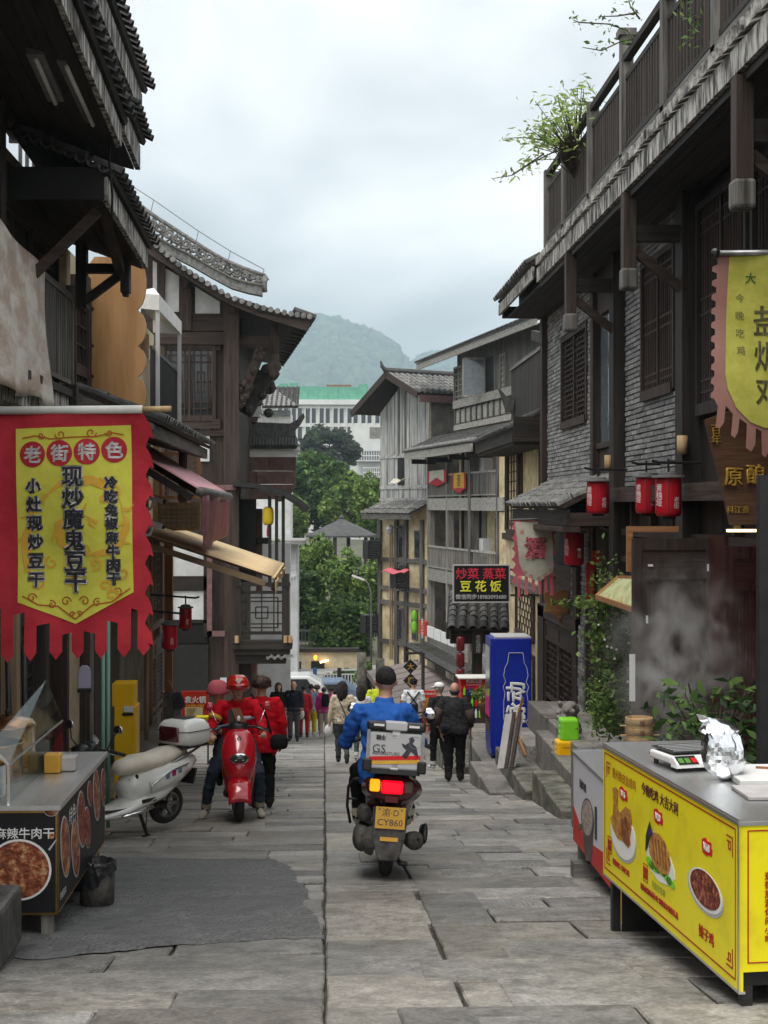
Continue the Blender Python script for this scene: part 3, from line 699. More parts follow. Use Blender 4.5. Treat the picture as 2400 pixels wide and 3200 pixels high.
# lower storey under the porch
pb('lower_wall','dark_z',house_r,(4.12,4.4,19.44,26.2,-2.8,1.2))
pb('timber_panel','brown_z',house_r,(4.02,4.12,19.75,20.9,.05,1.2))
brick_wall(house_r,21.4,22.9,-.35,1.2,[],x=4.02,single=False,seed=8)
brick_wall(house_r,21.5,21.95,-2.4,-.35,[],x=3.96,single=False,seed=9)
pb('pier_foot','stone',house_r,(3.88,4.1,21.4,22.05,-2.5,-1.95))
def lattice_door(parent,o,ux,w,h,m='brown_z',name='door',nx=3,ny=9,kind='maze'):
 o,ux=Vector(o),Vector(ux).normalized();nn=ux.cross(ZV);mb=MB()
 def fr(m_,x0,x1,y0,y1,d0,d1):
  A=[o+ux*x+ZV*y_+nn*d0 for x,y_ in((x0,y0),(x1,y0),(x1,y1),(x0,y1))];m_.hexa(A+[q+nn*(d1-d0)for q in A])
 s=.07
 fr(mb,0,s,0,h,-.03,.03);fr(mb,w-s,w,0,h,-.03,.03)
 for z in(0,h*.3,h*.38,h*.84,h-s):fr(mb,s,w-s,z,z+s,-.028,.028)
 d=mb.obj(name,m,parent)
 for(a,b)in((s,h*.3),(h*.38+s,h*.38+s),(h*.84+s,h-s)):
  if b>a:p=MB();fr(p,s,w-s,a,b,-.012,.008);p.obj('panel',m,d)
 l=MB();lattice(l,o+ux*s+ZV*(h*.38+s),ux,ZV,w-2*s,h*.84-h*.38-s,kind,.02,.025,nx,ny);l.obj('lattice',m,d)
 p=MB();fr(p,s,w-s,h*.38+s,h*.84,-.05,-.04);p.obj('pane','black',d)
 return d
lattice_door(house_r,(3.96,25.2,-2.72),NY,1.4,2.2);lattice_door(house_r,(3.96,23.78,-2.72),NY,1.4,2.2)
pb('door_frame','dark_z',house_r,(3.9,4.1,25.22,25.9,-2.8,-.3));pb('door_frame','brown_z',house_r,(3.92,4.1,22.0,22.36,-2.6,.6));pb('door_lintel','brown_y',house_r,(3.9,4.1,22.0,25.9,-.5,-.28));pb('transom','brown_y',house_r,(4.0,4.1,22.4,25.9,-.28,.5))
lattice_door(house_r,(3.98,21.38,-2.2),NY,.78,2.35);lattice_door(house_r,(3.98,20.55,-2.2),NY,.78,2.35)
# door leaves standing open, nearer the camera
def open_leaf(x0,x1,Y,z0,z1,m,nm):
 d=pb('door',m+'_z',house_r,(x0,x0+.1,Y,Y+.05,z0,z1),(x1-.1,x1,Y,Y+.05,z0,z1),(x0+.1,x1-.1,Y+.001,Y+.049,z1-.12,z1),(x0+.1,x1-.1,Y+.001,Y+.049,z1-.42,z1-.34),(x0+.1,x1-.1,Y+.001,Y+.049,z0,z0+.15),(x0+.1,x1-.1,Y+.001,Y+.049,z0+.9,z0+1.0))
 n=6;w=(x1-x0-.2)/n
 for i in range(n):
  a=x0+.1+i*w
  pb('panel_board',m+'_z',d,(a+.003,a+w-.003,Y+.02,Y+.035,z0+.15,z1-.42))
 pb('panel',m+'_x',d,(x0+.1,x1-.1,Y+.018,Y+.04,z1-.34,z1-.12))
 return d
d1=open_leaf(3.19,4.06,14.6,-2.05,1.16,'mahog','door')
for(px,py,w,h)in((2033,1767,.05,.022),(2213,1774,.02,.075),(2022,1936,.02,.08)):
 p=at_y(px,py,14.59);pb('tape_strip','paper',d1,(p.x-w/2,p.x+w/2,14.585,14.6,p.z-h/2,p.z+h/2))
d2=open_leaf(3.72,4.12,13.1,-1.9,1.12,'red','door')
pb('door_jamb','red_z',house_r,(3.98,4.1,14.0,14.55,-2.0,1.2));pb('warm_frame','orange_x',house_r,(3.2,3.75,14.9,14.96,1.22,1.28),(3.2,3.26,14.9,14.96,.8,1.22))
# pipes and bamboo joints on the wall
pm_=MB();pm_.tube([(4.0,20.9,1.9),(3.97,20.6,1.75),(3.97,20.3,1.5),(3.97,20.2,1.2),(3.97,19.6,1.15),(3.95,19.45,1.2),(3.95,19.45,1.75)],.025,6);pm_.tube([(3.97,20.4,1.95),(3.94,20.1,1.7),(3.94,20.0,1.3),(3.94,19.5,1.27)],.022,6);pm_.obj('pipe','blackplastic',house_r,True)
for p in(at_x(2132,1390,3.9),at_x(1902,1445,3.9)):
 mb=MB();mb.tube([p+ZV*.1,p-ZV*.02,p-ZV*.1],[.06,.06,.055],10);mb.obj('bamboo_joint','bamboo',house_r,True)
 # ------------------------------------------------------------------ next house down on the same side: cream plaster, boarded balcony, tiled skirt
house_c=thing('plaster_house','cream plaster house with dark board balcony beyond the grey brick house','house',(4.4,30,-3.6))
pb('wall','yplaster',house_c,(4.36,9,26.3,34.0,-4.4,3.3));pb('roof_slab','dark_y',house_c,(4.3,9,26.3,32,3.3,3.42))
for y in(26.9,27.6,28.5,31.1,31.7,33.9):pb('batten','brown_z',house_c,(4.32,4.36,y-.05,y+.05,.9,3.2))
window(house_c,(4.35,33.4,-.35+1.3),NY,ZV,1.9,2.0,'grid','brown_z','brown_z','black',.08,4,9,1)
window(house_c,(4.35,29.7,1.0),NY,ZV,.9,.6,'grid','dark_z','brown_z','black',.06,2,2,1)
window(house_c,(4.35,31.9,-1.25),NY,ZV,2.6,.95,'maze','brown_z','brown_z','black',.08,6,6,1)
window(house_c,(4.35,31.9,-2.6),NY,ZV,2.6,.9,'grid','brown_z','brown_z','black',.08,4,2,1)
window(house_c,(4.35,27.9,-2.9),NY,ZV,.7,1.0,'grid','brown_z','brown_z','black',.06,2,3,1)
pb('string_beam','grey_y',house_c,(4.25,4.35,26.3,33.9,-.3,-.12));pb('string_beam','brown_y',house_c,(4.25,4.35,26.3,33.9,.7,.85))
tile_roof(house_c,(3.55,33.6,2.98),(3.55,27.0,2.98),(.85,0,.45),.2,.25,.07)
pb('fascia','dark_y',house_c,(3.58,3.63,27.0,33.6,2.72,2.95));pb('end_soffit','dark_x',house_c,(3.62,4.36,27.0,33.5,2.66,2.72));pb('end_board','dark_x',house_c,(3.6,4.4,26.95,27.0,2.72,3.2))
boards(house_c,(4.2,31.6,3.35),NY,ZV,5.2,1.15,.17,'dark_z','balcony_board',seed=6);pb('balcony_rail','grey_y',house_c,(4.14,4.24,26.3,31.6,4.5,4.58))
mb=MB();mb.beam((4.2,26.4,4.6),(4.3,29.0,5.0),.12,.2);mb.beam((4.2,26.4,5.0),(4.3,28.4,3.6),.1,.14);mb.obj('rake_beam','dark_y',house_c)
mb=MB();q=[at_y(px,py,31)for px,py in((1560,1212),(1582,1238),(1610,1245),(1604,1285),(1584,1285),(1575,1255))];mb.prism([(p.x,p.z)for p in q],(0,31,0),XV,ZV,(0,.25,0));mb.obj('upturned_eave','tile_i',house_c)
# ------------------------------------------------------------------ stone terrace steps in front of the right-hand houses
terr=struct(pb('terrace','stone',None,(3.45,4.3,14.5,22.5,-3.2,-1.62),(3.2,4.4,22.5,27.6,-3.9,-2.74),(2.95,4.5,27.6,36,-5.2,-3.55)))
def kerb(x0,x1,y0,y1,zt,n,hgt=.55,m='stone',seed=1):
 rl=random.Random(seed);y=y0
 for i in range(n):
  l=(y1-y0)/n;mb=MB();mb.cbx(x0+rl.uniform(-.03,.03),x1,y+.006,y+l-.006,zt-hgt,zt+rl.uniform(-.012,.012),.018);mb.obj('step_stone',m,terr);y+=l
kerb(2.70,3.08,15.95,18.5,-1.96,2,.75,'mossy',1);kerb(3.05,3.3,15.6,20.6,-1.78,3,.8,'stone',2);kerb(3.25,3.5,15.2,22.4,-1.6,4,.9,'stone',3)
kerb(2.66,3.1,18.55,22.0,-2.24,2,.6,'mossy',4);kerb(2.95,3.3,20.65,22.4,-2.02,1,.8,'stone',5)
kerb(2.28,2.68,19.7,22.2,-2.5,2,.6,'stone',6);kerb(2.5,3.4,22.25,24.5,-2.54,1,.6,'stone',7);kerb(2.2,2.9,24.6,29.0,-3.05,3,.7,'mossy',8);kerb(2.7,3.2,24.6,28,-2.72,2,.8,'stone',9)
kerb(2.1,2.9,29.2,34.5,-3.75,3,.8,'stone',10)
# ------------------------------------------------------------------ left-hand near house
LX=-2.95
def seg(y,a,b):return a[1]+(b[1]-a[1])*(y-a[0])/(b[0]-a[0])
def eave(parent,xo,xi,pa,pb_,rise,fh=.2,fm='worn_y',tiles=True,sp=.2,planks=5,r=.075,up=None):
 "fascia, soffit planks, rafters' deck and tiles along the eave line pa -> pb_ given as (y, z)"
 (y0,z0),(y1,z1)=pa,pb_;s=1 if xi>xo else-1
 mb=MB();mb.hexa([(xo,y0,z0),(xo+s*.05,y0,z0),(xo+s*.05,y1,z1),(xo,y1,z1),(xo,y0,z0+fh),(xo+s*.05,y0,z0+fh),(xo+s*.05,y1,z1+fh),(xo,y1,z1+fh)]);mb.obj('fascia',fm,parent)
 w=abs(xi-xo)-.06
 for i in range(planks):
  a,b=.06+w*i/planks+.004,.06+w*(i+1)/planks-.004;za,zb=rise*i/planks,rise*(i+1)/planks;mb=MB()
  mb.hexa([(xo+s*a,y0,z0+za),(xo+s*b,y0,z0+zb),(xo+s*b,y1,z1+zb),(xo+s*a,y1,z1+za),(xo+s*a,y0,z0+za+.03),(xo+s*b,y0,z0+zb+.03),(xo+s*b,y1,z1+zb+.03),(xo+s*a,y1,z1+za+.03)]);mb.obj('soffit_plank','dark_y',parent)
 if tiles:tile_roof(parent,(xo-s*.06,y0,z0+fh+.05),(xo-s*.06,y1,z1+fh+.05),up or(s*1.2,0,.6),sp,.28,r)
house_a=thing('timber_house','near dark timber house with deep worn tiled eaves and lamps under its soffit','house',(LX,9,-1))
eave(house_a,-1.9,-3.2,(6.5,5.5),(13.42,4.86),.3,.2,planks=7)
eave(house_a,-1.88,-3.2,(9.5,5.78),(14.75,5.50),.3,.24,planks=3,sp=.16,r=.055)
eave(house_a,-1.88,-3.2,(13.46,5.02),(14.6,4.93),.3,.24,planks=3,sp=.16,r=.055)
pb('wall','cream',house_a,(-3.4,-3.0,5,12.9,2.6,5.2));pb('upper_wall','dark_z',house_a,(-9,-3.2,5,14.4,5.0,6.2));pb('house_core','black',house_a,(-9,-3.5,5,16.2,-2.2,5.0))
pb('roof_slab','tile_i',house_a,(-9,-2.6,5,14.5,6.2,6.3));pb('corner_post','dark_z',house_a,(-3.02,-2.86,12.7,12.9,2.5,5.3));pb('window_band','dark_y',house_a,(-3.0,-2.97,6,12.7,2.7,3.9))
window(house_a,(-2.97,9.4,2.9),YV,ZV,2.9,1.6,'grid','dark_z','dark_z','black',.08,8,7,2)
for k,(p,q)in enumerate((((-2.3,11.4,5.12),(-2.3,12.3,5.0)),((-2.08,11.5,5.1),(-2.08,12.9,4.98)))):
 mb=MB();mb.beam(p,q,.14,.07);f=mb.obj('tube_lamp','greymetal',house_a);mb=MB();mb.tube([Vector(p)+Vector((.0,.04,-.06)),Vector(q)+Vector((0,-.04,-.06))],.02,8);mb.obj('tube','white',f,True)
 mb=MB();mb.tube([Vector(p)+Vector((0,.1,.03)),Vector(p)+Vector((-.04,.05,.3))],.008,5);mb.tube([Vector(q)+Vector((0,-.1,.03)),Vector(q)+Vector((-.02,-.1,.25))],.008,5);mb.obj('cable','black',f)
mb=MB();mb.tube([(-1.97,13.2,5.0),(-2.0,13.3,4.7),(-1.98,13.36,4.4),(-1.99,13.38,4.2)],.012,5);mb.obj('cable','black',house_a)
# ------------------------------------------------------------------ left-hand house with the low eave, balcony and bracket
house_b=thing('balcony_house','dark house with low tiled eave and barred upper balcony above the red banner','house',(LX,15,-2))
eave(house_b,-2.03,-2.95,(13.4,4.36),(16.45,4.22),.3,.22,planks=5,up=(-.95,0,.42))
pb('end_board','black',house_b,(-2.95,-2.06,13.36,13.4,4.36,4.66));  # board coloured black to stand in for the deep shade under the eave
mb=MB();me_=tile_piece(.06,.3,'tile')
for i in range(9):
 f=i/8;inst(me_,'eave_tile',house_b,frame_m((-2.05-.85*f,13.3,4.66+.36*f),(-.92,0,.4),(0,1,0)))
for i in range(4):
 y=13.9+i*.75;mb=MB();mb.beam((-2.1,y,4.42),(-2.95,y,4.66),.09,.12);mb.obj('rafter','brown_x',house_b)
mb=MB();mb.beam((-2.9,13.6,3.55),(-2.15,13.6,4.3),.07,.09);mb.obj('brace','brown_x',house_b)
mb=MB();mb.beam((-2.12,13.5,4.5),(-2.3,16.2,4.12),.1,.14);mb.obj('eave_beam','brown_y',house_b)
pb('wall','cream',house_b,(-3.4,-3.02,12.9,16.35,2.5,4.9));pb('wall_head','dark_y',house_b,(-3.02,-2.94,12.9,16.35,4.3,4.7))
for i in range(2):window(house_b,(-3.0,13.0+i*1.55,2.8),YV,ZV,1.35,1.45,'bars','dark_z','dark_z','black',.07,8,8,2)
rb=pb('balcony_railing','grey_y',house_b,(-2.86,-2.80,12.2,15.95,3.78,3.85),(-2.85,-2.81,12.2,15.95,2.84,2.89));pb('rail_post','grey_z',rb,(-2.87,-2.79,15.9,15.98,2.7,3.95))
m_=MB();m_.bx(-.014,.014,-.02,.02,0,.9);me_=m_.mesh('baluster','grey_z');y=12.3
while y<15.9:inst(me_,'baluster',rb,Matrix.Translation((-2.83,y,2.89)));y+=.105
pb('floor_beam','worn_y',house_b,(-2.98,-2.78,10.5,16.2,2.42,2.68));pb('balcony_deck','dark_y',house_b,(-3.05,-2.74,10.5,16.2,2.68,2.76));pb('beam_end','dark_x',house_b,(-3.0,-2.7,15.6,15.75,2.6,2.82))
pb('wall_strip','yplaster',house_b,(-3.1,-2.96,13.2,16.3,2.0,2.45));pb('wall_pier','yplaster',house_b,(-3.15,-2.9,16.1,16.35,2.0,4.4))
pb('bracket_post','dark_z',house_b,(-2.79,-2.67,16.05,16.2,3.72,4.75));pb('bracket_beam','dark_x',house_b,(-2.67,-2.2,16.06,16.19,4.12,4.22));pb('hanging_post','dark_z',house_b,(-2.29,-2.19,16.04,16.2,3.9,4.4),(-2.27,-2.21,16.06,16.18,3.86,3.9))
mb=MB();mb.beam((-2.7,16.12,3.8),(-2.28,16.12,4.12),.09,.09);mb.obj('brace','dark_x',house_b)
rt=pb('roof_rail','grey_x',house_b,(-3.3,-2.5,15.0,15.05,5.3,5.36));
for i in range(11):x=-3.2+i*.07;pb('rail_slat','pale_z',rt,(x,x+.035,15.0,15.03,4.85,5.3))
window(house_b,at_y(242,480,15.2),XV,ZV,.25,.3,'maze','tan_z','tan_z','oldcloth',.02,3,5,1,name='roof_lattice');p=at_y(325,520,15.2);pb('roof_post','tan_z',house_b,(p.x-.04,p.x+.04,15.15,15.25,p.z-.2,p.z+.5))
# ground floor of the two left houses
pb('lower_wall','dark_z',house_b,(-3.3,-3.05,9,16.4,-2.4,2.42))
for y,m in((10.4,'dark_z'),(12.2,'grey_z'),(13.6,'tan_z'),(15.0,'dark_z'),(16.2,'brown_z')):pb('shop_post',m,house_b,(-3.05,-2.9,y-.08,y+.08,-2.3,2.42))
for y in(10.7,11.5,12.5,14.1):lattice_door(house_b,(-3.02,y,-1.8),YV,.7,2.5,'grey_z' if y in(10.7,12.5)else 'dark_z',nx=3,ny=8,kind='grid')
pb('shop_threshold','stone',house_b,(-3.3,-2.7,9,16.3,-2.6,-1.75))
for y,x,m in((12.0,-2.75,'orange_z'),(12.9,-2.8,'blackmetal'),(13.2,-2.72,'blackmetal')):mb=MB();mb.tube([(x,y,-1.8),(x-.05,y,.2)],.025,8);tag(mb.obj('pole',m,None,True),{12.0:'thin orange brown pole leaning at the dark shop front',12.9:'thin dark pole standing by the lattice shop doors',13.2:'thin dark pole at the shop front beside the pale post'}[y],'pole')
# ------------------------------------------------------------------ left-hand middle house (cream, skirt roof, awnings)
house_m=thing('plaster_house','cream timbered house with pink and tan awnings and a skirt roof','house',(-3,21,-2.6))
pb('wall','cream',house_m,(-6,-3.1,16.45,26.0,-3.2,4.6));
for y in(16.6,18.2,20.2,22.2,24.2,25.9):pb('wall_post','tan_z' if y>20 else 'brown_z',house_m,(-3.1,-2.98,y-.07,y+.07,-2.6,4.4))
for z in(.9,2.2,3.1):pb('wall_beam','brown_y',house_m,(-3.1,-3.0,16.45,26,z,z+.14))
eave(house_m,-2.0,-3.0,(16.8,2.3),(24.4,2.3),.25,.16,fm='grey_y',planks=4,sp=.19,up=(-1.0,0,.38))
mb=MB();mb.hexa([(-2.0,16.75,2.3),(-3.0,16.75,2.55),(-3.0,16.8,2.55),(-2.0,16.8,2.3),(-2.0,16.75,2.46),(-3.0,16.75,2.86),(-3.0,16.8,2.86),(-2.0,16.8,2.46)]);mb.obj('end_board','grey_x',house_m)
pb('skirt_post','tan_z',house_m,(-2.98,-2.86,22.0,22.14,.6,2.5));p=at_y(572,1420,23.5)
mb=MB();mb.tube([(p.x,23.5,2.5),(p.x,23.5,1.75),(p.x,23.5,1.6),(p.x,23.5,1.55)],[.07,.07,.09,.06],10);mb.obj('hanging_post','plank_z',house_m,True)
pb('balcony_wall','cream',house_m,(-3.0,-2.7,20.6,22.2,2.4,3.75));rb=pb('balcony_railing','blackmetal',house_m,(-2.62,-2.58,21.4,25.4,3.85,3.9),(-2.62,-2.58,21.4,25.4,2.6,2.64));y=21.4
while y<25.4:pb('baluster','blackmetal',rb,(-2.61,-2.59,y,y+.02,2.64,3.85));y+=.13
window(house_m,(-3.02,17.2,3.0),YV,ZV,1.0,1.2,'grid','brown_z','brown_z','black',.07,3,5,1)
# white canopy on the balcony
can=thing('canopy','small white canopy on thin posts on the balcony behind the scalloped board','canopy',(-2.7,22.5,2.5))
mb=MB();a,b,c,d_=Vector((-3.0,21.8,4.75)),Vector((-2.52,21.8,4.72)),Vector((-2.5,25.0,4.72)),Vector((-3.0,25,4.75));t=Vector((-2.78,23.3,5.05))
mb.add([a,b,c,d_,t,a-ZV*.22,b-ZV*.24,c-ZV*.22,d_-ZV*.22],[(0,1,4),(1,2,4),(2,3,4),(3,0,4),(5,6,1,0),(6,7,2,1),(7,8,3,2)]);mb.obj('cover','whitecloth',can)
for x,y in((-2.55,21.85),(-2.53,24.9),(-2.97,21.85)):pb('post','signgrey',can,(x-.03,x+.03,y-.03,y+.03,2.5,4.7))
# scalloped plywood board
mb=MB();ol=[]
YS=18.4;cx0,cx1=at_y(283,0,YS).x,at_y(442,0,YS).x
zs=[at_y(0,y_,YS).z for y_ in(800,965,1080,1175,1290)]
for i in range(4):
 za,zb=zs[i],zs[i+1]
 for k in range(9):
  f=k/8;ol.append((cx1-.05+.11*math.sin(math.pi*f)**.6,za+(zb-za)*f))
for i in range(3,-1,-1):
 za,zb=zs[i+1],zs[i]
 for k in range(9):
  f=k/8;ol.append((cx0+.05-.11*math.sin(math.pi*f)**.6,za+(zb-za)*f))
mb.prism(ol,(0,YS,0),XV,ZV,(0,.07,0));tag(mb.obj('scalloped_board','ply'),'tall scalloped light brown wooden board beside the upper balcony','board')
mb=MB();mb.bx(-3.05,-2.9,YS+.07,YS+.2,2.6,4.4);mb.obj('board_support','dark_z',house_m)
# awnings
def awning(label,wall,tip,y0,y1,m,frame,roller,valance=None,vm=None,rr=.07):
 t=thing('awning',label,'awning',(wall[0],(y0+y1)/2,wall[1]))
 (xw,zw),(xt,zt)=wall,tip
 mb=MB();mb.sheet(lambda u,v:(xw+(xt-xw)*u,y0+(y1-y0)*v,zw+(zt-zw)*u),8,4);mb.obj('fabric',m,t,True,solid=.012)
 for y in(y0+.06,(y0+y1)/2,y1-.06):
  mb=MB();mb.beam((xw,y,zw-.16),(xt-.12,y,zt-.1),.06,.09);mb.obj('arm',frame,t)
 mb=MB();mb.tube([(xt,y0,zt-.02),(xt,y1,zt-rr*.7)],rr,12);mb.obj('front_roller',roller,t,True)
 if valance:
  rl=random.Random(4)
  mb=MB();mb.sheet(lambda u,v:(xt+.03-.12*v*math.sin(u*3.1)+.03*math.sin(u*17),y0+(y1-y0)*u,zt-.05-valance*v*(1-.25*abs(u-.2))),16,6);mb.obj('valance',vm or m,t,True,solid=.008)
 return t
awning('pink fabric awning with plum valance and grey roller on the cream house',(-2.95,2.5),(-1.62,1.70),18.7,24.2,'pinkcloth','dark_x','lanternhat',.8,'plumcloth')
awning('long tan fabric awning reaching out over the street',(-2.95,1.18),(-.76,.44),21.2,26.2,'tancloth','tan_x','tancloth',.22,None,.025)
# open lattice shutters, facing up the street
def shutter(label,px0,px1,py0,py1,Y,m,nx,ny,back):
 a,b=at_y(px0,py1,Y),at_y(px1,py0,Y);w,h=b.x-a.x,b.z-a.z;t=thing('shutter',label,'shutter',(a.x,Y,a.z));mb=MB()
 for bx_ in((a.x,a.x+.06,a.z,b.z),(b.x-.06,b.x,a.z,b.z)):mb.bx(bx_[0],bx_[1],Y,Y+.05,bx_[2],bx_[3])
 for z in(a.z,b.z-.06):mb.bx(a.x+.06,b.x-.06,Y+.001,Y+.049,z,z+.06)
 mb.obj('frame',m,t);l=MB();lattice(l,(a.x+.06,Y+.025,a.z+.06),XV,ZV,w-.12,h-.12,'grid',.014,.02,nx,ny);l.obj('lattice','tan_z',t)
 if back:p=MB();p.bx(a.x+.06,b.x-.06,Y+.06,Y+.07,a.z+.06,b.z-.06);p.obj('panel',back,t)
 return t
shutter('orange framed lattice shutter standing open above the pink awning',496,626,1412,1560,25.0,'orange_z',7,8,None)
shutter('tan framed lattice shutter with white panel below the pink awning',492,626,1570,1658,24.6,'tan_z',7,5,'whitewall')
# ground floor of the middle house
ld=lattice_door(house_m,(-2.92,23.7,-2.75),YV,.9,1.95,'plank_z',nx=4,ny=12,kind='grid');lattice_door(house_m,(-2.92,24.65,-2.75),YV,.9,1.95,'plank_z',nx=4,ny=12,kind='grid')
window(house_m,(-2.95,23.7,-.5),YV,ZV,1.9,1.2,'grid','plank_z','plank_z','black',.07,8,8,2)
p=at_y(528,2160,26.0);pb('corner_post','orange_z',house_m,(p.x-.07,p.x+.07,25.9,26.05,p.z,1.4));pb('stone_pier','stone',house_m,(p.x-.11,p.x+.11,25.85,26.1,-3.4,p.z))
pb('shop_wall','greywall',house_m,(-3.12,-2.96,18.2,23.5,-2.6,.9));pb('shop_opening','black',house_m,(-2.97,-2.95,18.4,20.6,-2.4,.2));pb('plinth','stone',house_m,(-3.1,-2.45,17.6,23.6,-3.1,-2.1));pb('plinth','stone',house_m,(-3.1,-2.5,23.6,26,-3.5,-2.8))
for px,y in((458,22.0),(470,23.4)):
 p=at_y(px,1700,y);mb=MB();mb.tube([(p.x,y,-2.2),(p.x+.02,y,0),(p.x,y,1.0)],[.035,.035,.03],8);tag(mb.obj('bamboo_pole','tan_z',None,True),'bamboo pole tied upright at the cream house, '+('nearer the red banner' if px==458 else 'behind the nearer pole'),'pole')
for px,y in((322,15.4),(338,15.5)):
 p=at_y(px,2200,y);mb=MB();mb.tube([(p.x,y,-2.0),(p.x,y,.3)],.022,8);tag(mb.obj('green_pole','greenpole',None,True),'pale green metal pole behind the red banner tails, '+('closer to the white scooter handlebar' if px==322 else 'closer to the yellow box'),'pole','pale green poles')
 # small round-topped board on a stand
p=at_y(264,2118,14.6);ch=thing('sign_stand','small lilac round-topped sign on a dark stand at the shop front','sign',(p.x,14.6,-1.75));mb=MB();mb.prism([(-.062,-.11),(.062,-.11),(.062,.06),(.05,.1),(.025,.125),(-.025,.125),(-.05,.1),(-.062,.06)],p,XV,ZV,(0,.02,0));mb.obj('board','lilac',ch,bevel=.006)
pb('stand','blackmetal',ch,(p.x-.07,p.x+.07,14.58,14.64,p.z-.15,p.z-.115),(p.x-.012,p.x+.012,14.6,14.62,-1.75,p.z-.15),(p.x-.1,p.x+.1,14.5,14.72,-1.76,-1.73))
# ------------------------------------------------------------------ tall dark timber house with the curved roof (left, down the street)
YD=38.0
hall=thing('timber_hall','tall dark brown timber hall with curved roof, carved ridge and lattice balcony','house',(-4,YD,G(YD)))
def dp(px,py,Y=YD):return at_y(px,py,Y)
def pr(name,m,parent,px0,px1,py0,py1,Y=YD,d=.1,proud=0,bevel=0):
 a,b=at_y(px0,py1,Y),at_y(px1,py0,Y);mb=MB();mb.bx(a.x,b.x,Y-proud,Y+d,a.z,b.z);return mb.obj(name,m,parent,bevel=bevel)
a,b=dp(455,2330),dp(745,900)
# board wall up to the eave, then the gable triangle
boards(hall,(a.x,YD,a.z),XV,ZV,b.x-a.x,dp(0,1000).z-a.z,.3,'brown_z','wall_board',t=-.03,seed=3)
mb=MB();mb.prism([(dp(px,py).x,dp(px,py).z)for px,py in((440,1000),(440,770),(480,800),(603,873),(723,945),(745,960),(745,1000))],(0,YD,0),XV,ZV,(0,.25,0));mb.obj('gable','brown_x',hall)
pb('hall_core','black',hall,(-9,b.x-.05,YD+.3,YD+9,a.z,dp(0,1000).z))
pr('column','brown_z',hall,702,748,935,2330,proud=.32,d=.1);pr('column','brown_z',hall,492,516,820,2330,proud=.12)
pr('gable_strut','brown_z',hall,564,600,862,1035,proud=.2);pr('strut_cap','brown_z',hall,575,592,872,905,proud=.3);pr('strut_cap','brown_z',hall,716,735,935,985,proud=.42);pr('gable_strut','brown_z',hall,688,702,925,990,proud=.1)
for pts in(((478,975),(478,815),(500,828),(560,864),(560,975)),((610,980),(610,892),(660,922),(688,936),(688,980))):
 mb=MB();mb.prism([(dp(*p).x,dp(*p).z)for p in pts],(0,YD-.03,0),XV,ZV,(0,.02,0));mb.obj('white_panel','whitewall',hall)
pr('beam','brown_x',hall,455,702,983,1036,proud=.12);pr('beam','brown_x',hall,455,702,1040,1078,proud=.16);pr('window_surround','brown_x',hall,500,690,1078,1095,proud=.08)
a,b=dp(520,1298),dp(664,1090)
window(hall,(a.x,YD-.05,a.z),XV,ZV,b.x-a.x,b.z-a.z,'ice','brown_z','brown_z','darkglass',.1,4,6,2,bar=.035)
pr('sill','brown_x',hall,505,690,1310,1340,proud=.1);pr('beam','brown_x',hall,516,702,1342,1362,proud=.07)
for r in((550,606,1392,1412),(626,655,1332,1442),(540,641,1700,1800),(535,637,1846,1936)):pr('white_panel','whitewall',hall,*r,proud=.05,d=.02)
for r in((520,660,1800,1845),(637,650,1700,1990),(520,540,1690,2180),(520,660,1936,1946)):pr('beam','dark_x',hall,*r,proud=.1)
for r in((660,682,1516,1560),(682,740,1516,1532),(650,666,1640,1985),(650,706,1968,1985)):pr('pink_beam','pinkbeam',hall,*r,proud=.36,d=-.32)
pr('black_board','black',hall,528,650,1947,2010,proud=.06);pr('black_board','blackmetal',hall,528,652,2013,2180,proud=.06)
pr('notice','paper',hall,691,711,2113,2129,proud=.36,d=-.33)
# carved roof edge: verge board, tiles, hanging ridge with open scrollwork
top=[(430,715),(482,766),(567,838),(640,885),(723,935),(814,965),(900,984),(978,996)];bot=[(430,770),(488,808),(603,881),(660,917),(723,953),(800,985),(880,1010),(960,1034)]
YV0=36.9;sh=Vector((-1.1,11.5,0))
P=[at_y(*p,YV0)for p in top]+[at_y(*p,YV0)for p in reversed(bot)]
mb=MB();mb.prism([(p.x,p.z)for p in P],(0,YV0,0),XV,ZV,(0,.08,0));mb.obj('verge_board','brown_x',hall)
# roof slab following the verge
mb=MB();n=len(top);A=[at_y(*p,YV0)for p in top]
V=[];
for q,dz in((0,0),(0,-.1)):
 for p in A:V.append(p+ZV*(.02+dz)-YV*.05)
 for p in A:V.append(p+ZV*(.02+dz)+sh)
fs=[]
for i in range(n-1):fs+=[(i,i+1,n+i+1,n+i),(2*n+i+1,2*n+i,3*n+i,3*n+i+1),(2*n+i,2*n+i+1,i+1,i)]
fs.append((n-1,3*n-1,4*n-1,2*n-1));mb.add(V,fs);mb.obj('roof_slab','dark_y',hall)
tp=MB();rl=random.Random(9)
for i in range(n-1):
 p,q=A[i],A[i+1];m=max(2,int((q-p).length/.16))
 for k in range(m):
  c=p.lerp(q,(k+.5)/m)+ZV*.03;tp.tube([c-YV*.12,c+YV*.4],.075,7)
tp.obj('verge_tile','tile_g',hall)['kind']='stuff'
et=MB();e0,e1=A[-1]+ZV*.04,A[-1]+ZV*.04+sh
for k in range(46):c=e0.lerp(e1,k/45);et.tube([c+XV*.08,c-XV*.5+ZV*.2],.075,7)
et.obj('eave_tile','tile',hall)['kind']='stuff'
for k in range(14):
 c=e0.lerp(e1,(k+.5)/14)-ZV*.14;mb=MB();mb.beam(c,c+Vector((-1.9,0,.62)),.09,.12);mb.obj('rafter','dark_x',hall)
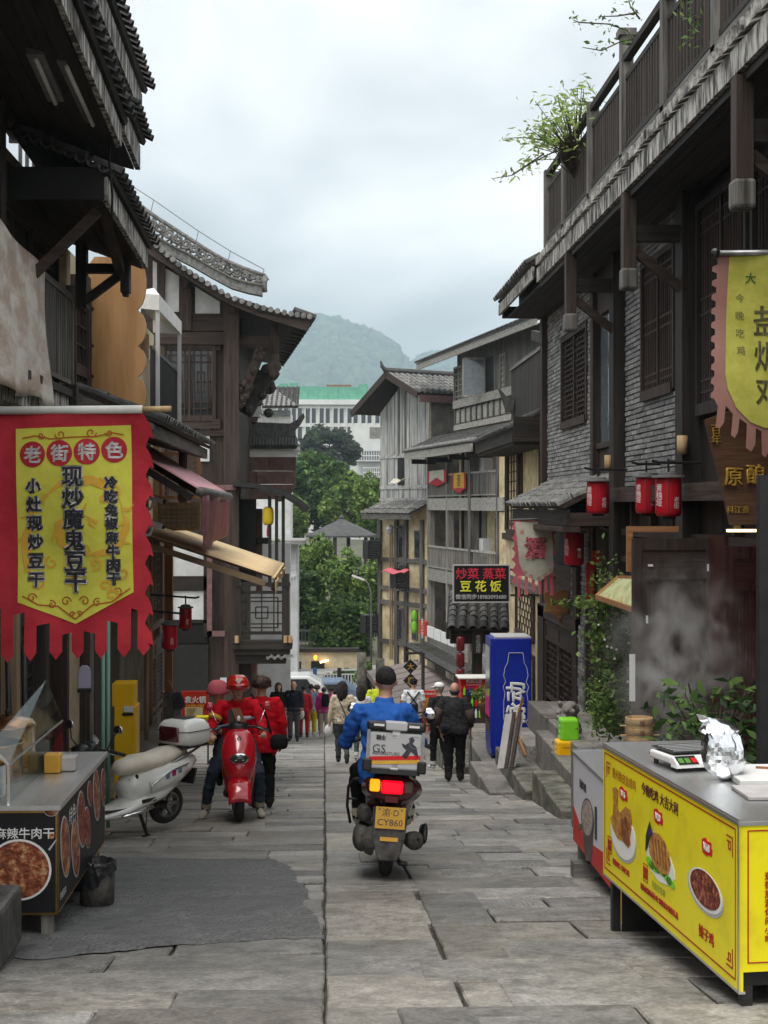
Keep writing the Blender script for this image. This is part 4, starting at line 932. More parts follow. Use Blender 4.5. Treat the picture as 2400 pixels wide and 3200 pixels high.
lo_l=[(425,715),(461,754),(530,795),(603,832),(665,868),(723,899),(775,914),(820,923)];hi_l=[(425,632),(482,675),(545,715),(603,753),(650,783),(700,812),(760,838),(829,862)]
YR=37.2
def off(pts,d):return[(x,y+d)for x,y in pts]
mb=MB();P=[at_y(*p,YR)for p in off(lo_l,-26)]+[at_y(*p,YR)for p in reversed(off(lo_l,3))];mb.prism([(p.x,p.z)for p in P],(0,YR-.12,0),XV,ZV,(0,.3,0));rg=mb.obj('hanging_ridge','tile_g',hall)
mb=MB();P=[at_y(*p,YR)for p in off(lo_l,-33)]+[at_y(*p,YR)for p in reversed(off(lo_l,-27))];mb.prism([(p.x,p.z)for p in P],(0,YR-.17,0),XV,ZV,(0,.4,0));mb.obj('ridge_moulding','stone',rg)
H=[at_y(*p,YR)for p in hi_l];Lw=[at_y(*p,YR)for p in off(lo_l,-34)]
mb=MB();mb.tube(H,.055,8);mb.tube([H[-1],Lw[-1]+Vector((.05,0,0)),Lw[-1]+Vector((.06,0,-.2))],.07,8)
def cat(P,t):s=t*(len(P)-1);i=min(int(s),len(P)-2);return P[i].lerp(P[i+1],s-i)
for i in range(17):
 t=(i+.5)/17;a,b=cat(H,t),cat(Lw,t);c=(a+b)/2;r=(a-b).length*.36;pts=[]
 for k in range(15):an=k/14*math.pi*3.2+i*1.7;rr=r*(1-k/17);pts.append(c+Vector((math.cos(an)*rr,0,math.sin(an)*rr*.9)))
 mb.tube(pts,.042,6)
 mb.tube([a,c+Vector((.1,0,.02)),cat(Lw,min(1,t+.03))],.035,6);mb.tube([cat(H,min(1,t+.03)),c+Vector((.22,0,0)),b],.03,6)
mb.obj('scrollwork','tile_g',rg,True)
mb=MB();W=[at_y(px,py,YR)for px,py in((380,560),(480,625),(620,722),(720,785),(825,842))];mb.tube(W,.012,5)
for w,px in zip(W[1:],(478,610,705,818)):mb.tube([w,w+Vector((-.08,0,-.35))],.012,5)
mb.obj('lightning_wire','greymetal',hall)
# bracket set under the eave
pr('tie_beam','brown_x',hall,748,848,1050,1088,Y=YD,d=.2);pr('eave_strut','brown_z',hall,748,757,995,1048,Y=YD+.3,d=.1)
p=dp(857,1010);mb=MB();mb.tube([dp(857,1000),dp(857,1110)],.13,10);mb.lathe([(.13,0),(.15,-.08),(.12,-.14),(.19,-.25),(.2,-.36),(.13,-.46),(.16,-.52),(.1,-.62),(.02,-.7)],dp(857,1108),12);mb.obj('carved_pendant','brown_z',hall,True)
mb=MB();rl=random.Random(5);a,b=dp(815,1095),dp(748,1265)
mb.beam(a,b,.3,.26)
for k in range(40):c=a.lerp(b,rl.random())+Vector((rl.uniform(-.12,.12),-.16+rl.uniform(-.05,.05),rl.uniform(-.12,.12)));mb.ball(c,rl.uniform(.05,.1),6)
mb.obj('carved_brace','brown_z',hall);mb=MB()
for k in range(26):mb.ball(dp(rl.uniform(755,840),rl.uniform(1150,1290))+YV*rl.uniform(.3,.9),rl.uniform(.1,.2),6)
mb.beam(dp(760,1290)+YV*.6,dp(835,1160)+YV*.6,.5,.4);mb.obj('carved_bracket','dark_z',hall)
# corner wall behind the brackets
pr('side_wall','dark_z',hall,738,746,1030,2330,Y=YD+.8,d=6)
# balcony with lattice front
a,b=dp(735,2010,37.0),dp(905,1800,37.0)
bal=pb('balcony','dark_x',hall,(a.x-.1,b.x+.06,36.95,38.0,a.z-.16,a.z),(a.x-.05,b.x,37.0,38.0,a.z-.3,a.z-.16),(a.x,b.x-.1,37.1,38.0,a.z-.55,a.z-.3))
for x in(a.x+.06,b.x-.1):
 pb('balcony_post','dark_z',bal,(x-.1,x+.1,36.95,37.15,a.z,dp(0,1835,37).z));pb('post_cap','dark_z',bal,(x-.12,x+.12,36.93,37.17,dp(0,1835,37).z,dp(0,1822,37).z),(x-.09,x+.09,36.96,37.14,dp(0,1822,37).z,dp(0,1795,37).z))
zr=dp(0,1822,37).z;pb('balcony_rail','dark_x',bal,(a.x+.16,b.x-.2,37.0,37.1,zr-.1,zr),(a.x+.16,b.x-.2,37.0,37.1,a.z+.22,a.z+.3),(a.x+.16,b.x-.2,37.02,37.08,zr-.3,zr-.22),(a.x+.16,b.x-.2,37.0,37.1,a.z,a.z+.05))
l=MB();lattice(l,(a.x+.16,37.05,a.z+.3),XV,ZV,b.x-a.x-.36,zr-.3-a.z-.3,'ice',.035,.04);l.obj('lattice','dark_z',bal)
for x in(a.x+.05,b.x-.1,b.x+.02):mb=MB();mb.tube([(x,36.9,a.z+.02),(x,36.9,a.z+.2)],.055,8);mb.obj('bamboo_joint','bamboo',bal)
mb=MB();mb.sheet(lambda u,v:(b.x-.6+.7*u,36.98-.3*v,a.z-.32-.03*math.sin(u*25)-.05*v),24,2);mb.obj('drip_edge','lanternhat',bal)
for px in(843,864,885):pr('awning_post','blackmetal',hall,px-5,px+5,1550,1835,Y=37.2,d=.12)
mb=MB();Aw=[at_y(*p,36.8)for p in((728,1512),(790,1516),(850,1528),(900,1545),(935,1566),(965,1592))];V=Aw+[p+Vector((-.2,3.2,0))for p in Aw];k=len(Aw)
mb.add(V,[(i,i+1,k+i+1,k+i)for i in range(k-1)]);mb.obj('door_awning','blackmetal',hall,solid=.12)
pr('dark_doorway','black',hall,748,800,1560,1830,Y=38.3,d=.2);pr('under_wall','dark_z',hall,745,785,2050,2330,Y=37.8,d=.4);pr('stone_column','pinkbeam',hall,783,802,2030,2330,Y=37.9,d=.6);pr('recess_wall','black',hall,800,838,1680,1700,Y=38.4,d=.2);pr('stone_column','brownstone',hall,800,818,1590,1850,Y=38.6,d=.5)  # pink column is the brown pillar's lit right side, put in as colour
# yellow lantern under the awning
t=thing('lantern','yellow lantern with red tassel hanging in the hall balcony','lantern',tuple(dp(838,1630,37.3)))
c=dp(838,1612,37.3);mb=MB();mb.lathe([(.02,.24),(.09,.23),(.13,.19),(.145,.1),(.145,-.12),(.13,-.2),(.09,-.24),(.02,-.25)],c,10);mb.obj('shade','ylantern',t,True);mb=MB();mb.tube([c-ZV*.25,c-ZV*.4,c-ZV*.55],[.02,.045,.035],8);mb.obj('tassel','lantern',t);mb=MB();mb.tube([c+ZV*.24,c+ZV*.45],.01,5);mb.obj('cord','black',t)
# ------------------------------------------------------------------ stepped brown fire wall behind the hall
fw=thing('fire_wall','stepped brown stone fire wall with white cornice and grey tile caps behind the hall','wall',(-2,45,G(45)))
def pp(px,py):p=at_y(px,py,44.5);return(p.x,p.z)
bl=[((742,1428),(742,1470),(840,1470),(840,1428)),((842,1428),(842,1470),(924,1470),(924,1428)),((742,1472),(742,1512),(800,1512),(800,1472)),((802,1472),(802,1512),(922,1512),(923,1472)),((742,1514),(742,1560),(860,1560),(860,1514)),((862,1514),(862,1568),(880,1567),(905,1548),(917,1530),(921,1514)),((745,1320),(745,1345),(785,1345),(785,1320)),((745,1302),(745,1320),(800,1320),(805,1302)),((762,1345),(762,1358),(775,1358),(775,1345))]
for q in bl:mb=MB();mb.prism([pp(*p)for p in q],(0,44.5,0),XV,ZV,(0,.6,0));mb.obj('stone_block','brownstone',fw)
for i,(x0,x1,y0,y1,d)in enumerate(((740,928,1418,1428,.02),(740,932,1408,1418,.08),(740,936,1398,1408,.14),(745,812,1290,1302,.05),(745,818,1280,1290,.1),(745,816,1262,1280,.03))):a,b=pp(x0,y1),pp(x1,y0);pb('cornice','whitewall',fw,(a[0],b[0],44.5-d,45.2+d,a[1],b[1]))
mb=MB();rl=random.Random(2)
for i in range(19):a=Vector((pp(742+i*10,0)[0],44.2,pp(0,1398)[1]));mb.tube([a-YV*.05+ZV*.02,a+Vector((0,.45,.28))],.085,7)
for i in range(8):a=Vector((pp(748+i*9,0)[0],44.3,pp(0,1262)[1]));mb.tube([a,a+Vector((0,.4,.22))],.08,7)
mb.obj('cap_tile','tile',fw)['kind']='stuff'
mb=MB();mb.prism([pp(*p)for p in((745,1372),(745,1345),(800,1318),(905,1322),(925,1312),(948,1288),(952,1300),(938,1325),(920,1345),(928,1372))],(0,44.7,0),XV,ZV,(0,.35,0));mb.obj('cap_ridge','tile',fw);mb=MB();mb.prism([pp(*p)for p in((745,1262),(748,1240),(770,1232),(800,1232),(815,1246),(822,1262))],(0,44.7,0),XV,ZV,(0,.3,0));mb.obj('cap_ridge','tile',fw)
pb('wall_mass','whitewall',fw,(-3.5,pp(905,0)[0],45.2,46,G(45),pp(0,1700)[1]))
# ------------------------------------------------------------------ helpers for faces turned away from the camera
class Face:
 def __init__(s,o,ux):s.o=Vector(o);s.ux=Vector(ux).normalized();s.n=s.ux.cross(ZV)
 def pt(s,px,py,d=0):
  r=ray(px,py);q=s.o+s.n*d;t=(q-CAM).dot(s.n)/r.dot(s.n);p=CAM+r*t;return((p-q).dot(s.ux),p.z)
 def w(s,a,z,d=0):q=s.o+s.ux*a+s.n*d;return Vector((q.x,q.y,z))
 def box(s,mb,a0,a1,z0,z1,d0,d1,mi=0):
  A=[s.w(a,z,d0)for a,z in((a0,z0),(a1,z0),(a1,z1),(a0,z1))];mb.hexa(A+[p+s.n*(d1-d0)for p in A],mi)
 def rect(s,px0,px1,py0,py1):
  m=(px0+px1)/2;return(s.pt(px0,(py0+py1)/2)[0],s.pt(px1,(py0+py1)/2)[0],s.pt(m,py1)[1],s.pt(m,py0)[1])
 def part(s,name,m,parent,px0,px1,py0,py1,d0,d1):mb=MB();s.box(mb,*s.rect(px0,px1,py0,py1),d0,d1);return mb.obj(name,m,parent)
 def raw(s,name,m,parent,a0,a1,z0,z1,d0,d1):mb=MB();s.box(mb,a0,a1,z0,z1,d0,d1);return mb.obj(name,m,parent)
 # ------------------------------------------------------------------ tower house with weathered siding and gable roof
ZL=G(66)
A_,B_=Vector((2.62,66,0)),Vector((4.66,62.5,0));fa=Face(A_,B_-A_);wA=(B_-A_).length
vdir=-fa.n;fb=Face(B_,vdir)
tower=thing('gable_house','tall narrow house with weathered grey board gable above cream plaster storeys','house',(2.9,65,ZL))
zb,zt=fa.pt(1265,1562)[1],fa.pt(1265,1200)[1];zl,zr_=fa.pt(1197,1292)[1],fa.pt(1340,1240)[1];sa=wA*.46
mb=MB();mb.prism([(0,ZL),(wA,ZL),(wA,zr_-.3),(sa,zt-.2),(0,zl-.3)],fa.o,fa.ux,ZV,-fa.n*7);mb.obj('wall','yplaster',tower)
fb.raw('side_wall','greywall',tower,.02,6.5,ZL,zr_-.1,.0,.05)
nb=13
for i in range(nb):
 s0,s1=wA*i/nb+.012,wA*(i+1)/nb-.012;zz=lambda s:zl+(zt-zl)*s/sa if s<sa else zt+(zr_-zt)*(s-sa)/(wA-sa)
 for(b0,b1)in((zb+.55,None),(zb,zb+.5)):
  if b1 is None:
   wnd=fa.rect(1246,1268,1425,1516);q=[(s0,b0),(s1,b0),(s1,zz(s1)),(s0,zz(s0))]
  else:q=[(s0,b0),(s1,b0),(s1,b1),(s0,b1)]
  mb=MB();mb.prism(q,fa.o,fa.ux,ZV,fa.n*(.04+.012*(i%2)));mb.obj('siding_board','pale_z',tower)
for(y0,y1)in((1418,1430),(1518,1528),(1556,1566)):fa.part('siding_rail','pale_x',tower,1190,1345,y0,y1,0,.08)
for px in(1247,1268):fa.part('siding_batten','grey_z',tower,px,px+5,1215,1425,0,.09)
fa.part('window','black',tower,1246,1266,1430,1516,.03,.07)
# roof
za=zt+.45;ea=(-1.15,fa.pt(1170,1290)[1]);eb=(wA+.35,zr_+.1);ov=.9
def rp(s,z,d):return fa.w(s,z,d)
for(s0,z0,s1,z1,nm)in((ea[0],ea[1],sa,za,'l'),(eb[0],eb[1],sa,za,'r')):
 p0,p1=rp(s0,z0,ov),rp(s0,z0,-7);tile_roof(tower,p0,p1,rp(s1,z1,ov)-p0,.3,.45,.1,eave=(nm=='r'),soffit='dark_y',m1='tile',mi='tile_g' if nm=='r' else 'tile_i',thick=.1)
 mb=MB();mb.beam(rp(s0,z0-.08,ov+.02),rp(s1,z1-.06,ov+.02),.06,.3);mb.obj('verge_board','brown_x',tower)
mb=MB();mb.tube([rp(sa,za+.14,ov+.1),rp(sa,za+.14,-7)],.13,8);mb.tube([rp(sa,za+.14,ov+.05),rp(sa,za+.3,ov+.22),rp(sa,za+.55,ov+.3)],[.12,.1,.03],6);mb.obj('ridge','tile',tower)
p0=rp(eb[0],eb[1]-.22,ov-.1);mb=MB();mb.beam(p0,rp(eb[0],eb[1]-.22,-7),.08,.32);mb.obj('eave_fascia','pinkbeam',tower)
# skirt roof and lower storeys
sk0=fa.pt(1183,1566)[1];a0=rp(-.2,sk0-.55,.95);tile_roof(tower,a0,rp(wA-.2,sk0-.55,.95),rp(.35,sk0+.0,.05)-rp(-.2,sk0-.55,.95),.2,.3,.07,mi='tile_g',m1='tile_g',eave=True)
fa.raw('skirt_fascia','grey_x',tower,-.2,wA-.2,sk0-.82,sk0-.6,.9,.95)
for px in(1186,1238,1268,1318):fa.part('post','grey_z',tower,px,px+9,1625,2150,0,.12)
for y in(1745,1835,1880,2005):fa.part('beam','grey_x',tower,1190,1345,y,y+14,0,.10)
for(x0,x1,y0,y1)in((1248,1264,1640,1745),(1298,1318,1658,1745),(1248,1266,1762,1830),(1246,1262,1900,2000),(1290,1308,1905,2000)):w_=fa.part('window','grey_z',tower,x0,x1,y0,y1,.02,.07);fa.part('pane','darkglass',w_,x0+3,x1-3,y0+4,y1-4,.06,.08)
for(x0,x1,y0,y1)in((1176,1226,1690,1746),(1262,1316,1776,1838),(1168,1220,1922,1980)):
 a0,a1,z0,z1=fa.rect(x0,x1,y0,y1);c=fa.raw('condenser_cage','blackmetal',tower,a0,a0+.5,z0,z1,.1,.75)
 for k in range(9):z=z0+(z1-z0)*k/8;fa.raw('cage_bar','blackmetal',c,a0+.5,a1,z-.02,z+.02,.68,.72)
 for k in range(5):s=a0+.5+(a1-a0-.5)*(k+1)/5;fa.raw('cage_bar','blackmetal',c,s-.02,s+.02,z0-.1,z1+.15,.66,.70)
for px in(1228,1234):mb=MB();mb.tube([fa.w(*fa.pt(px,1640),.15),fa.w(*fa.pt(px,2060),.15)],.035,6);mb.obj('pipe','tan_z',tower)
mb=MB();c=fa.w(*fa.pt(1252,1658),.6);mb.ball(c,(.14,.14,.17),10);mb.beam(c+ZV*.1,c+ZV*.15-fa.n*.5,.06,.06);mb.lathe([(.16,0),(.18,.08),(.1,.2),(.02,.22)],c+ZV*.02,10);tag(mb.obj('dome_camera','signgrey'),'white dome camera on the cream wall of the gable house','camera')
# ------------------------------------------------------------------ balcony house beside it
Pa,Pb=Vector((4.5,62,0)),Vector((6.5,51,0));fm=Face(Pa,Pb-Pa);wM=(Pb-Pa).length
balc=thing('balcony_house','three storey cream house with timber balconies and a boarded top floor','house',(5.5,57,G(57)))
fm.raw('wall','yplaster',balc,-.2,wM+4,G(57),4.2,-1.8,-1.5);fm.raw('house_core','black',balc,.2,wM+4,G(57),7.4,-6,-1.9)
def fmp(*a):return fm.part(*a)
z_r=[fm.pt(1420,y)[1]for y in(1578,1812,2040)]
for z in z_r:
 fm.raw('floor_band','weather_x',balc,-.1,wM-.2,z-.22,z+.28,-.12,.0);fm.raw('floor_slab','greywall',balc,-.1,wM,z-.1,z+.25,-1.6,-.13)
for s,m,w_ in((.05,'weather_z',.1),(3.2,'weather_z',.1),(6.6,'grey_z',.34),(10.2,'grey_z',.12)):fm.raw('post',m,balc,s-w_/2,s+w_/2,G(57),4.0,-.3,.02)
for z in z_r[:2]:
 rl_=fm.raw('balcony_railing','weather_x',balc,.1,10.1,z+1.22,z+1.3,-.08,0);fm.raw('bottom_rail','weather_x',rl_,.1,10.1,z+.36,z+.41,-.07,-.01);s=.25
 while s<10:
  if not 6.3<s<6.9:fm.raw('baluster','weather_z',rl_,s-.02,s+.02,z+.41,z+1.22,-.055,-.02)
  s+=.2
for(x0,x1,y0,y1)in((1345,1400,1400,1560),(1345,1400,1600,1785),(1340,1398,1850,2010)):
 a0,a1,z0,z1=fm.rect(x0,x1,y0,y1);fm.raw('loggia_back','greywall',balc,a0-.3,a1+.6,z0-.2,z1+.2,-1.5,-1.46)
 for f in(.05,.5,.95):s=a0+(a1-a0)*f;fm.raw('loggia_stud','dark_z',balc,s-.06,s+.06,z0-.2,z1+.2,-1.46,-1.38)
for(x0,x1,y0,y1)in((1430,1458,1415,1560),(1424,1464,1620,1785),(1508,1553,1440,1560),(1508,1553,1620,1790),(1415,1440,1850,2010)):
 a0,a1,z0,z1=fm.rect(x0,x1,y0,y1);a0+=.8;a1+=.8;d_=fm.raw('shutter_door','dark_z',balc,a0,a1,z0,z1,-1.5,-1.42)
 for k in range(16):z=z0+(z1-z0)*(k+.5)/16;fm.raw('louvre','grey_x',d_,a0+.08,a1-.08,z-.035,z+.02,-1.42,-1.39)
for(x0,x1,y0,y1,nm)in((1452,1486,1426,1472,'upper'),(1447,1482,1683,1735,'lower')):
 a0,a1,z0,z1=fm.rect(x0,x1,y0,y1);mb=MB();fm.box(mb,a0,a1,z0,z1,-.7,-.35);t=thing('air_conditioner',f'white air conditioner unit on the {nm} balcony of the cream house','air conditioner',tuple(fm.w(a0,z0,-.5)),0,'balcony air conditioners');mb.obj('body','white',t)
 c=fm.w((a0+a1)/2,(z0+z1)/2,-.34);mb=MB();mb.lathe([(.05,.0),(.3,.01),(.32,-.02)],c,16,axis=fm.n);mb.obj('fan_grille','signgrey',t)
for(x0,x1,y0,y1)in((1556,1592,1400,1556),(1556,1592,1600,1780),(1556,1592,1835,2000)):fm.part('wall_panel','yplaster',balc,x0,x1,y0,y1,-.2,-.05)
# skirt eave below the boarded floor, boarded upper floor
e0=fm.w(-.5,3.85,.95);e1=fm.w(wM-1.2,3.85,.95);tile_roof(balc,e0,e1,fm.w(0,4.5,-.5)-fm.w(0,3.85,.95),.24,.35,.08,m1='tile_g')
fm.raw('eave_fascia','weather_x',balc,-.5,wM-1.2,3.5,3.8,.85,.92)
for s in(.6,3.2,6.6,9):fm.raw('bracket','dark_x',balc,s-.08,s+.08,3.3,3.5,-.2,.85)
fu=Face(fm.w(2.7,0,-.6),fm.ux)
fu.raw('cream_strip','cream',balc,0,12,4.2,5.0,-.2,.0);uz=[fu.pt(1500,y)[1]for y in(1325,1262,1240,1040)]
boards(balc,fu.w(0,uz[2],-.02),fu.ux,ZV,13,7.85-uz[2],.28,'grey_z','wall_board',seed=8)
fu.raw('panel_rail','weather_x',balc,0,12,uz[0]-.1,uz[0]+.12,0,.16);fu.raw('sill_rail','weather_x',balc,0,12,uz[1],uz[2]+.05,0,.2);fu.raw('panel_back','grey_x',balc,0,12,uz[0]+.12,uz[1],0,.06)
for k in range(13):s=.05+k*.78;fu.raw('panel_stile','grey_z',balc,s-.05,s+.05,uz[0]+.12,uz[1],.06,.14);fu.raw('wall_panel','weather_x',balc,s+.13,s+.65,uz[0]+.2,uz[1]-.08,.06,.1)
a0,a1,z0,z1=fu.rect(1424,1482,1145,1252);window(balc,fu.w(a0,z0,.03),fu.ux,ZV,a1-a0,z1-z0,'grid','weather_z','weather_z','darkglass',.09,5,6,1,bar=.05)
a0,a1,z0,z1=fu.rect(1519,1550,1115,1236);fu.raw('window_opening','black',balc,a0,a1,z0,z1,0,.04)
for s,an in((a0,1.9),(a1,-.2)):
 pA=fu.w(s,z0,.05);dx=(fu.n*math.sin(an)*.9+fu.ux*(-math.cos(an)if an<0 else math.cos(an))*.6);mb=MB();
 w2=dx.normalized()*.85;mb.beam(pA+ZV*.03,pA+w2+ZV*.03,.05,.07);mb.beam(pA+ZV*(z1-z0),pA+w2+ZV*(z1-z0),.05,.07);mb.beam(pA,pA+ZV*(z1-z0),.06,.06);mb.beam(pA+w2,pA+w2+ZV*(z1-z0),.06,.06);sh_=mb.obj('window_leaf','weather_z',balc)
 mb=MB();mb.add([pA,pA+w2,pA+w2+ZV*(z1-z0),pA+ZV*(z1-z0)],[(0,1,2,3)]);mb.obj('pane','skyglass',sh_)
a0,a1,z0,z1=fu.rect(1568,1582,1112,1222);window(balc,fu.w(a0,z0,.03),fu.ux,ZV,a1-a0,z1-z0,'grid','weather_z','weather_z','darkglass',.08,2,6,1,bar=.05)
r0,r1=fu.w(-3.2,7.75,1.0),fu.w(13,7.75,1.0);tile_roof(balc,r0,r1,Vector((0,0,.9))-fu.n*2.6,.26,.4,.09,soffit='grey_x')
mb=MB();mb.beam(r0-ZV*.17-fu.n*.06,r1-ZV*.17-fu.n*.06,.06,.24);mb.obj('roof_fascia','weather_x',balc)
# small cloths hanging on the balcony rail
def little_banner(label,px0,px1,py0,py1,m,edge,ch=None,name='banner',d=.08):
 a0,a1,z0,z1=fm.rect(px0,px1,py0,py1);zz=z0+(z1-z0)*.25;t=thing(name,label,'banner',tuple(fm.w(a0,z1,d)),0,'cloths on the balcony rails')
 mb=MB();mb.prism([(a0,z1),(a1,z1),(a1,zz),((a0+a1)/2,z0),(a0,zz)],fm.w(0,0,d),fm.ux,ZV,fm.n*.02);mb.obj('border',edge,t)
 i=(a1-a0)*.12;mb=MB();mb.prism([(a0+i,z1),(a1-i,z1),(a1-i,zz),((a0+a1)/2,z0+i),(a0+i,zz)],fm.w(0,0,d+.02),fm.ux,ZV,fm.n*.012);mb.obj('field',m,t)
 if ch:letter(ch,'ink',t,fm.w((a0+a1)/2,(z1+zz)/2,d+.04),fm.ux,ZV,.55,width=.5)
little_banner('yellow pennant with red fringe and one black character on the balcony rail',1421,1463,1478,1542,'bannerorange','bannerred','酒')
little_banner('white pennant with red fringe slung over the balcony rail',1342,1402,1470,1520,'oldcloth','bannerred')
mb=MB();c=fa.w(*fa.pt(1290,1498),.5);mb.sheet(lambda u,v:c+fa.ux*(u*1.5-.9)+ZV*(-.05*v*6*(1-u)+.05*math.sin(u*9))+fa.n*(.3*v),8,4);tag(mb.obj('cloth','oldcloth',None,True,solid=.02),'pale cloth blown over a rail below the gable window','cloth')
mb=MB();c=fa.w(*fa.pt(1288,1778),.8);mb.sheet(lambda u,v:c+fa.ux*(u*1.9-.9)+ZV*(-.05*v*3+.06*math.sin(u*9))+fa.n*(.3*v),8,4);tag(mb.obj('cloth','clothpink',None,True,solid=.02),'red and white cloth lying over the condenser cage','cloth')
# shop signs low on the balcony house
t=thing('shop_sign','red board and white panel sign along the balcony house','sign',tuple(fm.w(1,-3.6,.3)));a0,a1,z0,z1=fm.rect(1330,1352,1940,1985);fm.raw('red_board','posterred',t,a0,a1,z0,z1,.2,.3);letter('老街','white',t,fm.w((a0+a1)/2,(z0+z1)/2,.31),fm.ux,ZV,.5,vertical=True,width=.45)
for k in range(4):a0,a1,z0,z1=fm.rect(1354+k*22,1374+k*22,1958+k*9,1992+k*9);fm.raw('white_panel','white',t,a0,a1,z0,z1,.2,.28)
mb=MB();c=fm.w(*fm.pt(1322,1945),.4);mb.ball(c+ZV*.3,(.12,.06,.26),10);mb.ball(c-ZV*.2,(.12,.06,.3),10);tag(mb.obj('green_sign','limebox',None,True),'lime green gourd shaped sign beside the red board','sign')
# ------------------------------------------------------------------ low plank roof and tin roof in front of it
pk=thing('plank_canopy','low canopy roof of grey brown planks beyond the shopfronts','canopy',tuple(at_y(1250,2190,44)))
cA,cB,cC,cD=at_y(1150,2095,50),at_y(1300,2062,54),at_y(1470,2160,47),at_y(1245,2222,41)
for k in range(8):
 f0,f1=k/8+.006,(k+1)/8-.006;a,b,c,d_=cA.lerp(cD,f0),cB.lerp(cC,f0),cB.lerp(cC,f1),cA.lerp(cD,f1);mb=MB();mb.hexa([p-ZV*.05 for p in(a,b,c,d_)]+[a,b,c,d_]);mb.obj('plank','plank_x',pk)
for p in(cA,cD,cC,cB):mb=MB();mb.tube([(p.x,p.y,G(p.y)),p],.09,8);mb.obj('post','brown_z',pk)
mb=MB();mb.beam(cA-ZV*.1,cD-ZV*.1,.1,.2);mb.obj('edge_beam','plank_y',pk)
tn=thing('tin_roof','dark corrugated lean-to roof with a row of tile ends under the balconies','roof',tuple(at_y(1380,2080,52)));cA2,cB2,cC2,cD2=at_y(1268,2020,56),at_y(1330,2006,58),at_y(1500,2080,50),at_y(1425,2112,46)
tile_roof(tn,cA2,cD2,cB2-cA2,.22,.5,.075);
for p in(cA2,cD2):mb=MB();mb.tube([(p.x,p.y,G(p.y)),p],.08,8);mb.obj('post','brown_z',tn)
for px,py,y,r,nm in((1130,2040,52,.17,'round grey concrete post among the shrubs'),(1188,2058,45,.14,'mossy timber post at the corner of the plank canopy')):
 p=at_y(px,py,y);mb=MB();mb.tube([(p.x,y,G(y)),(p.x,y,p.z)],r,12);tag(mb.obj('post','mossy',None,True),nm,'post')
 # hanging diamond signs
t=thing('diamond_sign','two black diamond boards with gold characters hanging from a bracket post','sign',(at_y(1322,2040,36).x,36,G(36)));p=at_y(1322,2040,36)
mb=MB();mb.tube([(p.x,36,G(36)),(p.x,36,p.z)],.045,8);mb.beam(p,at_y(1262,2042,36),.05,.06);mb.obj('post','dark_z',t)
for ch_,py in(('大',2083),('夏',2127)):
 c=at_y(1283,py,36);r=.19;mb=MB();mb.prism([(-r,0),(0,-r),(r,0),(0,r)],c,XV,ZV,(0,.03,0));d_=mb.obj('board','signblack',t);letter(ch_,'gold',d_,c-YV*.004,XV,ZV,.2,width=.17)
 mb=MB();mb.tube([c+ZV*r,c+ZV*(r+.12)],.006,4);mb.obj('chain','black',t)
 # ------------------------------------------------------------------ small tiled gate by the fridge with lantern string
gate=thing('tiled_gate','small timber gate with dark tiled roof below the black menu sign','gate',(3.2,29,G(29)))
g0,g1=at_y(1396,1962,28.4),at_y(1592,1968,28.4);tile_roof(gate,g0,g1,Vector((.15,1.3,.62)),.19,.2,.085,mi='tile_i')
pb('gate_beam','dark_x',gate,(g0.x+.1,g1.x,28.6,28.85,g0.z-.34,g0.z-.06));pb('gate_beam','dark_x',gate,(g0.x+.1,g1.x,29.6,29.8,g0.z-.34,g0.z))
for px in(1490,1580):p=at_y(px,0,28.7);pb('gate_post','dark_z',gate,(p.x-.1,p.x+.1,28.6,28.8,G(29)-.2,g0.z-.34))
pb('gate_plaque','dark_z',gate,(at_y(1478,0,28.4).x,at_y(1510,0,28.4).x,28.45,28.5,at_y(0,2050,28.4).z,at_y(0,1975,28.4).z));letter('老街酒坊','greyboard',gate,at_y(1494,2012,28.44),XV,ZV,.1,vertical=True,spacing=.9)
mb=MB();p=at_y(1545,2010,28.3);mb.prism([(-.13,-.18),(.25,-.18),(.25,.16),(0,.16),(-.13,0)],p,XV,ZV,(0,.03,0));mb.obj('wood_tag','orange_x',gate)
ls=thing('lantern_string','column of four dull red lanterns hanging at the tiled gate','lantern',tuple(at_y(1439,2200,28.2)))
for k in range(4):c=at_y(1439,2012+k*50,28.2);mb=MB();mb.lathe([(.02,.15),(.07,.14),(.085,.11),(.085,-.11),(.07,-.14),(.02,-.15)],c,10);mb.obj('lantern_body','redplastic',ls,True)
mb=MB();mb.tube([at_y(1439,1965,28.2),at_y(1439,2190,28.2)],.012,5);mb.obj('cord','black',ls)
# menu board sign
sg=thing('menu_sign','black signboard with red, yellow and grey lettering above the tiled gate','sign',tuple(at_y(1505,1880,28.0)));a,b=at_y(1419,1880,28),at_y(1590,1768,28)
pb('board','signblack',sg,(a.x,b.x,28,28.08,a.z,b.z));pb('frame','signgrey',sg,(a.x-.02,b.x+.02,27.985,28.09,b.z,b.z+.025),(a.x-.02,b.x+.02,27.985,28.09,a.z-.025,a.z),(a.x-.025,a.x,27.985,28.09,a.z,b.z),(b.x,b.x+.025,27.985,28.09,a.z,b.z));w=b.x-a.x
letter('炒菜 蒸菜','signred',sg,at_y(1503,1793,27.995),XV,ZV,.24,bold=.004,width=w*.92);letter('豆 花 饭','signyellow',sg,at_y(1503,1833,27.995),XV,ZV,.24,bold=.006,width=w*.76);letter('微信同步18983093680','signgrey',sg,at_y(1503,1865,27.995),XV,ZV,.1,bold=.002,width=w*.93)
pb('bracket','blackmetal',sg,(b.x,4.4,28.02,28.06,b.z-.1,b.z-.06),(b.x,4.4,28.02,28.06,a.z+.1,a.z+.14))
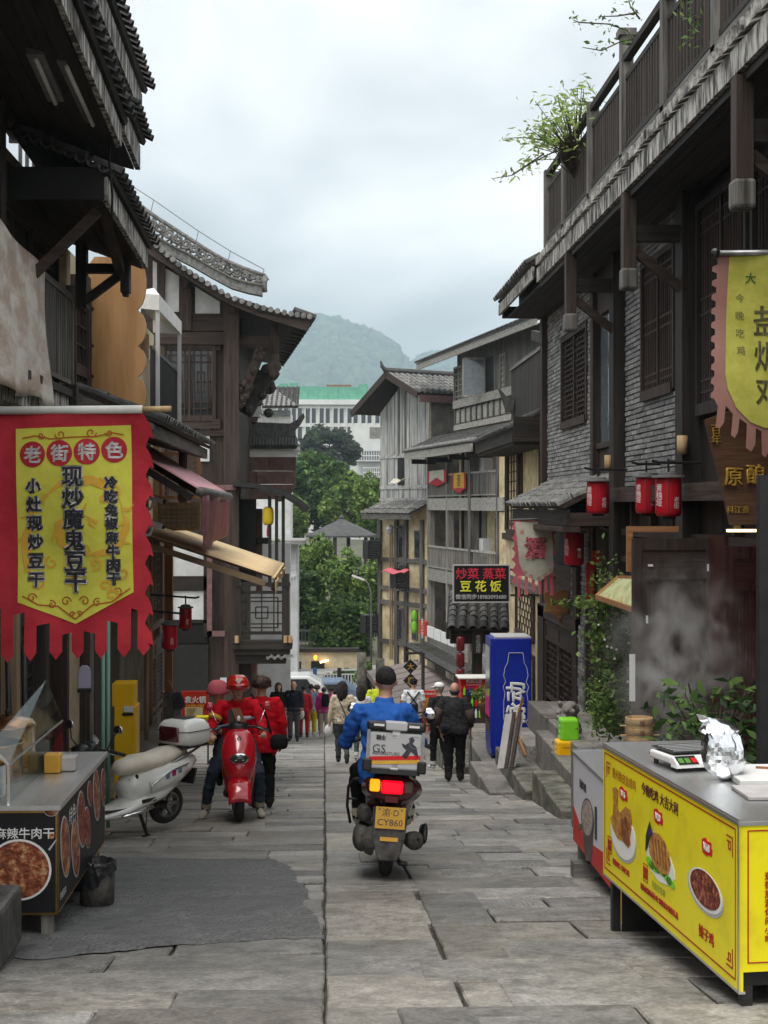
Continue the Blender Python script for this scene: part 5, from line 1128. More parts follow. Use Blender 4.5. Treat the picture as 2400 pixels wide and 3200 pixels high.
# ------------------------------------------------------------------ bottom of the street: cross road, railing, stair, wall
pb('road','asphalt',None,(-40,40,57.5,67.2,-8.3,G(66)+.03));struct(bpy.data.objects['road'])
YF=67.5;zg=G(67)+.03
fence=thing('railing','white picket railing with blue posts along the cross road','fence',(-1,YF,zg));x0,x1=at_y(700,0,YF).x,at_y(1130,0,YF).x
pb('top_rail','railwhite',fence,(x0,x1,YF,YF+.06,zg+.95,zg+1.03));pb('mid_rail','railwhite',fence,(x0,x1,YF,YF+.05,zg+.75,zg+.8));pb('bottom_rail','railwhite',fence,(x0,x1,YF,YF+.05,zg+.15,zg+.2));x=x0
m_=MB();m_.bx(-.025,.025,0,.04,0,.55);me_=m_.mesh('picket','railwhite')
while x<x1:inst(me_,'picket',fence,Matrix.Translation((x,YF+.005,zg+.2)));x+=.14
for px in(760,845,914,984,1060,1130):x=at_y(px,0,YF).x;pb('post','railblue' if px<1050 else 'brown_z',fence,(x-.09,x+.09,YF-.03,YF+.1,zg,zg+1.08))
pb('path','concrete',None,(-30,30,67.2,84,-8.2,zg+.02));struct(bpy.data.objects['path'])
stair=thing('stone_stair','grey concrete stair climbing behind the white railing','stair',(-4,74,zg))
for k in range(11):
 x1_=at_y(848,0,74).x-k*.05;mb=MB();mb.bx(-9,x1_,74+k*.32,78,zg+k*.17,zg+(k+1)*.17);mb.obj('step','concrete',stair)
bw=thing('boundary_wall','beige wall with a dark doorway below the trees','wall',(-1,76,zg));a,b=at_y(930,2125,76),at_y(1035,2038,76);pb('wall','cream',bw,(a.x,b.x+1.5,76,76.4,zg,b.z));d0,d1=at_y(972,2125,75.96),at_y(1014,2066,75.96);pb('doorway','black',bw,(d0.x,d1.x,75.95,76,zg,d1.z));pb('coping','dark_x',bw,(a.x,b.x+1.5,75.9,76.5,b.z,b.z+.2))
mb=MB();c=at_y(986,2055,75.8);mb.ball(c,(.1,.06,.14),8);tag(mb.obj('sign_lamp','orangeglow'),'small glowing orange lamp sign above the dark doorway','lamp');mb=MB();mb.beam(at_y(1000,2070,75.8),at_y(1026,2063,75.8),.08,.09);tag(mb.obj('light_bar','lampglow'),'pale lit bar beside the orange lamp sign','lamp')
gl=thing('ramp_balustrade','dark panelled balustrade sloping down behind the white railing','balustrade',tuple(at_y(880,2110,72)));n=5;T0,T1=at_y(836,2040,72),at_y(942,2072,72);B0,B1=at_y(836,2098,72),at_y(942,2128,72)
for k in range(n):
 f0,f1=k/n+.01,(k+1)/n-.01;mb=MB();q=[B0.lerp(B1,f0),B0.lerp(B1,f1),T0.lerp(T1,f1),T0.lerp(T1,f0)];mb.hexa(q+[p+YV*.04 for p in q]);mb.obj('panel','darkglass',gl)
mb=MB();mb.beam(T0,T1,.08,.1);mb.obj('handrail','blackmetal',gl)
a,b=at_y(850,2048,78),at_y(915,2028,78);t=thing('shop_sign','pale shop signboard with orange end beyond the ramp','sign',tuple(a));pb('board','white',t,(a.x,b.x,78,78.1,a.z,b.z));pb('end_panel','terracotta',t,(b.x-.35,b.x,77.97,78,a.z,b.z));pb('bracket','blackmetal',t,(a.x,b.x,78.1,78.2,zg,a.z+.1))
a,b=at_y(790,2020,82),at_y(1010,1965,82);pk_=thing('picket_fence','grey picket fence on the bank under the trees','fence',(a.x,82,a.z));pb('bank_wall','greywall',pk_,(a.x-3,b.x+2,82.1,82.5,zg,a.z+.1));pb('rail','greymetal',pk_,(a.x,b.x,82,82.05,b.z-.15,b.z-.08));x=a.x
while x<b.x:pb('picket','greymetal',pk_,(x,x+.04,82,82.03,a.z+.1,b.z));x+=.2
mb=MB();p=at_y(821,2120,70);mb.tube([(p.x,70,zg),(p.x,70,zg+3.3)],.07,8);tag(mb.obj('lamp_post','signgrey',None,True),'pale blue grey pole standing behind the white railing','pole')
p=at_y(1160,1850,62);t=thing('street_lamp','curved arm street lamp in front of the gable house','street lamp',(p.x,62,G(62)));mb=MB();mb.tube([(p.x,62,G(62)),(p.x,62,p.z),at_y(1150,1822,62),at_y(1128,1806,62)],[.045,.04,.035,.03],8);mb.obj('pole','greymetal',t,True);mb=MB();mb.beam(at_y(1138,1812,62),at_y(1100,1798,62),.24,.08);mb.obj('lamp_head','white',t)
# parked vehicles
def car(label,px,Y,m,L_=4.0,W=1.7,H=1.5,name='car',cat='car'):
 p=at_y(px,0,Y);z0=G(Y)+.04;t=thing(name,label,cat,(p.x,Y,z0),0);c=p.x
 pts=[(-L_/2,.35),(-L_/2,.75),(-L_*.33,.95),(-L_*.22,H-.05),(-L_*.1,H),(L_*.3,H),(L_*.42,H-.3),(L_/2,.9),(L_/2,.35)]
 mb=MB();mb.prism(pts,(c,Y-W/2,z0),XV,ZV,(0,W,0));mb.obj('body',m,t,bevel=.08)
 for sy in(-W/2-.005,W/2+.005):
  mb=MB();mb.prism([(-L_*.27,.98),(-L_*.18,H-.12),(L_*.28,H-.12),(L_*.37,1.0)],(c,Y+sy-.01,z0),XV,ZV,(0,.02,0));mb.obj('window','darkglass',t)
  for sx in(-L_*.3,L_*.3):mb=MB();mb.lathe([(.02,0),(.3,0),(.33,.03),(.33,.17),(.3,.2),(.02,.2)],(c+sx,Y+sy-.1,z0+.31),14,axis=YV);mb.obj('wheel','rubber',t)
car('white van parked across the foot of the street',872,59.0,'carwhite',4.2,1.7,1.75,'van','van');car('small pale blue car parked beside the white van',985,60.0,'denim',3.8,1.6,1.42)
# ------------------------------------------------------------------ pavilion
pv=thing('pavilion','open pavilion with a dark pyramidal roof among the trees','pavilion',tuple(at_y(1068,1760,105)));c=at_y(1068,1672,105);ap=at_y(1068,1619,105);R=2.75;zg2=-4.2
V=[c+Vector((math.cos(k*math.pi/3+.3)*R,math.sin(k*math.pi/3+.3)*R,0))for k in range(6)]
for k in range(6):mb=MB();a,b=V[k],V[(k+1)%6];mb.add([a,b,ap,a-ZV*.14,b-ZV*.14],[(0,1,2),(3,4,1,0),(4,3,2)]);mb.obj('roof_panel','slate_roof',pv)
for v in V:q=c.lerp(v,.86);mb=MB();mb.tube([(q.x,q.y,zg2),(q.x,q.y,c.z)],.14,8);mb.obj('post','brown_z',pv)
mb=MB();mb.lathe([(.16,-.1),(.2,.05),(.08,.2),(.02,.35)],ap,8);mb.obj('finial','slate_roof',pv);mb=MB();mb.lathe([(.1,-.4),(2.5,-.4),(2.5,0),(.1,0)],(c.x,c.y,zg2),6);mb.obj('plinth','concrete',pv)
# ------------------------------------------------------------------ trees
def ptree(label,px,y0,y1,hw,Y,mats,seed,n=4200,size=.42,mix=.4,name='tree',clumps=34):
 c=at_y(px,(y0+y1)/2,Y);r=(hw/F*Y,hw/F*Y*.9,(y1-y0)/2/F*Y);zb_=(G(76)+min(max(Y-76,0),34)*.10)-.2
 return tree(label,(c.x,Y,min(zb_,c.z-r[2])),1,r,seed,mats,n,size,'trees beyond the street',.16+.1*r[0]/4,clumps,name,tuple(c),mix)
ptree('large dense mid green tree behind the pavilion on its left',985,1432,1660,112,138,('leaf','leafd'),1,9000,.62,.45,clumps=60)
ptree('bright green tree behind the pavilion roof',1090,1488,1660,78,128,('leafl','leaf'),2,6000,.5,.4,clumps=44)
ptree('light green bamboo-like tree at the corner of the gable house',1160,1495,1690,62,121,('leafl','leaf'),3,4500,.45,.3)
ptree('light green tree showing above the black awning',918,1560,1680,46,124,('leafl','leaf'),4,3000,.45,.3)
ptree('brownish grey tree in front of the white buildings',1030,1338,1470,88,205,('leafgrey','leafd'),5,6000,.75,.3,clumps=50)
ptree('light green tree below the pavilion, left of its posts',1010,1705,1960,92,93,('leafl','leaf'),6,7000,.36,.5,clumps=50)
ptree('tall green tree between pavilion and gable house',1120,1725,2010,80,88,('leaf','leafl'),7,7000,.34,.35,clumps=50)
ptree('dark shady tree beside the hall balcony',950,1800,2040,78,86,('leafd','leaf'),8,6000,.36,.25,clumps=44)
ptree('green tree with drooping boughs over the beige wall',1075,1860,2130,90,81,('leaf','leafd'),9,8000,.3,.4,clumps=50)
ptree('dark tree rising behind the hall lantern posts',925,1690,1850,50,98,('leafd','leaf'),10,4000,.38,.4)
def bush(label,px,y0,y1,hw,Y,mats,seed,n=1500,size=.16,name='shrub'):
 rs=np.random.RandomState(seed);c=at_y(px,(y0+y1)/2,Y);r=(hw/F*Y,hw/F*Y,(y1-y0)/2/F*Y);t=thing(name,label,'shrub',(c.x,Y,c.z-r[2]))
 P=crown_points(c,r,n,rs,14,.4,.3);V,Q=leaf_quads(P,size,rs,.5);V-=np.array(t.location);o=bpy.data.objects.new('foliage',np_mesh('foliage',V,Q,mats,(rs.uniform(size=n)<.4).astype(int)));col.objects.link(o);o.parent=t
 mb=MB()
 for k in range(5):e=c+Vector((rs.uniform(-.6,.6)*r[0],rs.uniform(-.6,.6)*r[1],rs.uniform(0,.6)*r[2]));mb.tube([(c.x,Y,c.z-r[2]-.2),e],[.02,.006],5)
 mb.obj('stem','bark',t);return t
bush('low green shrub by the concrete post at the street foot',1150,2085,2190,36,62,('leaf','leafl'),21);bush('dark shrub beyond the railing under the trees',1060,2085,2150,50,70,('leafd','leaf'),22);bush('small shrub growing at the hall balcony posts',868,1700,1780,22,60,('leafl','leaf'),23)
# ------------------------------------------------------------------ far white buildings
fb_=thing('office_building','long white office building with paired windows under green scaffold netting','building',(0,290,-4));Yb=290;a,b=at_y(800,1700,Yb),at_y(1300,1250,Yb)
pb('wall','farwhite',fb_,(a.x,b.x,Yb,Yb+18,-4,b.z));pb('cornice','farwhite',fb_,(a.x,b.x,Yb-.8,Yb,at_y(0,1262,Yb).z,b.z))
for(y0,y1)in((1275,1322),(1330,1378)):
 for k in range(9):
  px=868+k*43.5
  for o_ in(0,19):p0,p1=at_y(px+o_,y1,Yb),at_y(px+o_+13,y0,Yb);w_=pb('window','darkglass',fb_,(p0.x,p1.x,Yb-.02,Yb+.3,p0.z,p1.z));pb('mullion','farwhite',w_,(p0.x-.22,p0.x,Yb-.45,Yb-.03,p0.z-.2,p1.z+.2));
for y in(1268,1326):p=at_y(0,y,Yb).z;pb('band','farwhite',fb_,(a.x,b.x,Yb-.3,Yb-.001,p-.35,p))
p0,p1=at_y(870,1256,Yb),at_y(1150,1208,Yb);pb('scaffold_net','net',fb_,(p0.x,p1.x,Yb+1,Yb+10,p0.z,p1.z));
for k in range(9):x=p0.x+(p1.x-p0.x)*(k+.5)/9;pb('net_panel','net',fb_,(x-.9,x+.9,Yb+.9,Yb+1,p0.z,p1.z+RNG.uniform(-.5,.8)))
p0,p1=at_y(1020,1212,Yb+12),at_y(1098,1202,Yb+12);pb('roof_hut','terracotta',fb_,(p0.x,p1.x,Yb+12,Yb+15,p0.z-2,p1.z))
fc_=thing('apartment_building','white apartment block with glazed balconies left of the gable house','building',(8,230,-4));Yb=230;a,b=at_y(1098,1700,Yb),at_y(1300,1328,Yb);pb('wall','farwhite',fc_,(a.x,b.x,Yb,Yb+10,-4,b.z));p0,p1=at_y(1155,1370,Yb),at_y(1195,1335,Yb);pb('window','greywall',fc_,(p0.x,p1.x,Yb-.05,Yb,p0.z,p1.z))
for y0,y1,x0 in((1408,1440,1114),(1462,1490,1135),(1512,1542,1135)):
 p0,p1=at_y(x0,y1,Yb-1),at_y(1200,y0,Yb-1);bb=pb('glazed_balcony','skyglass',fc_,(p0.x,p1.x,Yb-1,Yb,p0.z,p1.z))
 for k in range(12):x=p0.x+(p1.x-p0.x)*k/11;pb('glazing_bar','farwhite',bb,(x-.05,x+.05,Yb-1.08,Yb-1.0,p0.z,p1.z))
 for z in(p0.z,p1.z,(p0.z+p1.z)/2):pb('glazing_rail','farwhite',bb,(p0.x,p1.x,Yb-1.1,Yb-1.02,z-.08,z+.08))
for px in(1140,1168):p=at_y(px,1482,Yb-.4);pb('condenser','farwhite',fc_,(p.x,p.x+.9,Yb-.5,Yb,p.z,p.z+.7))
fd=thing('tiled_house','white house with brown tiled roof and wide window behind the fire wall','house',(-3,75,-6));Yb=75
q=[at_y(*p,Yb)for p in((780,1275),(934,1275),(838,1195),(780,1195))];mb=MB();mb.add([q[0]-YV*1,q[1]-YV*1,q[2]+YV*3,q[3]+YV*3],[(0,1,2,3)]);mb.obj('roof','tile_g',fd,solid=.15);tile_roof(fd,q[0]-YV*1.1,q[1]-YV*1.1,(q[3]-q[0])+YV*4,.25,.4,.07,eave=False)
a,b=at_y(780,1750,Yb),at_y(908,1282,Yb);pb('wall','whitewall',fd,(a.x,b.x,Yb,Yb+5,-6.5,b.z));pb('eave_shade','skyglass',fd,(at_y(818,0,Yb).x,at_y(908,0,Yb).x,Yb-.4,Yb,at_y(0,1297,Yb).z,at_y(0,1290,Yb).z));a,b=at_y(800,1365,Yb),at_y(872,1302,Yb);window(fd,(a.x,Yb,a.z),XV,ZV,b.x-a.x,b.z-a.z,'grid','white','white','darkglass',.1,2,1,2,bar=.05)
fe=thing('garden_house','pale low house with white railings behind the hall balcony','house',(-2,62,-6));Yb=66;a,b=at_y(780,2000,Yb),at_y(930,1700,Yb);pb('wall','whitewall',fe,(a.x,b.x,Yb,Yb+4,ZL,b.z));pb('roof_slab','concrete',fe,(a.x-.3,b.x+.35,Yb-.6,Yb+4.3,b.z,b.z+.18));x=at_y(868,0,Yb).x
window(fe,(at_y(890,0,Yb).x,Yb-.02,at_y(0,1800,Yb).z),XV,ZV,.45,.9,'grid','white','white','darkglass',.06,2,3,1)
for k in range(8):pb('railing_bar','railwhite',fe,(x+k*.12,x+k*.12+.04,Yb-.5,Yb-.46,at_y(0,1838,Yb).z,at_y(0,1790,Yb).z))
# ------------------------------------------------------------------ hills
def hill(name,Y,prof,seed,nb,depth=500):
 rs=np.random.RandomState(seed);xs=np.linspace(prof[0][0],prof[-1][0],60);pxs=[p[0]for p in prof];ys=[p[1]for p in prof]
 X=np.array([at_y(p,0,Y).x for p in xs]);Zt=np.array([at_y(0,float(np.interp(p,pxs,ys)),Y).z for p in xs]);rows=[]
 fr=[0,.15,.3,.5,.7,.85,1,.8,.4];dy=[d*Y/900 for d in(-300,-240,-180,-110,-60,-25,0,60,180)]
 V=np.array([(X[i]*(1+d/Y),Y+d,(Zt[i]+20)*f-20)for f,d in zip(fr,dy)for i in range(60)]);Q=np.array([(j*60+i,j*60+i+1,(j+1)*60+i+1,(j+1)*60+i)for j in range(8)for i in range(59)])
 o=bpy.data.objects.new('hill',np_mesh('hill',V,Q,['hillgreen'],None,True));col.objects.link(o);struct(o)
 bm=bmesh.new();bmesh.ops.create_icosphere(bm,subdivisions=2,radius=1);bv=np.array([v.co[:]for v in bm.verts]);bf=np.array([[v.index for v in f.verts]for f in bm.faces]);bm.free()
 AV,AF=[],[]
 for k in range(nb):
  i=rs.uniform(0,58.9);j=rs.uniform(2,6.2);i0,j0=int(i),min(int(j),7);fi,fj=i-i0,j-j0;g=V.reshape(9,60,3);p=(g[j0,i0]*(1-fi)+g[j0,i0+1]*fi)*(1-fj)+(g[j0+1,i0]*(1-fi)+g[j0+1,i0+1]*fi)*fj
  r=rs.uniform(2.4,5.5)*Y/1100;d=1+.35*np.sin(bv@rs.normal(size=3)*4+rs.uniform(0,6))*.5+rs.normal(size=len(bv))*.07
  AV.append(bv*d[:,None]*np.array([r,r,r*rs.uniform(.8,1.3)])+p+np.array([0,0,r*.4]));AF.append(bf+k*len(bv))
 o=bpy.data.objects.new('hill_forest',np_mesh('hill_forest',np.concatenate(AV),np.concatenate(AF),['hillgreen'],None,True));col.objects.link(o);tag(o,'dense hazy forest covering the '+('rounded hill behind the street' if nb>2000 else 'farther low hill by the roof edge'),'forest',kind='stuff')
hill('hill',2700,[(560,1200),(700,1110),(820,1050),(900,1022),(960,1004),(1005,996),(1060,1012),(1110,1030),(1160,1048),(1205,1074),(1240,1098),(1262,1128),(1290,1180),(1330,1260)],1,3600)
hill('hill',3050,[(1230,1180),(1280,1135),(1320,1118),(1360,1112),(1420,1122),(1520,1150),(1640,1200)],2,800)
hz=MB();hz.bx(-2150,2150,-28,3760,-9.6,375);h_=hz.obj('haze',[]);h_['kind']='stuff';tag(h_,'thin bluish haze over the distant hill','haze',kind='stuff')
hm=bpy.data.materials.new('haze');hm.use_nodes=True;hm.node_tree.nodes.clear();ho=hm.node_tree.nodes.new('ShaderNodeOutputMaterial');hv=hm.node_tree.nodes.new('ShaderNodeVolumePrincipled');hv.inputs['Color'].default_value=(.72,.88,1.0,1);hv.inputs['Density'].default_value=.00042;hv.inputs['Anisotropy'].default_value=.72;hm.node_tree.links.new(hv.outputs[0],ho.inputs['Volume']);h_.data.materials.append(hm)
# ------------------------------------------------------------------ cloth helpers
from mathutils.geometry import tessellate_polygon
def cloth(name,poly,m,parent,Y,D,off=0,step=.06,thick=.004):
 "a waving cloth: outline poly of (x, z) at depth Y, displaced in y by D(x, z)"
 bm=bmesh.new();vs_=[bm.verts.new((x,0,z))for x,z in poly]
 for t3 in tessellate_polygon([[Vector((x,z,0))for x,z in poly]]):
  try:bm.faces.new([vs_[i]for i in t3])
  except ValueError:pass
 bmesh.ops.recalc_face_normals(bm,faces=bm.faces[:])
 xs=[p[0]for p in poly];zs=[p[1]for p in poly]
 for lo,hi,nrm in((min(xs),max(xs),(1,0,0)),(min(zs),max(zs),(0,0,1))):
  t=lo+step
  while t<hi:bmesh.ops.bisect_plane(bm,geom=bm.verts[:]+bm.edges[:]+bm.faces[:],plane_co=(t*nrm[0],0,t*nrm[2]),plane_no=nrm);t+=step
 for v in bm.verts:v.co.y=Y+D(v.co.x,v.co.z)-off
 bm.normal_update();mb=MB();bm.verts.index_update();mb.add([v.co for v in bm.verts],[[v.index for v in f.verts]for f in bm.faces]);bm.free()
 return mb.obj(name,m,parent,True)
def cloth_text(s,m,parent,c,size,Y,D,off,name='lettering',**k):
 me=text_mesh(s,size,**k);me.materials.clear();me.materials.append(MT[m]);inv=PM[parent.name].inverted()
 bm=bmesh.new();bm.from_mesh(me);g=.06
 for nrm in((1,0,0),(0,1,0)):
  for q in range(-4,5):bmesh.ops.bisect_plane(bm,geom=bm.verts[:]+bm.edges[:]+bm.faces[:],plane_co=(q*g*nrm[0],q*g*nrm[1],0),plane_no=nrm)
 bm.to_mesh(me);bm.free()
 for v in me.vertices:
  x,z=c[0]+v.co.x,c[1]+v.co.y;v.co=inv@Vector((x,Y+D(x,z)-off,z))
 me.polygons.foreach_set('material_index',[0]*len(me.polygons));o=bpy.data.objects.new(name,me);col.objects.link(o);o.parent=parent;return o
def ribbon(pts,w,D,Y,off):
 "flat stroke along 2-D points lying on a cloth"
 mb=MB();n=len(pts);L_=[]
 for i in range(n):
  a,b=pts[max(0,i-1)],pts[min(n-1,i+1)];dx,dz=b[0]-a[0],b[1]-a[1];l=math.hypot(dx,dz)or 1;ww=(w[i]if isinstance(w,list)else w)/2
  for s in(-1,1):x,z=pts[i][0]-dz/l*ww*s,pts[i][1]+dx/l*ww*s;L_.append((x,Y+D(x,z)-off,z))
 mb.add(L_,[(2*i,2*i+1,2*i+3,2*i+2)for i in range(n-1)]);return mb
def spiral(c,r,turns,a0,sgn=1,n=22):return[(c[0]+math.cos(a0+sgn*turns*6.283*k/n)*r*(1-.8*k/n),c[1]+math.sin(a0+sgn*turns*6.283*k/n)*r*(1-.8*k/n))for k in range(n+1)]
def join(*mbs):
 r=MB()
 for m in mbs:r.add(m.v,m.f)
 return r
 # ------------------------------------------------------------------ big red and yellow banner on the left
YB=9.6
def bp_(px,py):p=at_y(px,py,YB);return(p.x,p.z)
bn=thing('banner','large red banner with yellow field and vertical characters above the snack cart','banner',tuple(at_y(235,1280,YB)))
DB=lambda x,z:.022*math.sin(x*7+z*2.2)+.014*math.sin(z*6.5+x*3)+.012*math.sin(x*17)*max(0,min(1,(1.9-z)*.6))
out_=[bp_(-40,1290),bp_(445,1285)]
for k in range(8):
 y=1300+k*92;out_+=[bp_(454,y+4),bp_(470,y+30),bp_(480,y+72),bp_(467,y+64),bp_(457,y+84)]
out_=out_[:-2]
tails=[(431,470,2048,1898),(368,410,2053,1937),(298,335,2058,1970),(223,262,2061,1967),(154,193,2063,1937),(78,115,2066,1904),(6,42,2072,1890)]
out_+=[bp_(472,1960)]
for(a,b,ty,gp),nx_ in zip(tails,[t_[1]for t_ in tails[1:]]+[-60]):
 out_+=[bp_(b,ty-26),bp_((a+b)/2,ty),bp_(a,ty-26),bp_(a,gp+10)]
 if nx_>0:out_+=[bp_(nx_,gp+10+(8 if a<230 else-8))]
out_+=[bp_(-70,1900),bp_(-70,1290)]
cloth('border',out_,'bannerred',bn,YB,DB,0,.07)
fl=[bp_(48,1340),bp_(408,1328),bp_(418,1850),bp_(236,1950),bp_(56,1882)]
cloth('field',fl,'banneryellow',bn,YB,DB,.006,.07)
mb=MB();mb.tube([(bp_(-60,1284)[0],YB,bp_(0,1284)[1]),(bp_(445,1278)[0],YB,bp_(0,1278)[1])],.028,10);mb.obj('sleeve','whitecloth',bn,True)
mb=MB();mb.tube([(bp_(440,1278)[0],YB,bp_(0,1278)[1]),(bp_(535,1276)[0],YB,bp_(0,1276)[1])],.02,10);mb.obj('bamboo_rod','bamboo',bn,True)
mb=MB();mb.tube([(bp_(-60,1284)[0],YB,bp_(0,1284)[1]),(-2.95,YB+.9,bp_(0,1250)[1])],.02,8);mb.obj('rod_stay','bamboo',bn,True)
# orange dragon-like cloud swirl printed on the field
dr=[]
pth=[bp_(x,y)for x,y in((85,1790),(80,1680),(110,1580),(190,1510),(290,1500),(370,1545),(400,1640),(360,1720),(270,1735),(190,1700),(185,1640),(250,1600),(320,1640))]
fine=[]
for i in range(len(pth)-1):
 for k in range(6):f=k/6;fine.append((pth[i][0]*(1-f)+pth[i+1][0]*f,pth[i][1]*(1-f)+pth[i+1][1]*f))
dr.append(ribbon(fine,[.035+.03*math.sin(i*.35)for i in range(len(fine))],DB,YB,.011));rl=random.Random(3)
for i in range(3,len(fine)-2,3):
 a=rl.uniform(0,6.28);p=fine[i];dr.append(ribbon([p,(p[0]+.04*math.cos(a),p[1]+.04*math.sin(a)),(p[0]+.08*math.cos(a+.5),p[1]+.08*math.sin(a+.5))],[.03,.02,.003],DB,YB,.011))
for cx_,cy_ in((120,1820),(160,1760),(230,1880-60),(330,1830),(385,1790),(300,1760),(350,1880-20),(110,1640),(330,1560)):dr.append(ribbon(spiral(bp_(cx_,cy_),.045,1.1,rl.uniform(0,6)),.016,DB,YB,.011))
join(*dr).obj('swirl_print','bannerorange',bn)['kind']='stuff'
sw=[]
for(cx_,cy_,r,a,s)in((190,1358,.035,3.1,1),(130,1362,.025,0,-1),(285,1352,.035,0,-1),(340,1352,.025,3.1,1),(100,1868,.032,0,1),(370,1850,.032,3,-1),(205,1880,.035,0,1),(265,1878,.035,3,-1),(160,1890,.03,2,-1),(305,1882,.03,1,1),(225,1920,.02,0,1),(250,1918,.02,3,-1)):sw.append(ribbon(spiral(bp_(cx_,cy_),r,1.2,a,s),.008,DB,YB,.011))
for pts in(((70,1370),(110,1362),(160,1372),(228,1366)),((228,1366),(300,1364),(350,1352),(385,1358)),((70,1862),(120,1890),(180,1895),(235,1935)),((235,1935),(290,1890),(350,1880),(408,1838))):sw.append(ribbon([bp_(*p)for p in pts],.009,DB,YB,.011))
join(*sw).obj('scroll_print','ornament',bn)['kind']='stuff'
for ch_,px,py in zip('老街特色',(102,187,272,356),(1420,1416,1411,1405)):
 c=bp_(px,py);n=20;cloth('red_disc',[(c[0]+math.cos(6.283*k/n)*.086,c[1]+math.sin(6.283*k/n)*.088)for k in range(n)],'bannerred',bn,YB,DB,.010,.05,.001)
 cloth_text(ch_,'white',bn,c,.13,YB,DB,.0125,bold=.004,width=.12)
for s,px,y0,y1,w in(('小灶现炒豆干',108,1518,1812,.108),('现炒魔鬼豆干',232,1490,1820,.150),('冷吃兔椒麻牛肉干',350,1508,1808,.090)):
 n=len(s)
 for k,ch_ in enumerate(s):
  c=bp_(px+(k*1.5-3),y0+(y1-y0)*k/(n-1));cloth_text(ch_,'inkhalo',bn,c,w,YB,DB,.0135,'character_halo',bold=.012,width=w*1.06);cloth_text(ch_,'ink',bn,c,w,YB,DB,.0155,bold=.004,width=w*.96)
  # ------------------------------------------------------------------ cream wine banner on the right
YW=22.0
def wp(px,py):p=at_y(px,py,YW);return(p.x,p.z)
wb=thing('banner','cream cloth banner with one red character and pink fringe beside the fridge','banner',tuple(at_y(1665,1625,YW)));DW=lambda x,z:.03*math.sin(x*9+z*3)+.02*math.sin(z*5)
ol=[wp(1605,1628),wp(1725,1622)]
for k in range(6):y=1640+k*34;ol+=[wp(1730-k,y),wp(1738-k*.5,y+24),wp(1732-k,y+26)]
for a,b,y in((1720,1734,1862),(1702,1712,1852),(1682,1692,1858),(1662,1672,1848),(1640,1650,1860),(1618,1628,1868)):ol+=[wp(b,1800),wp(b-2,y),wp(a,y),wp(a,1800)]
for k in range(6):y=1830-k*34;ol+=[wp(1612-k*.5,y),wp(1598,y-14),wp(1606-k*.5,y-20)]
cloth('fringe',ol,'clothpink',wb,YW,DW,0,.1);cloth('field',[wp(1609,1632),wp(1722,1626),wp(1730,1770),wp(1728,1788),wp(1685,1818),wp(1640,1800),wp(1622,1760)],'oldcloth',wb,YW,DW,.008,.1)
cloth_text('酒','clothpink',wb,wp(1672,1712),.3,YW,DW,.02,bold=.016,width=.36);sw=[ribbon(spiral(wp(x,y),.035,1.2,a),.01,DW,YW,.016)for x,y,a in((1640,1790,0),(1660,1800,2),(1684,1808,0),(1704,1796,3),(1722,1784,1),(1630,1660,3))];join(*sw).obj('scroll_print','clothpink',wb)['kind']='stuff'
mb=MB();mb.tube([at_y(1590,1625,YW),at_y(1740,1620,YW),(4.0,YW+.3,wp(0,1618)[1])],.018,8);mb.obj('rod','grey_x',wb)
# ------------------------------------------------------------------ faded dripping banner, upper right
YQ=11.2
def qp(px,py):p=at_y(px,py,YQ);return(p.x,p.z)
qb=thing('banner','faded yellow banner with brown dripping border hanging from the timber house','banner',tuple(at_y(2400,785,YQ)));DQ=lambda x,z:.03*math.sin(x*6+z*2)+.02*math.sin(z*4.3+1)
ol=[qp(2245,790)]
for k in range(10):y=825+k*44;ol+=[qp(2244-k*2,y),qp(2228-k*1.2,y+8),qp(2226-k*1.2,y+22),qp(2242-k*2,y+28)]
ol+=[qp(2222,1240),qp(2238,1270),qp(2232,1335),qp(2245,1340),qp(2258,1320),qp(2262,1268),qp(2285,1295),qp(2280,1360),qp(2292,1370),qp(2302,1350),qp(2306,1308),qp(2330,1325),qp(2328,1400),qp(2345,1412),qp(2358,1390),qp(2360,1338),qp(2378,1348),qp(2380,1420),qp(2392,1430),qp(2402,1410),qp(2405,1345),qp(2480,1340),qp(2490,1400),qp(2505,1330),qp(2570,1240),qp(2570,790)]
cloth('border',ol,'dripborder',qb,YQ,DQ,0,.09);cloth('field',[qp(2282,790),qp(2540,790),qp(2545,1180),qp(2500,1280),qp(2440,1330),qp(2390,1338),qp(2340,1320),qp(2295,1275),qp(2268,1215),qp(2262,1170)],'dripyellow',qb,YQ,DQ,.008,.09)
cloth_text('大','green',qb,qp(2348,868),.12,YQ,DQ,.014,bold=.002,width=.085)
for k,ch_ in enumerate('今晚吃鸡'):cloth_text(ch_,'fadedink',qb,qp(2315,930+k*55),.09,YQ,DQ,.014,width=.07)
for k,ch_ in enumerate('盐焗鸡'):cloth_text(ch_,'fadedink',qb,qp(2405,1000+k*112),.24,YQ,DQ,.014,bold=.003,width=.24)
mb=MB();mb.tube([at_y(2230,792,YQ),at_y(2600,786,YQ),(4.05,YQ+.1,qp(0,780)[1])],.024,8);mb.obj('rod','greymetal',qb,True);mb=MB();mb.ball(at_y(2236,790,YQ),.04,8);mb.obj('rod_end','blackplastic',qb)
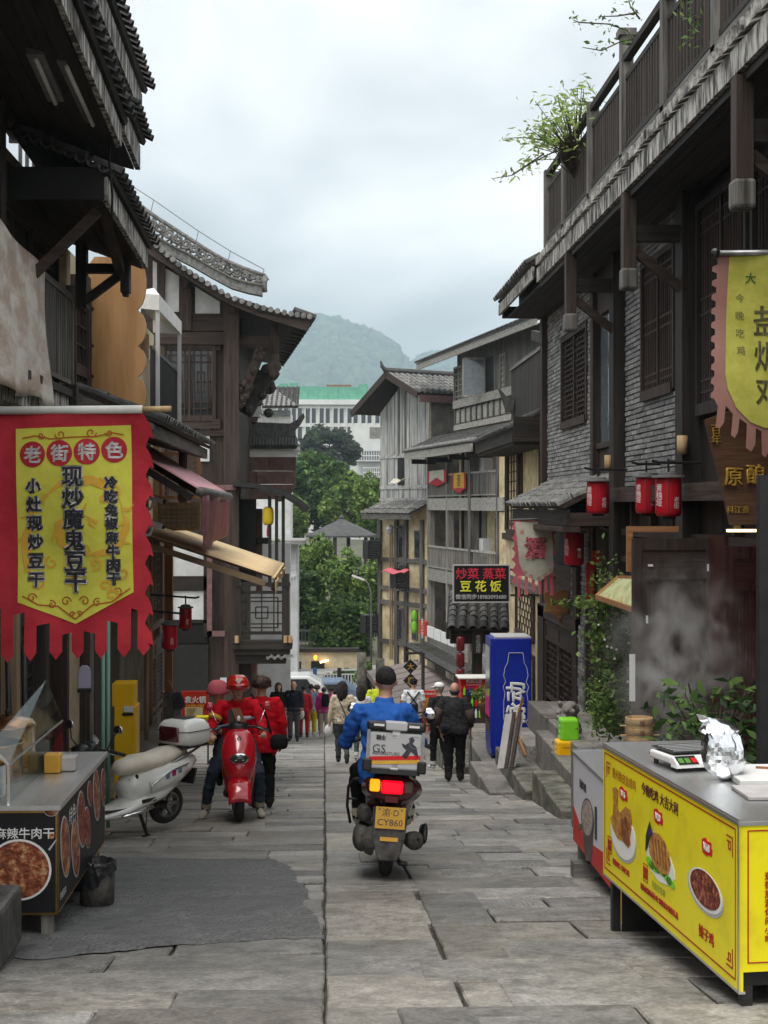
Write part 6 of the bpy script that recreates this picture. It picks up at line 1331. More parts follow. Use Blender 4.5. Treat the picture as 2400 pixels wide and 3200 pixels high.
# carved plaque below it
YP=12.6;pq=thing('plaque','dark brown carved wooden plaque with gold characters at the dark doors','plaque',tuple(at_y(2300,1620,YP)));P=[at_y(*p,YP)for p in((2204,1312),(2290,1280),(2420,1245),(2560,1235),(2545,1560),(2400,1640),(2284,1640),(2252,1500))]
mb=MB();mb.prism([(p.x,p.z)for p in P],(0,YP,0),XV,ZV,(0,.06,0));mb.obj('board','orange_x',pq).data.materials[0]=mat('plaquewood',(.075,.036,.018),(.13,.068,.036),rough=.5,scale=9,stretch=(.15,1,1),bump=.3)
letter('原','gold',pq,at_y(2292,1490,YP-.012),(1,0,-.12),(-.1,0,1),.3,ext=.012,bold=.004,width=.17);letter('酿','gold',pq,at_y(2362,1482,YP-.012),(1,0,-.12),(-.1,0,1),.3,ext=.012,bold=.004,width=.18);letter('坊','gold',pq,at_y(2440,1475,YP-.012),(1,0,-.12),(-.1,0,1),.3,ext=.012,bold=.004,width=.18)
letter('百年','gold',pq,at_y(2238,1358,YP-.008),(1,0,-.1),(-.15,0,1),.1,ext=.006,vertical=True,spacing=.9);letter('科江香','gold',pq,at_y(2306,1592,YP-.008),(1,0,.0),(0,0,1),.07,ext=.005)
mb=MB();mb.bx(at_y(2275,0,YP).x,at_y(2370,0,YP).x,YP+.0,YP+.05,at_y(0,1664,YP).z,at_y(0,1656,YP).z);tag(mb.obj('strip_light','lampglow'),'warm lit strip light under the carved plaque','lamp')
pb('plaque_bracket','dark_z',pq,(at_y(2300,0,YP).x,at_y(2320,0,YP).x,YP+.06,YP+.12,at_y(0,1664,YP).z,at_y(0,1560,YP).z));pb('plaque_arm','dark_x',pq,(at_y(2300,0,YP).x,4.1,YP+.12,YP+.18,at_y(0,1470,YP).z,at_y(0,1445,YP).z))
# ------------------------------------------------------------------ red lanterns
def lantern(label,px,py,Y,w,h,bar=None,tilt=0):
 c=at_y(px,py,Y);r=w/F*Y/2;hh=h/F*Y/2;t=thing('lantern',label,'lantern',tuple(c),0,'red street lanterns')
 mb=MB();mb.lathe([(.02,hh),(r*.8,hh),(r*.98,hh*.93),(r,hh*.8),(r,-hh*.75),(r*.96,-hh*.9),(r*.85,-hh),(.02,-hh)],c,20);mb.obj('shade','lantern',t,True)
 mb=MB();mb.lathe([(.02,hh+.035),(r*1.25,hh+.02),(r*1.28,hh),(r*1.0,hh-.008),(.02,hh-.008)],c,20);mb.lathe([(.02,hh+.06),(r*.75,hh+.05),(r*.8,hh+.02),(.02,hh+.02)],c,16);mb.obj('hat','lanternhat',t,False);mb=MB();mb.lathe([(.02,-hh-.03),(r*.55,-hh-.03),(r*.55,-hh),(.02,-hh)],c,12);mb.obj('base','blackplastic',t)
 for k in range(6):an=k*1.047+.3;mb=MB();q=Vector((math.cos(an)*r*1.002,math.sin(an)*r*1.002,0));mb.tube([c+q+ZV*hh*.85,c+q-ZV*hh*.85],.003,4);mb.obj('rib','redplastic',t)
 for txt,an,dz,sz in(('老街',-1.2,-.3,.075),('黄桷垭',-2.55,.1,.095)):
  d=Vector((math.cos(an),math.sin(an),0));letter(txt,'white',t,c+d*(r+.006)+ZV*hh*dz,ZV.cross(d),ZV,sz*r/.15,vertical=True,spacing=.9)
 mb=MB();mb.tube([c+ZV*(hh+.05),c+ZV*(hh+.2)],.012,6)
 if bar:mb.tube([Vector(b)for b in bar(c,hh)],.016,6)
 mb.obj('bracket','blackmetal',t);return t
zb_=lambda c,hh:c.z+hh+.16
br=lambda dy:(lambda c,hh:[(c.x-.18,c.y,zb_(c,hh)+.02),(c.x-.1,c.y,zb_(c,hh)),(4.05,c.y+dy,zb_(c,hh))])
lantern('red lantern hung by itself at the near end of the porch roof',1868,1555,18.7,70,102,br(.2));lantern('red lantern half hidden behind the nearer one on the timber house',2020,1548,16.9,68,114,br(.1));lantern('red lantern nearest the carved plaque, fully in view',2089,1553,15.0,82,122,br(.1));lantern('red lantern below the porch roof beside the cream banner',1794,1714,20.4,62,104,br(.2))
brl=lambda c,hh:[(c.x+.22,c.y,zb_(c,hh)+.02),(c.x+.16,c.y,zb_(c,hh)),(-2.95,c.y+.1,zb_(c,hh)+.06)]
lantern('lower red lantern on the cream house, closer to the red banner',531,1990,20.5,46,76,brl);lantern('upper red lantern on the cream house against the white panel',580,1932,23.0,38,64,brl)
# ------------------------------------------------------------------ yellow food cart
N_,F_=at_y(2310,2562,6.53),at_y(1885,2318,8.69);F_.z=N_.z;cf=Face(F_,N_-F_);Lc=(N_-F_).length;zt=N_.z;zb=at_y(2310,3100,6.53).z;Wc=.62;inn=-cf.n
cart=thing('food_cart','yellow food cart with printed chicken dishes and a steel top','food cart',(2.1,7.6,G(7.6)))
front=Face(N_,-cf.n)
side_o=cf.raw('side_panel','cartyellow',cart,0,Lc,zb,zt-.012,-.02,0);end_o=front.raw('end_panel','cartyellow',cart,.003,Wc,zb+.09,zt-.012,-.02,0)
mb=MB();A=[cf.w(0,zt-.012,.004),cf.w(Lc+.004,zt-.012,.004),cf.w(Lc+.004,zt-.012,-Wc),cf.w(0,zt-.012,-Wc)];mb.hexa(A+[p+ZV*.014 for p in A]);mb.obj('counter_top','steel',cart)
mb=MB();cf.box(mb,.02,Lc-.02,zb+.02,zt-.02,-Wc+.02,-.025);mb.obj('cabinet','black',cart)
for s,d in((.06,-.06),(Lc-.05,-.05),(.06,-Wc+.05),(Lc-.05,-Wc+.05)):q=cf.w(s,0,d);mb=MB();cf.box(mb,s-.025,s+.025,G(q.y)-.01,zt-.1,d-.025,d+.025);mb.obj('leg','blackmetal',cart)
cf.raw('back_panel','black',cart,0,Lc,-1.25,zt-.05,-Wc-.01,-Wc);pb('back_panel','black',cart,(cf.w(0,0,-.1).x,cf.w(0,0,-Wc).x,8.6,8.62,-1.12,zt-.1))  # black panels added on the far sides to block light under the cart
for nm_,m_,f_,r_ in(('edge_trim','steel',cf,(-.004,Lc+.004,zt-.028,zt-.010,.0,.006)),('edge_trim','steel',cf,(Lc-.012,Lc+.004,zb,zt-.03,.0,.004)),('edge_trim','steel',front,(0,Wc,zt-.028,zt-.010,.0,.006)),('edge_trim','steel',cf,(0,Lc,zb-.012,zb,-.03,.002))):f_.raw(nm_,m_,cart,*r_)
def lines(fc,m,parent,s0,s1,z0,z1,w,d,name='printed_line'):fc.raw(name,m,parent,s0,s1,z1-w,z1,d,d+.0015);fc.raw(name,m,parent,s0,s1,z0,z0+w,d,d+.0015);fc.raw(name,m,parent,s0,s0+w,z0+w,z1-w,d,d+.0015);fc.raw(name,m,parent,s1-w,s1,z0+w,z1-w,d,d+.0015)
sp_=side_o;lines(cf,'printred',sp_,.035,Lc-.04,zb+.04,zt-.05,.007,.001);ep_=end_o;lines(front,'printred',ep_,.04,Wc-.03,zb+.13,zt-.05,.006,.001)
def fret(s,z,sx,sz,k=1.0):
 mb=MB();u=.05*k;
 for(a,b,c,d_)in((0,0,1.6,.14),(0,0,.14,1.9),(.5,.5,1.0,.14),(.5,.5,.14,.8),(.5,1.2,.6,.14),(1.0,.5,.14,.8)):
  x0,x1=sorted((s+sx*a*u,s+sx*(a+c)*u));z0,z1=sorted((z+sz*b*u,z+sz*(b+d_)*u));cf.box(mb,x0,x1,z0,z1,.001,.0028)
 mb.obj('fret_corner','printred',sp_)
fret(.075,zt-.10,1,-1);fret(Lc-.075,zt-.10,-1,-1);fret(.075,zb+.08,1,1);fret(Lc-.075,zb+.08,-1,1)
def cpt(px,py):return cf.pt(px,py)
def blob(pts,m,d,name,th=.0015,parent=sp_):mb=MB();mb.prism([cpt(*p)for p in pts],cf.w(0,0,d),cf.ux,ZV,cf.n*th);return mb.obj(name,m,parent)
def ell(cx_,cy_,rx,ry,rot=0,n=26):return[(cx_+math.cos(t)*rx*math.cos(rot)-math.sin(t)*ry*math.sin(rot),cy_+math.cos(t)*rx*math.sin(rot)+math.sin(t)*ry*math.cos(rot))for t in[6.283*k/n for k in range(n)]]
# dishes printed on the side: salt-baked chicken, crisp chicken slices, chilli chicken
blob(ell(1949,2618,37,82,-.22),'signgrey',.001,'plate_print');blob(ell(1949,2612,35,78,-.22),'rice',.0028,'plate_rim');blob(((1918,2480),(1916,2465),(1926,2458),(1934,2470),(1932,2490),(1931,2520),(1940,2540),(1958,2520),(1972,2530),(1976,2560),(1976,2590),(1972,2615),(1974,2640),(1966,2650),(1950,2630),(1932,2620),(1918,2590),(1910,2555),(1918,2545),(1920,2510)),'roast',.0046,'chicken_print')
blob(((1942,2560),(1960,2550),(1972,2575),(1968,2600),(1972,2635),(1964,2645),(1950,2628),(1944,2600)),'roastdark',.0062,'chicken_shade')
blob(((2020,2610),(2032,2590),(2060,2620),(2080,2640),(2095,2680),(2108,2720),(2110,2748),(2092,2768),(2060,2755),(2035,2720),(2022,2670)),'rice',.001,'plate_print')
for k in range(9):blob(ell(2030+k*9,2690+k*8.5+6*math.sin(k),8,15,-.3,14),'green' if k%2 else 'limebox',.0026,'cucumber_print')
blob(((2030,2625),(2045,2600),(2062,2606),(2080,2630),(2094,2665),(2098,2700),(2090,2735),(2070,2730),(2045,2700),(2032,2665)),'roast',.0046,'sliced_chicken_print')
for k in range(5):blob(((2040+k*10,2612+k*6),(2043+k*10,2612+k*6),(2052+k*9,2690+k*8),(2049+k*9,2690+k*8)),'roastdark',.0062,'slice_line')
blob(((2022,2610),(2028,2585),(2034,2566),(2038,2590),(2044,2605),(2034,2620),(2026,2650),(2020,2660)),'leafgloss',.006,'garnish_print');blob(ell(2035,2600,8,12),'purple',.0075,'flower_print')
blob(ell(2206,2790,42,88,-.5),'signgrey',.001,'bowl_print');blob(ell(2207,2784,40,82,-.5),'white',.0028,'bowl_rim');blob(ell(2207,2780,36,72,-.5),'chilli',.0046,'chilli_chicken_print')
for(px,py,txt)in((1949,2482,'¥16'),(2058,2553,'¥20'),(2210,2648,'¥68')):
 sc2=1+(px-1949)/900;blob([(px+a*12*sc2,py+a*8+b*22*sc2)for a,b in((-1,-.7),(-.2,-1),(.1,-.7),(.9,-.75),(.9,-.1),(1.1,0),(1,.8),(.2,.75),(.1,1),(-.8,.8),(-1,.3))],'pricered',.001,'price_tag');s,z=cpt(px,py);letter(txt,'white',sp_,cf.w(s,z,.005),cf.ux,ZV,.06,bold=.001,width=.085)
def ctext(s,px0,px1,py,m,size,**k):a,z0=cpt(px0,py[0]);b,z1=cpt(px1,py[1]);letter(s,m,sp_,cf.w((a+b)/2,(z0+z1)/2,.003),cf.ux,ZV,size,width=b-a,**k)
ctext('惠州脆皮盐焗鸡',1915,1988,(2415,2455),'printred',.06);ctext('今晚吃鸡 大吉大利',2006,2120,(2465,2525),'printdark',.08,bold=.0008);ctext('辣子鸡',2185,2232,(2915,2930),'printred',.1,bold=.002);ctext('鲜嫩爽口 多种口味',1916,1968,(2690,2730),'printred',.05,bold=.001);ctext('逛街旅游休闲小吃 馈赠亲友最佳礼品',2003,2120,(2765,2865),'printred',.06,bold=.001);ctext('可真空包装',2038,2080,(2765,2790),'green',.05)
for px,py in((1906,2640),(2018,2728)):
 s,z=cpt(px,py);letter('招牌\n推荐','printred',sp_,cf.w(s,z,.003),cf.ux,ZV,.035,bold=.001);lines(cf,'printred',sp_,s-.04,s+.04,z-.05,z+.05,.004,.001,'stamp_line')
p=at_y(2394,2830,6.5);s,z=front.pt(2394,2835);letter('逛街旅游休闲小吃','printred',ep_,front.w(s+.012,z,.003),front.ux,ZV,.04,vertical=True,bold=.001,spacing=1.05)
# things on the counter
def at_z(px,py,z):d=ray(px,py);return CAM+d*((z-CAM.z)/d.z)
zc=zt+.003
sc_=thing('scale','white electronic weighing scale with black tray on the yellow cart','scale',tuple(at_z(2165,2400,zc)),math.radians(14));o=at_z(2155,2392,zc);Rz=Matrix.Translation(o)@Matrix.Rotation(math.radians(14),4,'Z')
def rz(mb):mb.v=[tuple(Rz@Vector(v))for v in mb.v];return mb
mb=MB();mb.cbx(-.17,.17,-.10,.16,.028,.075,.012);rz(mb).obj('body','white',sc_);mb=MB();mb.hexa([(-.17,-.17,.02),(.17,-.17,.02),(.17,-.10,.02),(-.17,-.10,.02),(-.165,-.16,.04),(.165,-.16,.04),(.165,-.10,.074),(-.165,-.10,.074)]);rz(mb).obj('front','white',sc_)
mb=MB();mb.hexa([(-.15,-.1635,.0395),(-.03,-.1635,.0395),(-.03,-.1035,.0735),(-.15,-.1035,.0735),(-.15,-.165,.042),(-.03,-.165,.042),(-.03,-.105,.076),(-.15,-.105,.076)]);rz(mb).obj('display','blackplastic',sc_)
for k in range(3):mb=MB();x=-.145+k*.04;mb.hexa([(x,-.158,.046),(x+.03,-.158,.046),(x+.03,-.125,.066),(x,-.125,.066),(x,-.159,.048),(x+.03,-.159,.048),(x+.03,-.126,.068),(x,-.126,.068)]);rz(mb).obj('readout','green' if k<2 else 'pricered',sc_)
mb=MB();mb.cbx(-.15,.17,-.09,.17,.086,.094,.004);tr=rz(mb).obj('tray','blackplastic',sc_)
for k in range(5):mb=MB();y=-.06+k*.045;mb.bx(-.13,.15,y,y+.006,.0945,.098);rz(mb).obj('tray_rib','signgrey',tr)
mb=MB();mb.lathe([(.01,.0),(.05,.0),(.04,.03),(.01,.03)],Vector((0,.03,.06)),12);rz(mb).obj('stem','blackplastic',sc_)
for sx in(-.14,.14):
 for sy in(-.12,.13):mb=MB();mb.lathe([(.001,0),(.015,0),(.015,.03),(.001,.03)],Vector((sx,sy,0)),8);rz(mb).obj('foot','blackplastic',sc_)
 # foil bag
rs=np.random.RandomState(4);bm=bmesh.new();bmesh.ops.create_icosphere(bm,subdivisions=4,radius=1);c=at_z(2270,2440,zc)
for v in bm.verts:
 p=v.co.copy();cr=mnoise.ridged_multi_fractal(p*1.7+Vector((3,1,2)),.9,2.2,3,.9,2)*.10;k=1+cr
 z=(p.z+1)/2;w=.115*(1-.3*z)+(.03 if z>.8 else 0);v.co=c+Vector((p.x*w*k*1.1-.05*z*z,p.y*w*k*.8+.02,max(0,.33*z+cr*.04*p.x)))
mb=MB();bm.verts.index_update();mb.add([v.co for v in bm.verts],[[v.index for v in f.verts]for f in bm.faces]);bm.free()
Pt=at_z(2270,2440,zc);mb.sheet(lambda u,v:Pt+Vector((-.04-.10*v+.02*math.sin(u*9),-.02+u*.06,.27+.09*v-.03*u+.012*math.sin(v*11+u*5))),6,6);tag(mb.obj('foil_bag','foil',None,False),'crumpled silver foil bag on the yellow cart','bag')
q=at_z(2390,2470,zc);tray_o=pb('tray','white',None,(q.x-.1,q.x+.22,q.y+.1,q.y+.55,zc,zc+.035),bevel=.006);tag(tray_o,'shallow white tray beside the foil bag','tray');tag(pb('board','greyboard',None,(q.x-.16,q.x+.25,q.y-.25,q.y+.05,zc,zc+.02),bevel=.004),'pale cutting board at the near corner of the yellow cart','board');mb=MB();q2=at_z(2362,2398,zc+.04);mb.beam(q2,q2+Vector((.3,-.12,0)),.02,.012);tag(mb.obj('tongs','orange_x'),'thin wooden tongs lying on the white tray','tongs')
mb=MB();q=at_z(2033,2352,zc+.01);mb.tube([q,q+Vector((.06,.02,0))],[.018,.014],8);tag(mb.obj('tape_roll','clothpink',None,True),'small pink roll lying beside the weighing scale','roll')
# ------------------------------------------------------------------ second cart behind it: white and red front
YC=10.3;N2,F2=at_y(1885,2440,10.2),at_y(1792,2412,11.4);F2.z=N2.z;c2=Face(F2,N2-F2);L2=1.5;z2=N2.z;zb2=at_y(1885,2745,10.2).z
cart2=thing('food_cart','white and red fronted food cart with a printed claypot, behind the yellow cart','food cart',(2.2,10.8,G(10.8)))
cf2=c2;w1=cf2.raw('front_panel','potwhite',cart2,0,L2,zb2,z2,-.02,0);cf2.raw('back_frame','greymetal',cart2,-.05,0,zb2+.1,z2+.02,-.5,.01);mb=MB();A=[cf2.w(-.05,z2,.01),cf2.w(L2,z2,.01),cf2.w(L2,z2,-.55),cf2.w(-.05,z2,-.55)];mb.hexa(A+[p+ZV*.015 for p in A]);mb.obj('counter_top','steel',cart2);mb=MB();cf2.box(mb,0,L2,zb2+.02,z2-.01,-.5,-.025);mb.obj('cabinet','black',cart2)
mb=MB();mb.prism([(0,zb2),(L2,zb2),(L2,zb2+.22),(.5,zb2+.12),(0,zb2+.28)],cf2.w(0,0,.001),cf2.ux,ZV,cf2.n*.002);mb.obj('red_print','posterred',w1)
def c2b(pts,m,d,nm):mb=MB();mb.prism([cf2.pt(*p)for p in pts],cf2.w(0,0,d),cf2.ux,ZV,cf2.n*.002);mb.obj(nm,m,w1)
c2b(((1820,2560),(1826,2640),(1832,2690),(1850,2692),(1854,2640),(1856,2560)),'clay',.003,'pot_print');c2b(ell(1838,2560,19,66,-.05),'clay',.005,'pot_rim_print');c2b(ell(1838,2556,16,56,-.05),'soup',.007,'soup_print');c2b(((1810,2575),(1824,2572),(1824,2590),(1810,2592)),'clay',.003,'pot_handle_print');c2b(((1860,2520),(1866,2522),(1866,2625),(1860,2622)),'ink',.003,'text_strip_print')
s,z=cf2.pt(1822,2455);letter('豆腐冷糕','ink',w1,cf2.w(s,z,.003),cf2.ux,ZV,.1,bold=.003,width=.28)
for s,d in((.05,-.06),(L2-.1,-.06),(.05,-.45),(L2-.1,-.45)):q=cf2.w(s,0,d);mb=MB();cf2.box(mb,s-.03,s+.03,G(q.y),zb2+.1,d-.03,d+.03);mb.obj('leg','grey_z',cart2)
pb('skid','grey_x',cart2,(F2.x-.05,F2.x+.6,11.1,11.25,G(11.2),G(11.2)+.12))
yb=at_g(2010,2880);mb=MB();mb.cbx(yb.x-.14,yb.x+.3,yb.y-.05,yb.y+.35,G(yb.y)-.02,G(yb.y)+.36,.015);tag(mb.obj('crate','yellowbox'),'worn yellow plastic crate under the yellow food cart','crate')
# ------------------------------------------------------------------ snack cart on the left
XL,Y0,Y1=-1.62,8.7,10.55;zt=at_y(190,2515,8.7).z;zb=at_y(175,2858,8.7).z
lc=thing('snack_cart','black panelled snack cart with dish pictures, steel top and glass guard','food cart',(-2.1,9.5,G(9.5)))
fr_p=pb('front_panel','signblack',lc,(-2.75,XL,Y0,Y0+.02,zb,zt-.03));sd_p=pb('side_panel','signblack',lc,(XL-.02,XL,Y0+.021,Y1,zb,zt-.03));pb('counter_top','steel',lc,(-2.75,XL+.02,Y0-.02,Y1+.02,zt-.03,zt));pb('cabinet','black',lc,(-2.72,XL-.03,Y0+.03,Y1-.03,zb+.02,zt-.04))
fL=Face((-2.75,Y0,0),XV);fS=Face((XL,Y0,0),YV)
for f_,p_,w_ in((fL,fr_p,1.13),(fS,sd_p,Y1-Y0)):lines(f_,'brass',p_,.0 if f_ is fL else .02,w_,zb,zt-.035,.012,.001,'edge_trim')
def fb2(fc,pts,m,d,nm,parent):mb=MB();mb.prism([fc.pt(*p)for p in pts],fc.w(0,0,d),fc.ux,ZV,fc.n*.002);return mb.obj(nm,m,parent)
fb2(fL,ell(60,2718,101,96,0,36),'white',.001,'plate_print',fr_p);fb2(fL,ell(60,2718,94,89,0,36),'beef',.0035,'beef_print',fr_p);fb2(fL,ell(160,2534,22,17),'white',.001,'plate_print',fr_p);fb2(fL,ell(160,2534,20,15),'beef',.0035,'nut_print',fr_p);fb2(fL,ell(124,2524,13,9),'purple',.001,'onion_print',fr_p);fb2(fL,ell(160,2610,11,11),'beef',.003,'bowl_print',fr_p)
fb2(fL,((150,2654),(176,2622),(178,2624),(156,2658)),'greyboard',.001,'spoon_print',fr_p);s,z=fL.pt(76,2604);letter('麻辣牛肉干','white',fr_p,fL.w(s,z,.004),XV,ZV,.075,bold=.0012,width=.36)
for(px,py,rx,ry)in((203,2646,15,97),(235,2650,13,92),(254,2560,13,90),(272,2586,10,66),(301,2484,11,82),(280,2480,8,40),(322,2460,7,60)):fb2(fS,ell(px,py,rx,ry,-.03,26),'greyboard',.001,'plate_print',sd_p);fb2(fS,ell(px,py,rx*.85,ry*.93,-.03,26),'beef' if px%2 else 'chilli',.0035,'dish_print',sd_p)
s,z=fS.pt(236,2530);letter('特色小吃','white',sd_p,fS.w(s,z,.003),YV,ZV,.12,width=.5);s,z=fS.pt(196,2790);letter('现做现卖','white',sd_p,fS.w(s,z,.003),YV,ZV,.07,width=.2)
for x,y in((XL-.07,Y0+.06),(XL-.07,Y1-.05),(-2.65,Y0+.06),(-2.65,Y1-.05)):pb('leg','grey_z',lc,(x-.035,x+.035,y-.03,y+.03,G(y),zb+.02))
pb('back_panel','black',lc,(-2.76,-2.74,Y0,Y1,G(9.9),zt-.05));pb('back_panel','black',lc,(-2.74,XL-.12,Y1-.02,Y1,G(Y1),zt-.05));xg=-1.92;gh=.24;gv=pb('glass_guard','glass',lc,(xg,xg+.006,Y0+.02,Y1-.05,zt,zt+gh));mb=MB();A=[Vector((xg,Y0+.02,zt+gh)),Vector((xg,Y1-.05,zt+gh)),Vector((xg-.12,Y1-.05,zt+gh+.3)),Vector((xg-.12,Y0+.02,zt+gh+.12))];mb.hexa(A+[p+Vector((.005,0,.003))for p in A]);mb.obj('glass_top','glass',lc);mb=MB();mb.beam((xg,Y0+.02,zt),(xg,Y0+.02,zt+gh),.014,.014);mb.beam((xg,Y0+.02,zt+gh),(xg-.12,Y0+.02,zt+gh+.12),.012,.012);mb.beam((xg,Y0+.02,zt+gh),(xg,Y1-.05,zt+gh),.01,.012);mb.obj('guard_frame','steel',lc)  # black panels added at back and far end to keep the underside dark
def pot(label,x,y,r,h,m,lid=None):
 t=thing('pot',label,'pot',(x,y,zt));mb=MB();mb.lathe([(.01,0),(r*.95,0),(r,.02),(r,h),(r*1.04,h),(r*1.04,h+.01),(r*.93,h+.01),(r*.93,h-.03),(.01,h-.03)],(x,y,zt),24);mb.obj('body',m,t,True)
 if lid:mb=MB();mb.lathe([(r*1.05,h+.01),(r*.9,h+.05),(r*.3,h+.08),(.01,h+.085)],(x,y,zt),24);mb.obj('lid',lid,t,True);mb=MB();mb.ball((x,y,zt+h+.1),.02,8);mb.obj('knob','blackplastic',t)
pot('steel pot with brass lid at the corner of the snack cart',-2.16,8.95,.17,.2,'steel','brass');pot('copper pan with rolled rim behind the brass lidded pot',-2.2,9.5,.2,.24,'copper');pot('wide copper pot at the far end of the snack cart',-2.22,10.05,.19,.27,'copper','copper')
for(px,py,w,d,h,m,lb)in((162,2418,.11,.1,.13,'plate_y','amber plastic tub behind the cart glass'),(116,2412,.12,.12,.12,'clay','brown tub in shade behind the cart glass'),(205,2412,.13,.12,.1,'greyboard','grey tray behind the cart glass')):q=at_z(px,py,zt);mb=MB();mb.cbx(q.x-w/2,q.x+w/2,q.y,q.y+d,zt+.002,zt+h,.008);tag(mb.obj('tub',m),lb,'tub')
# waste bin with black liner
q=at_g(304,2832);bin_=thing('waste_bin','grey waste bin with black liner standing by the snack cart','waste bin',(q.x,q.y,G(q.y)));
mb=MB();mb.lathe([(.01,0),(.108,0),(.118,.01),(.122,.29),(.115,.29),(.11,.03),(.01,.03)],(q.x,q.y,G(q.y)+.02),24);mb.obj('body','engine',bin_,True);rs=np.random.RandomState(1);mb=MB();o_=Vector((q.x,q.y,G(q.y)+.02));n=32
drop=[.05+.10*max(0,math.cos(2*math.pi*k/n+2.0))**2+rs.uniform(0,.03)for k in range(n)]
for ring in range(5):
 for k in range(n):
  an=2*math.pi*k/n;jr=rs.uniform(-.004,.006)
  if ring==0:r_,z_=.09,.20
  elif ring==1:r_,z_=.112,.295+rs.uniform(-.004,.012)
  elif ring==2:r_,z_=.130,.29+rs.uniform(-.01,.01)
  elif ring==3:r_,z_=.131,.29-drop[k]*.5
  else:r_,z_=.127,.29-drop[k]
  mb.v.append(tuple(o_+Vector((math.cos(an)*(r_+jr),math.sin(an)*(r_+jr),z_))))
for ring in range(4):
 for k in range(n):a=ring*n+k;b=ring*n+(k+1)%n;mb.f.append((a,b,b+n,a+n));mb.m.append(0)
mb.obj('liner','plasticbag',bin_,False)
# wet stone block in the corner
sb=thing('stone_block','dark wet stone block of two courses at the street edge','stone block',(-2.1,7.6,G(7.6)));
for z0,z1,s_ in((-1.3,-1.0,1),(-.995,-.66,2)):mb=MB();mb.cbx(-3.0,-1.745+.01*s_,5.6,8.2,z0,z1,.03);mb.obj('course','wetstone',sb)
# yellow box post
yb=thing('ticket_machine','tall yellow metal box standing behind the white scooter','machine',(-2.48,17.4,G(17.4)));a,b=at_y(347,2260,17.4),at_y(428,2132,17.4);zgr=G(17.4)
mb=MB();mb.cbx(a.x+.06,b.x,17.25,17.65,zgr,at_y(0,2206,17.4).z,.01);mb.obj('body','yellowbox',yb);mb=MB();mb.cbx(a.x+.03,b.x-.02,17.27,17.62,at_y(0,2206,17.4).z,b.z,.008);mb.obj('head','yellowbox',yb);p=at_y(400,2216,17.24);pb('label_plate','paper',yb,(p.x-.05,p.x+.06,17.235,17.25,p.z-.035,p.z+.035));p=at_y(398,2232,17.24);pb('slot','black',yb,(p.x-.06,p.x+.07,17.232,17.25,p.z-.015,p.z+.015))
# ------------------------------------------------------------------ street furniture on the right
fr=thing('drinks_fridge','tall blue drinks fridge with a white bottle outline on its side','fridge',tuple(at_y(1600,2365,22.6)));YF_=22.6;a,b=at_y(1545,2362,YF_),at_y(1662,1995,YF_);zf=a.z
mb=MB();mb.cbx(a.x,b.x,YF_,YF_+.75,zf+.04,b.z,.02);body=mb.obj('body','fridgeblue',fr);pb('top_panel','signgrey',fr,(a.x+.01,b.x-.01,YF_+.01,YF_+.7,b.z,b.z+.025));a2=at_y(1533,2362,YF_+.2)
pb('door','fridgeblue',fr,(a.x-.06,a.x-.002,YF_+.02,YF_+.74,zf+.12,b.z-.01));pb('door_glass','darkglass',fr,(a.x-.066,a.x-.06,YF_+.1,YF_+.68,zf+.35,b.z-.15));pb('kick_panel','fridgeblue',fr,(a.x-.05,a.x-.002,YF_+.02,YF_+.74,zf,zf+.11));pb('door_sticker','pinkjacket',fr,(a.x-.072,a.x-.067,YF_+.1,YF_+.68,zf+.6,zf+.9))
def fpx(px,py):p=at_y(px,py,YF_);return(p.x,p.z)
bo=[(1586,2044),(1582,2075),(1574,2090),(1570,2115),(1576,2135),(1568,2150),(1574,2170),(1570,2195),(1570,2250),(1576,2262),(1568,2275),(1576,2292),(1575,2322)]
bo=[(x+4,y-4)for x,y in bo];mir=[(2*1612-x,y)for x,y in bo]
mb=MB();L_=[fpx(*p)for p in bo+mir[::-1]];L_.append(L_[0])
for i in range(len(L_)-1):mb.beam((L_[i][0],YF_-.004,L_[i][1]),(L_[i+1][0],YF_-.004,L_[i+1][1]),.006,.016,up=(0,1,0))
mb.obj('bottle_outline','white',fr);c=at_y(1612,2196,YF_-.006);letter('脉动','white',fr,c,(0,0,1),(-1,0,0),.32,bold=.012,width=.66)
# easel with a board
es=thing('easel','grey display board leaning on a wooden easel beside the fridge','easel',tuple(at_y(1590,2405,20.2)));YE=20.2;q=[at_y(*p,YE)for p in((1551,2398),(1607,2392),(1643,2230),(1583,2236))];q[0].y=q[1].y=YE-.1;q[2].y=q[3].y=YE+.15
mb=MB();nn=(q[1]-q[0]).cross(q[3]-q[0]).normalized()*.03;mb.hexa([p for p in q]+[p-nn for p in q]);mb.obj('board','greyboard',es)
for f in(.45,.75):mb=MB();mb.beam(q[0].lerp(q[1],f)-YV*.05,q[3].lerp(q[2],f)-YV*.05+ZV*.02,.05,.02);mb.obj('batten','brown_z',es)
mb=MB();mb.beam(q[3].lerp(q[2],.6)-YV*.03+ZV*-.1,q[3].lerp(q[2],.85)+Vector((.02,0,.22)),.03,.03);mb.beam(q[3].lerp(q[2],.55)-YV*.06-ZV*.28,at_y(1642,2362,YE-.2),.035,.03);mb.beam(q[3].lerp(q[2],.3)-YV*.06-ZV*.35,q[3].lerp(q[2],.7)-YV*.07-ZV*.42,.03,.03);mb.obj('easel_leg','orange_z',es)
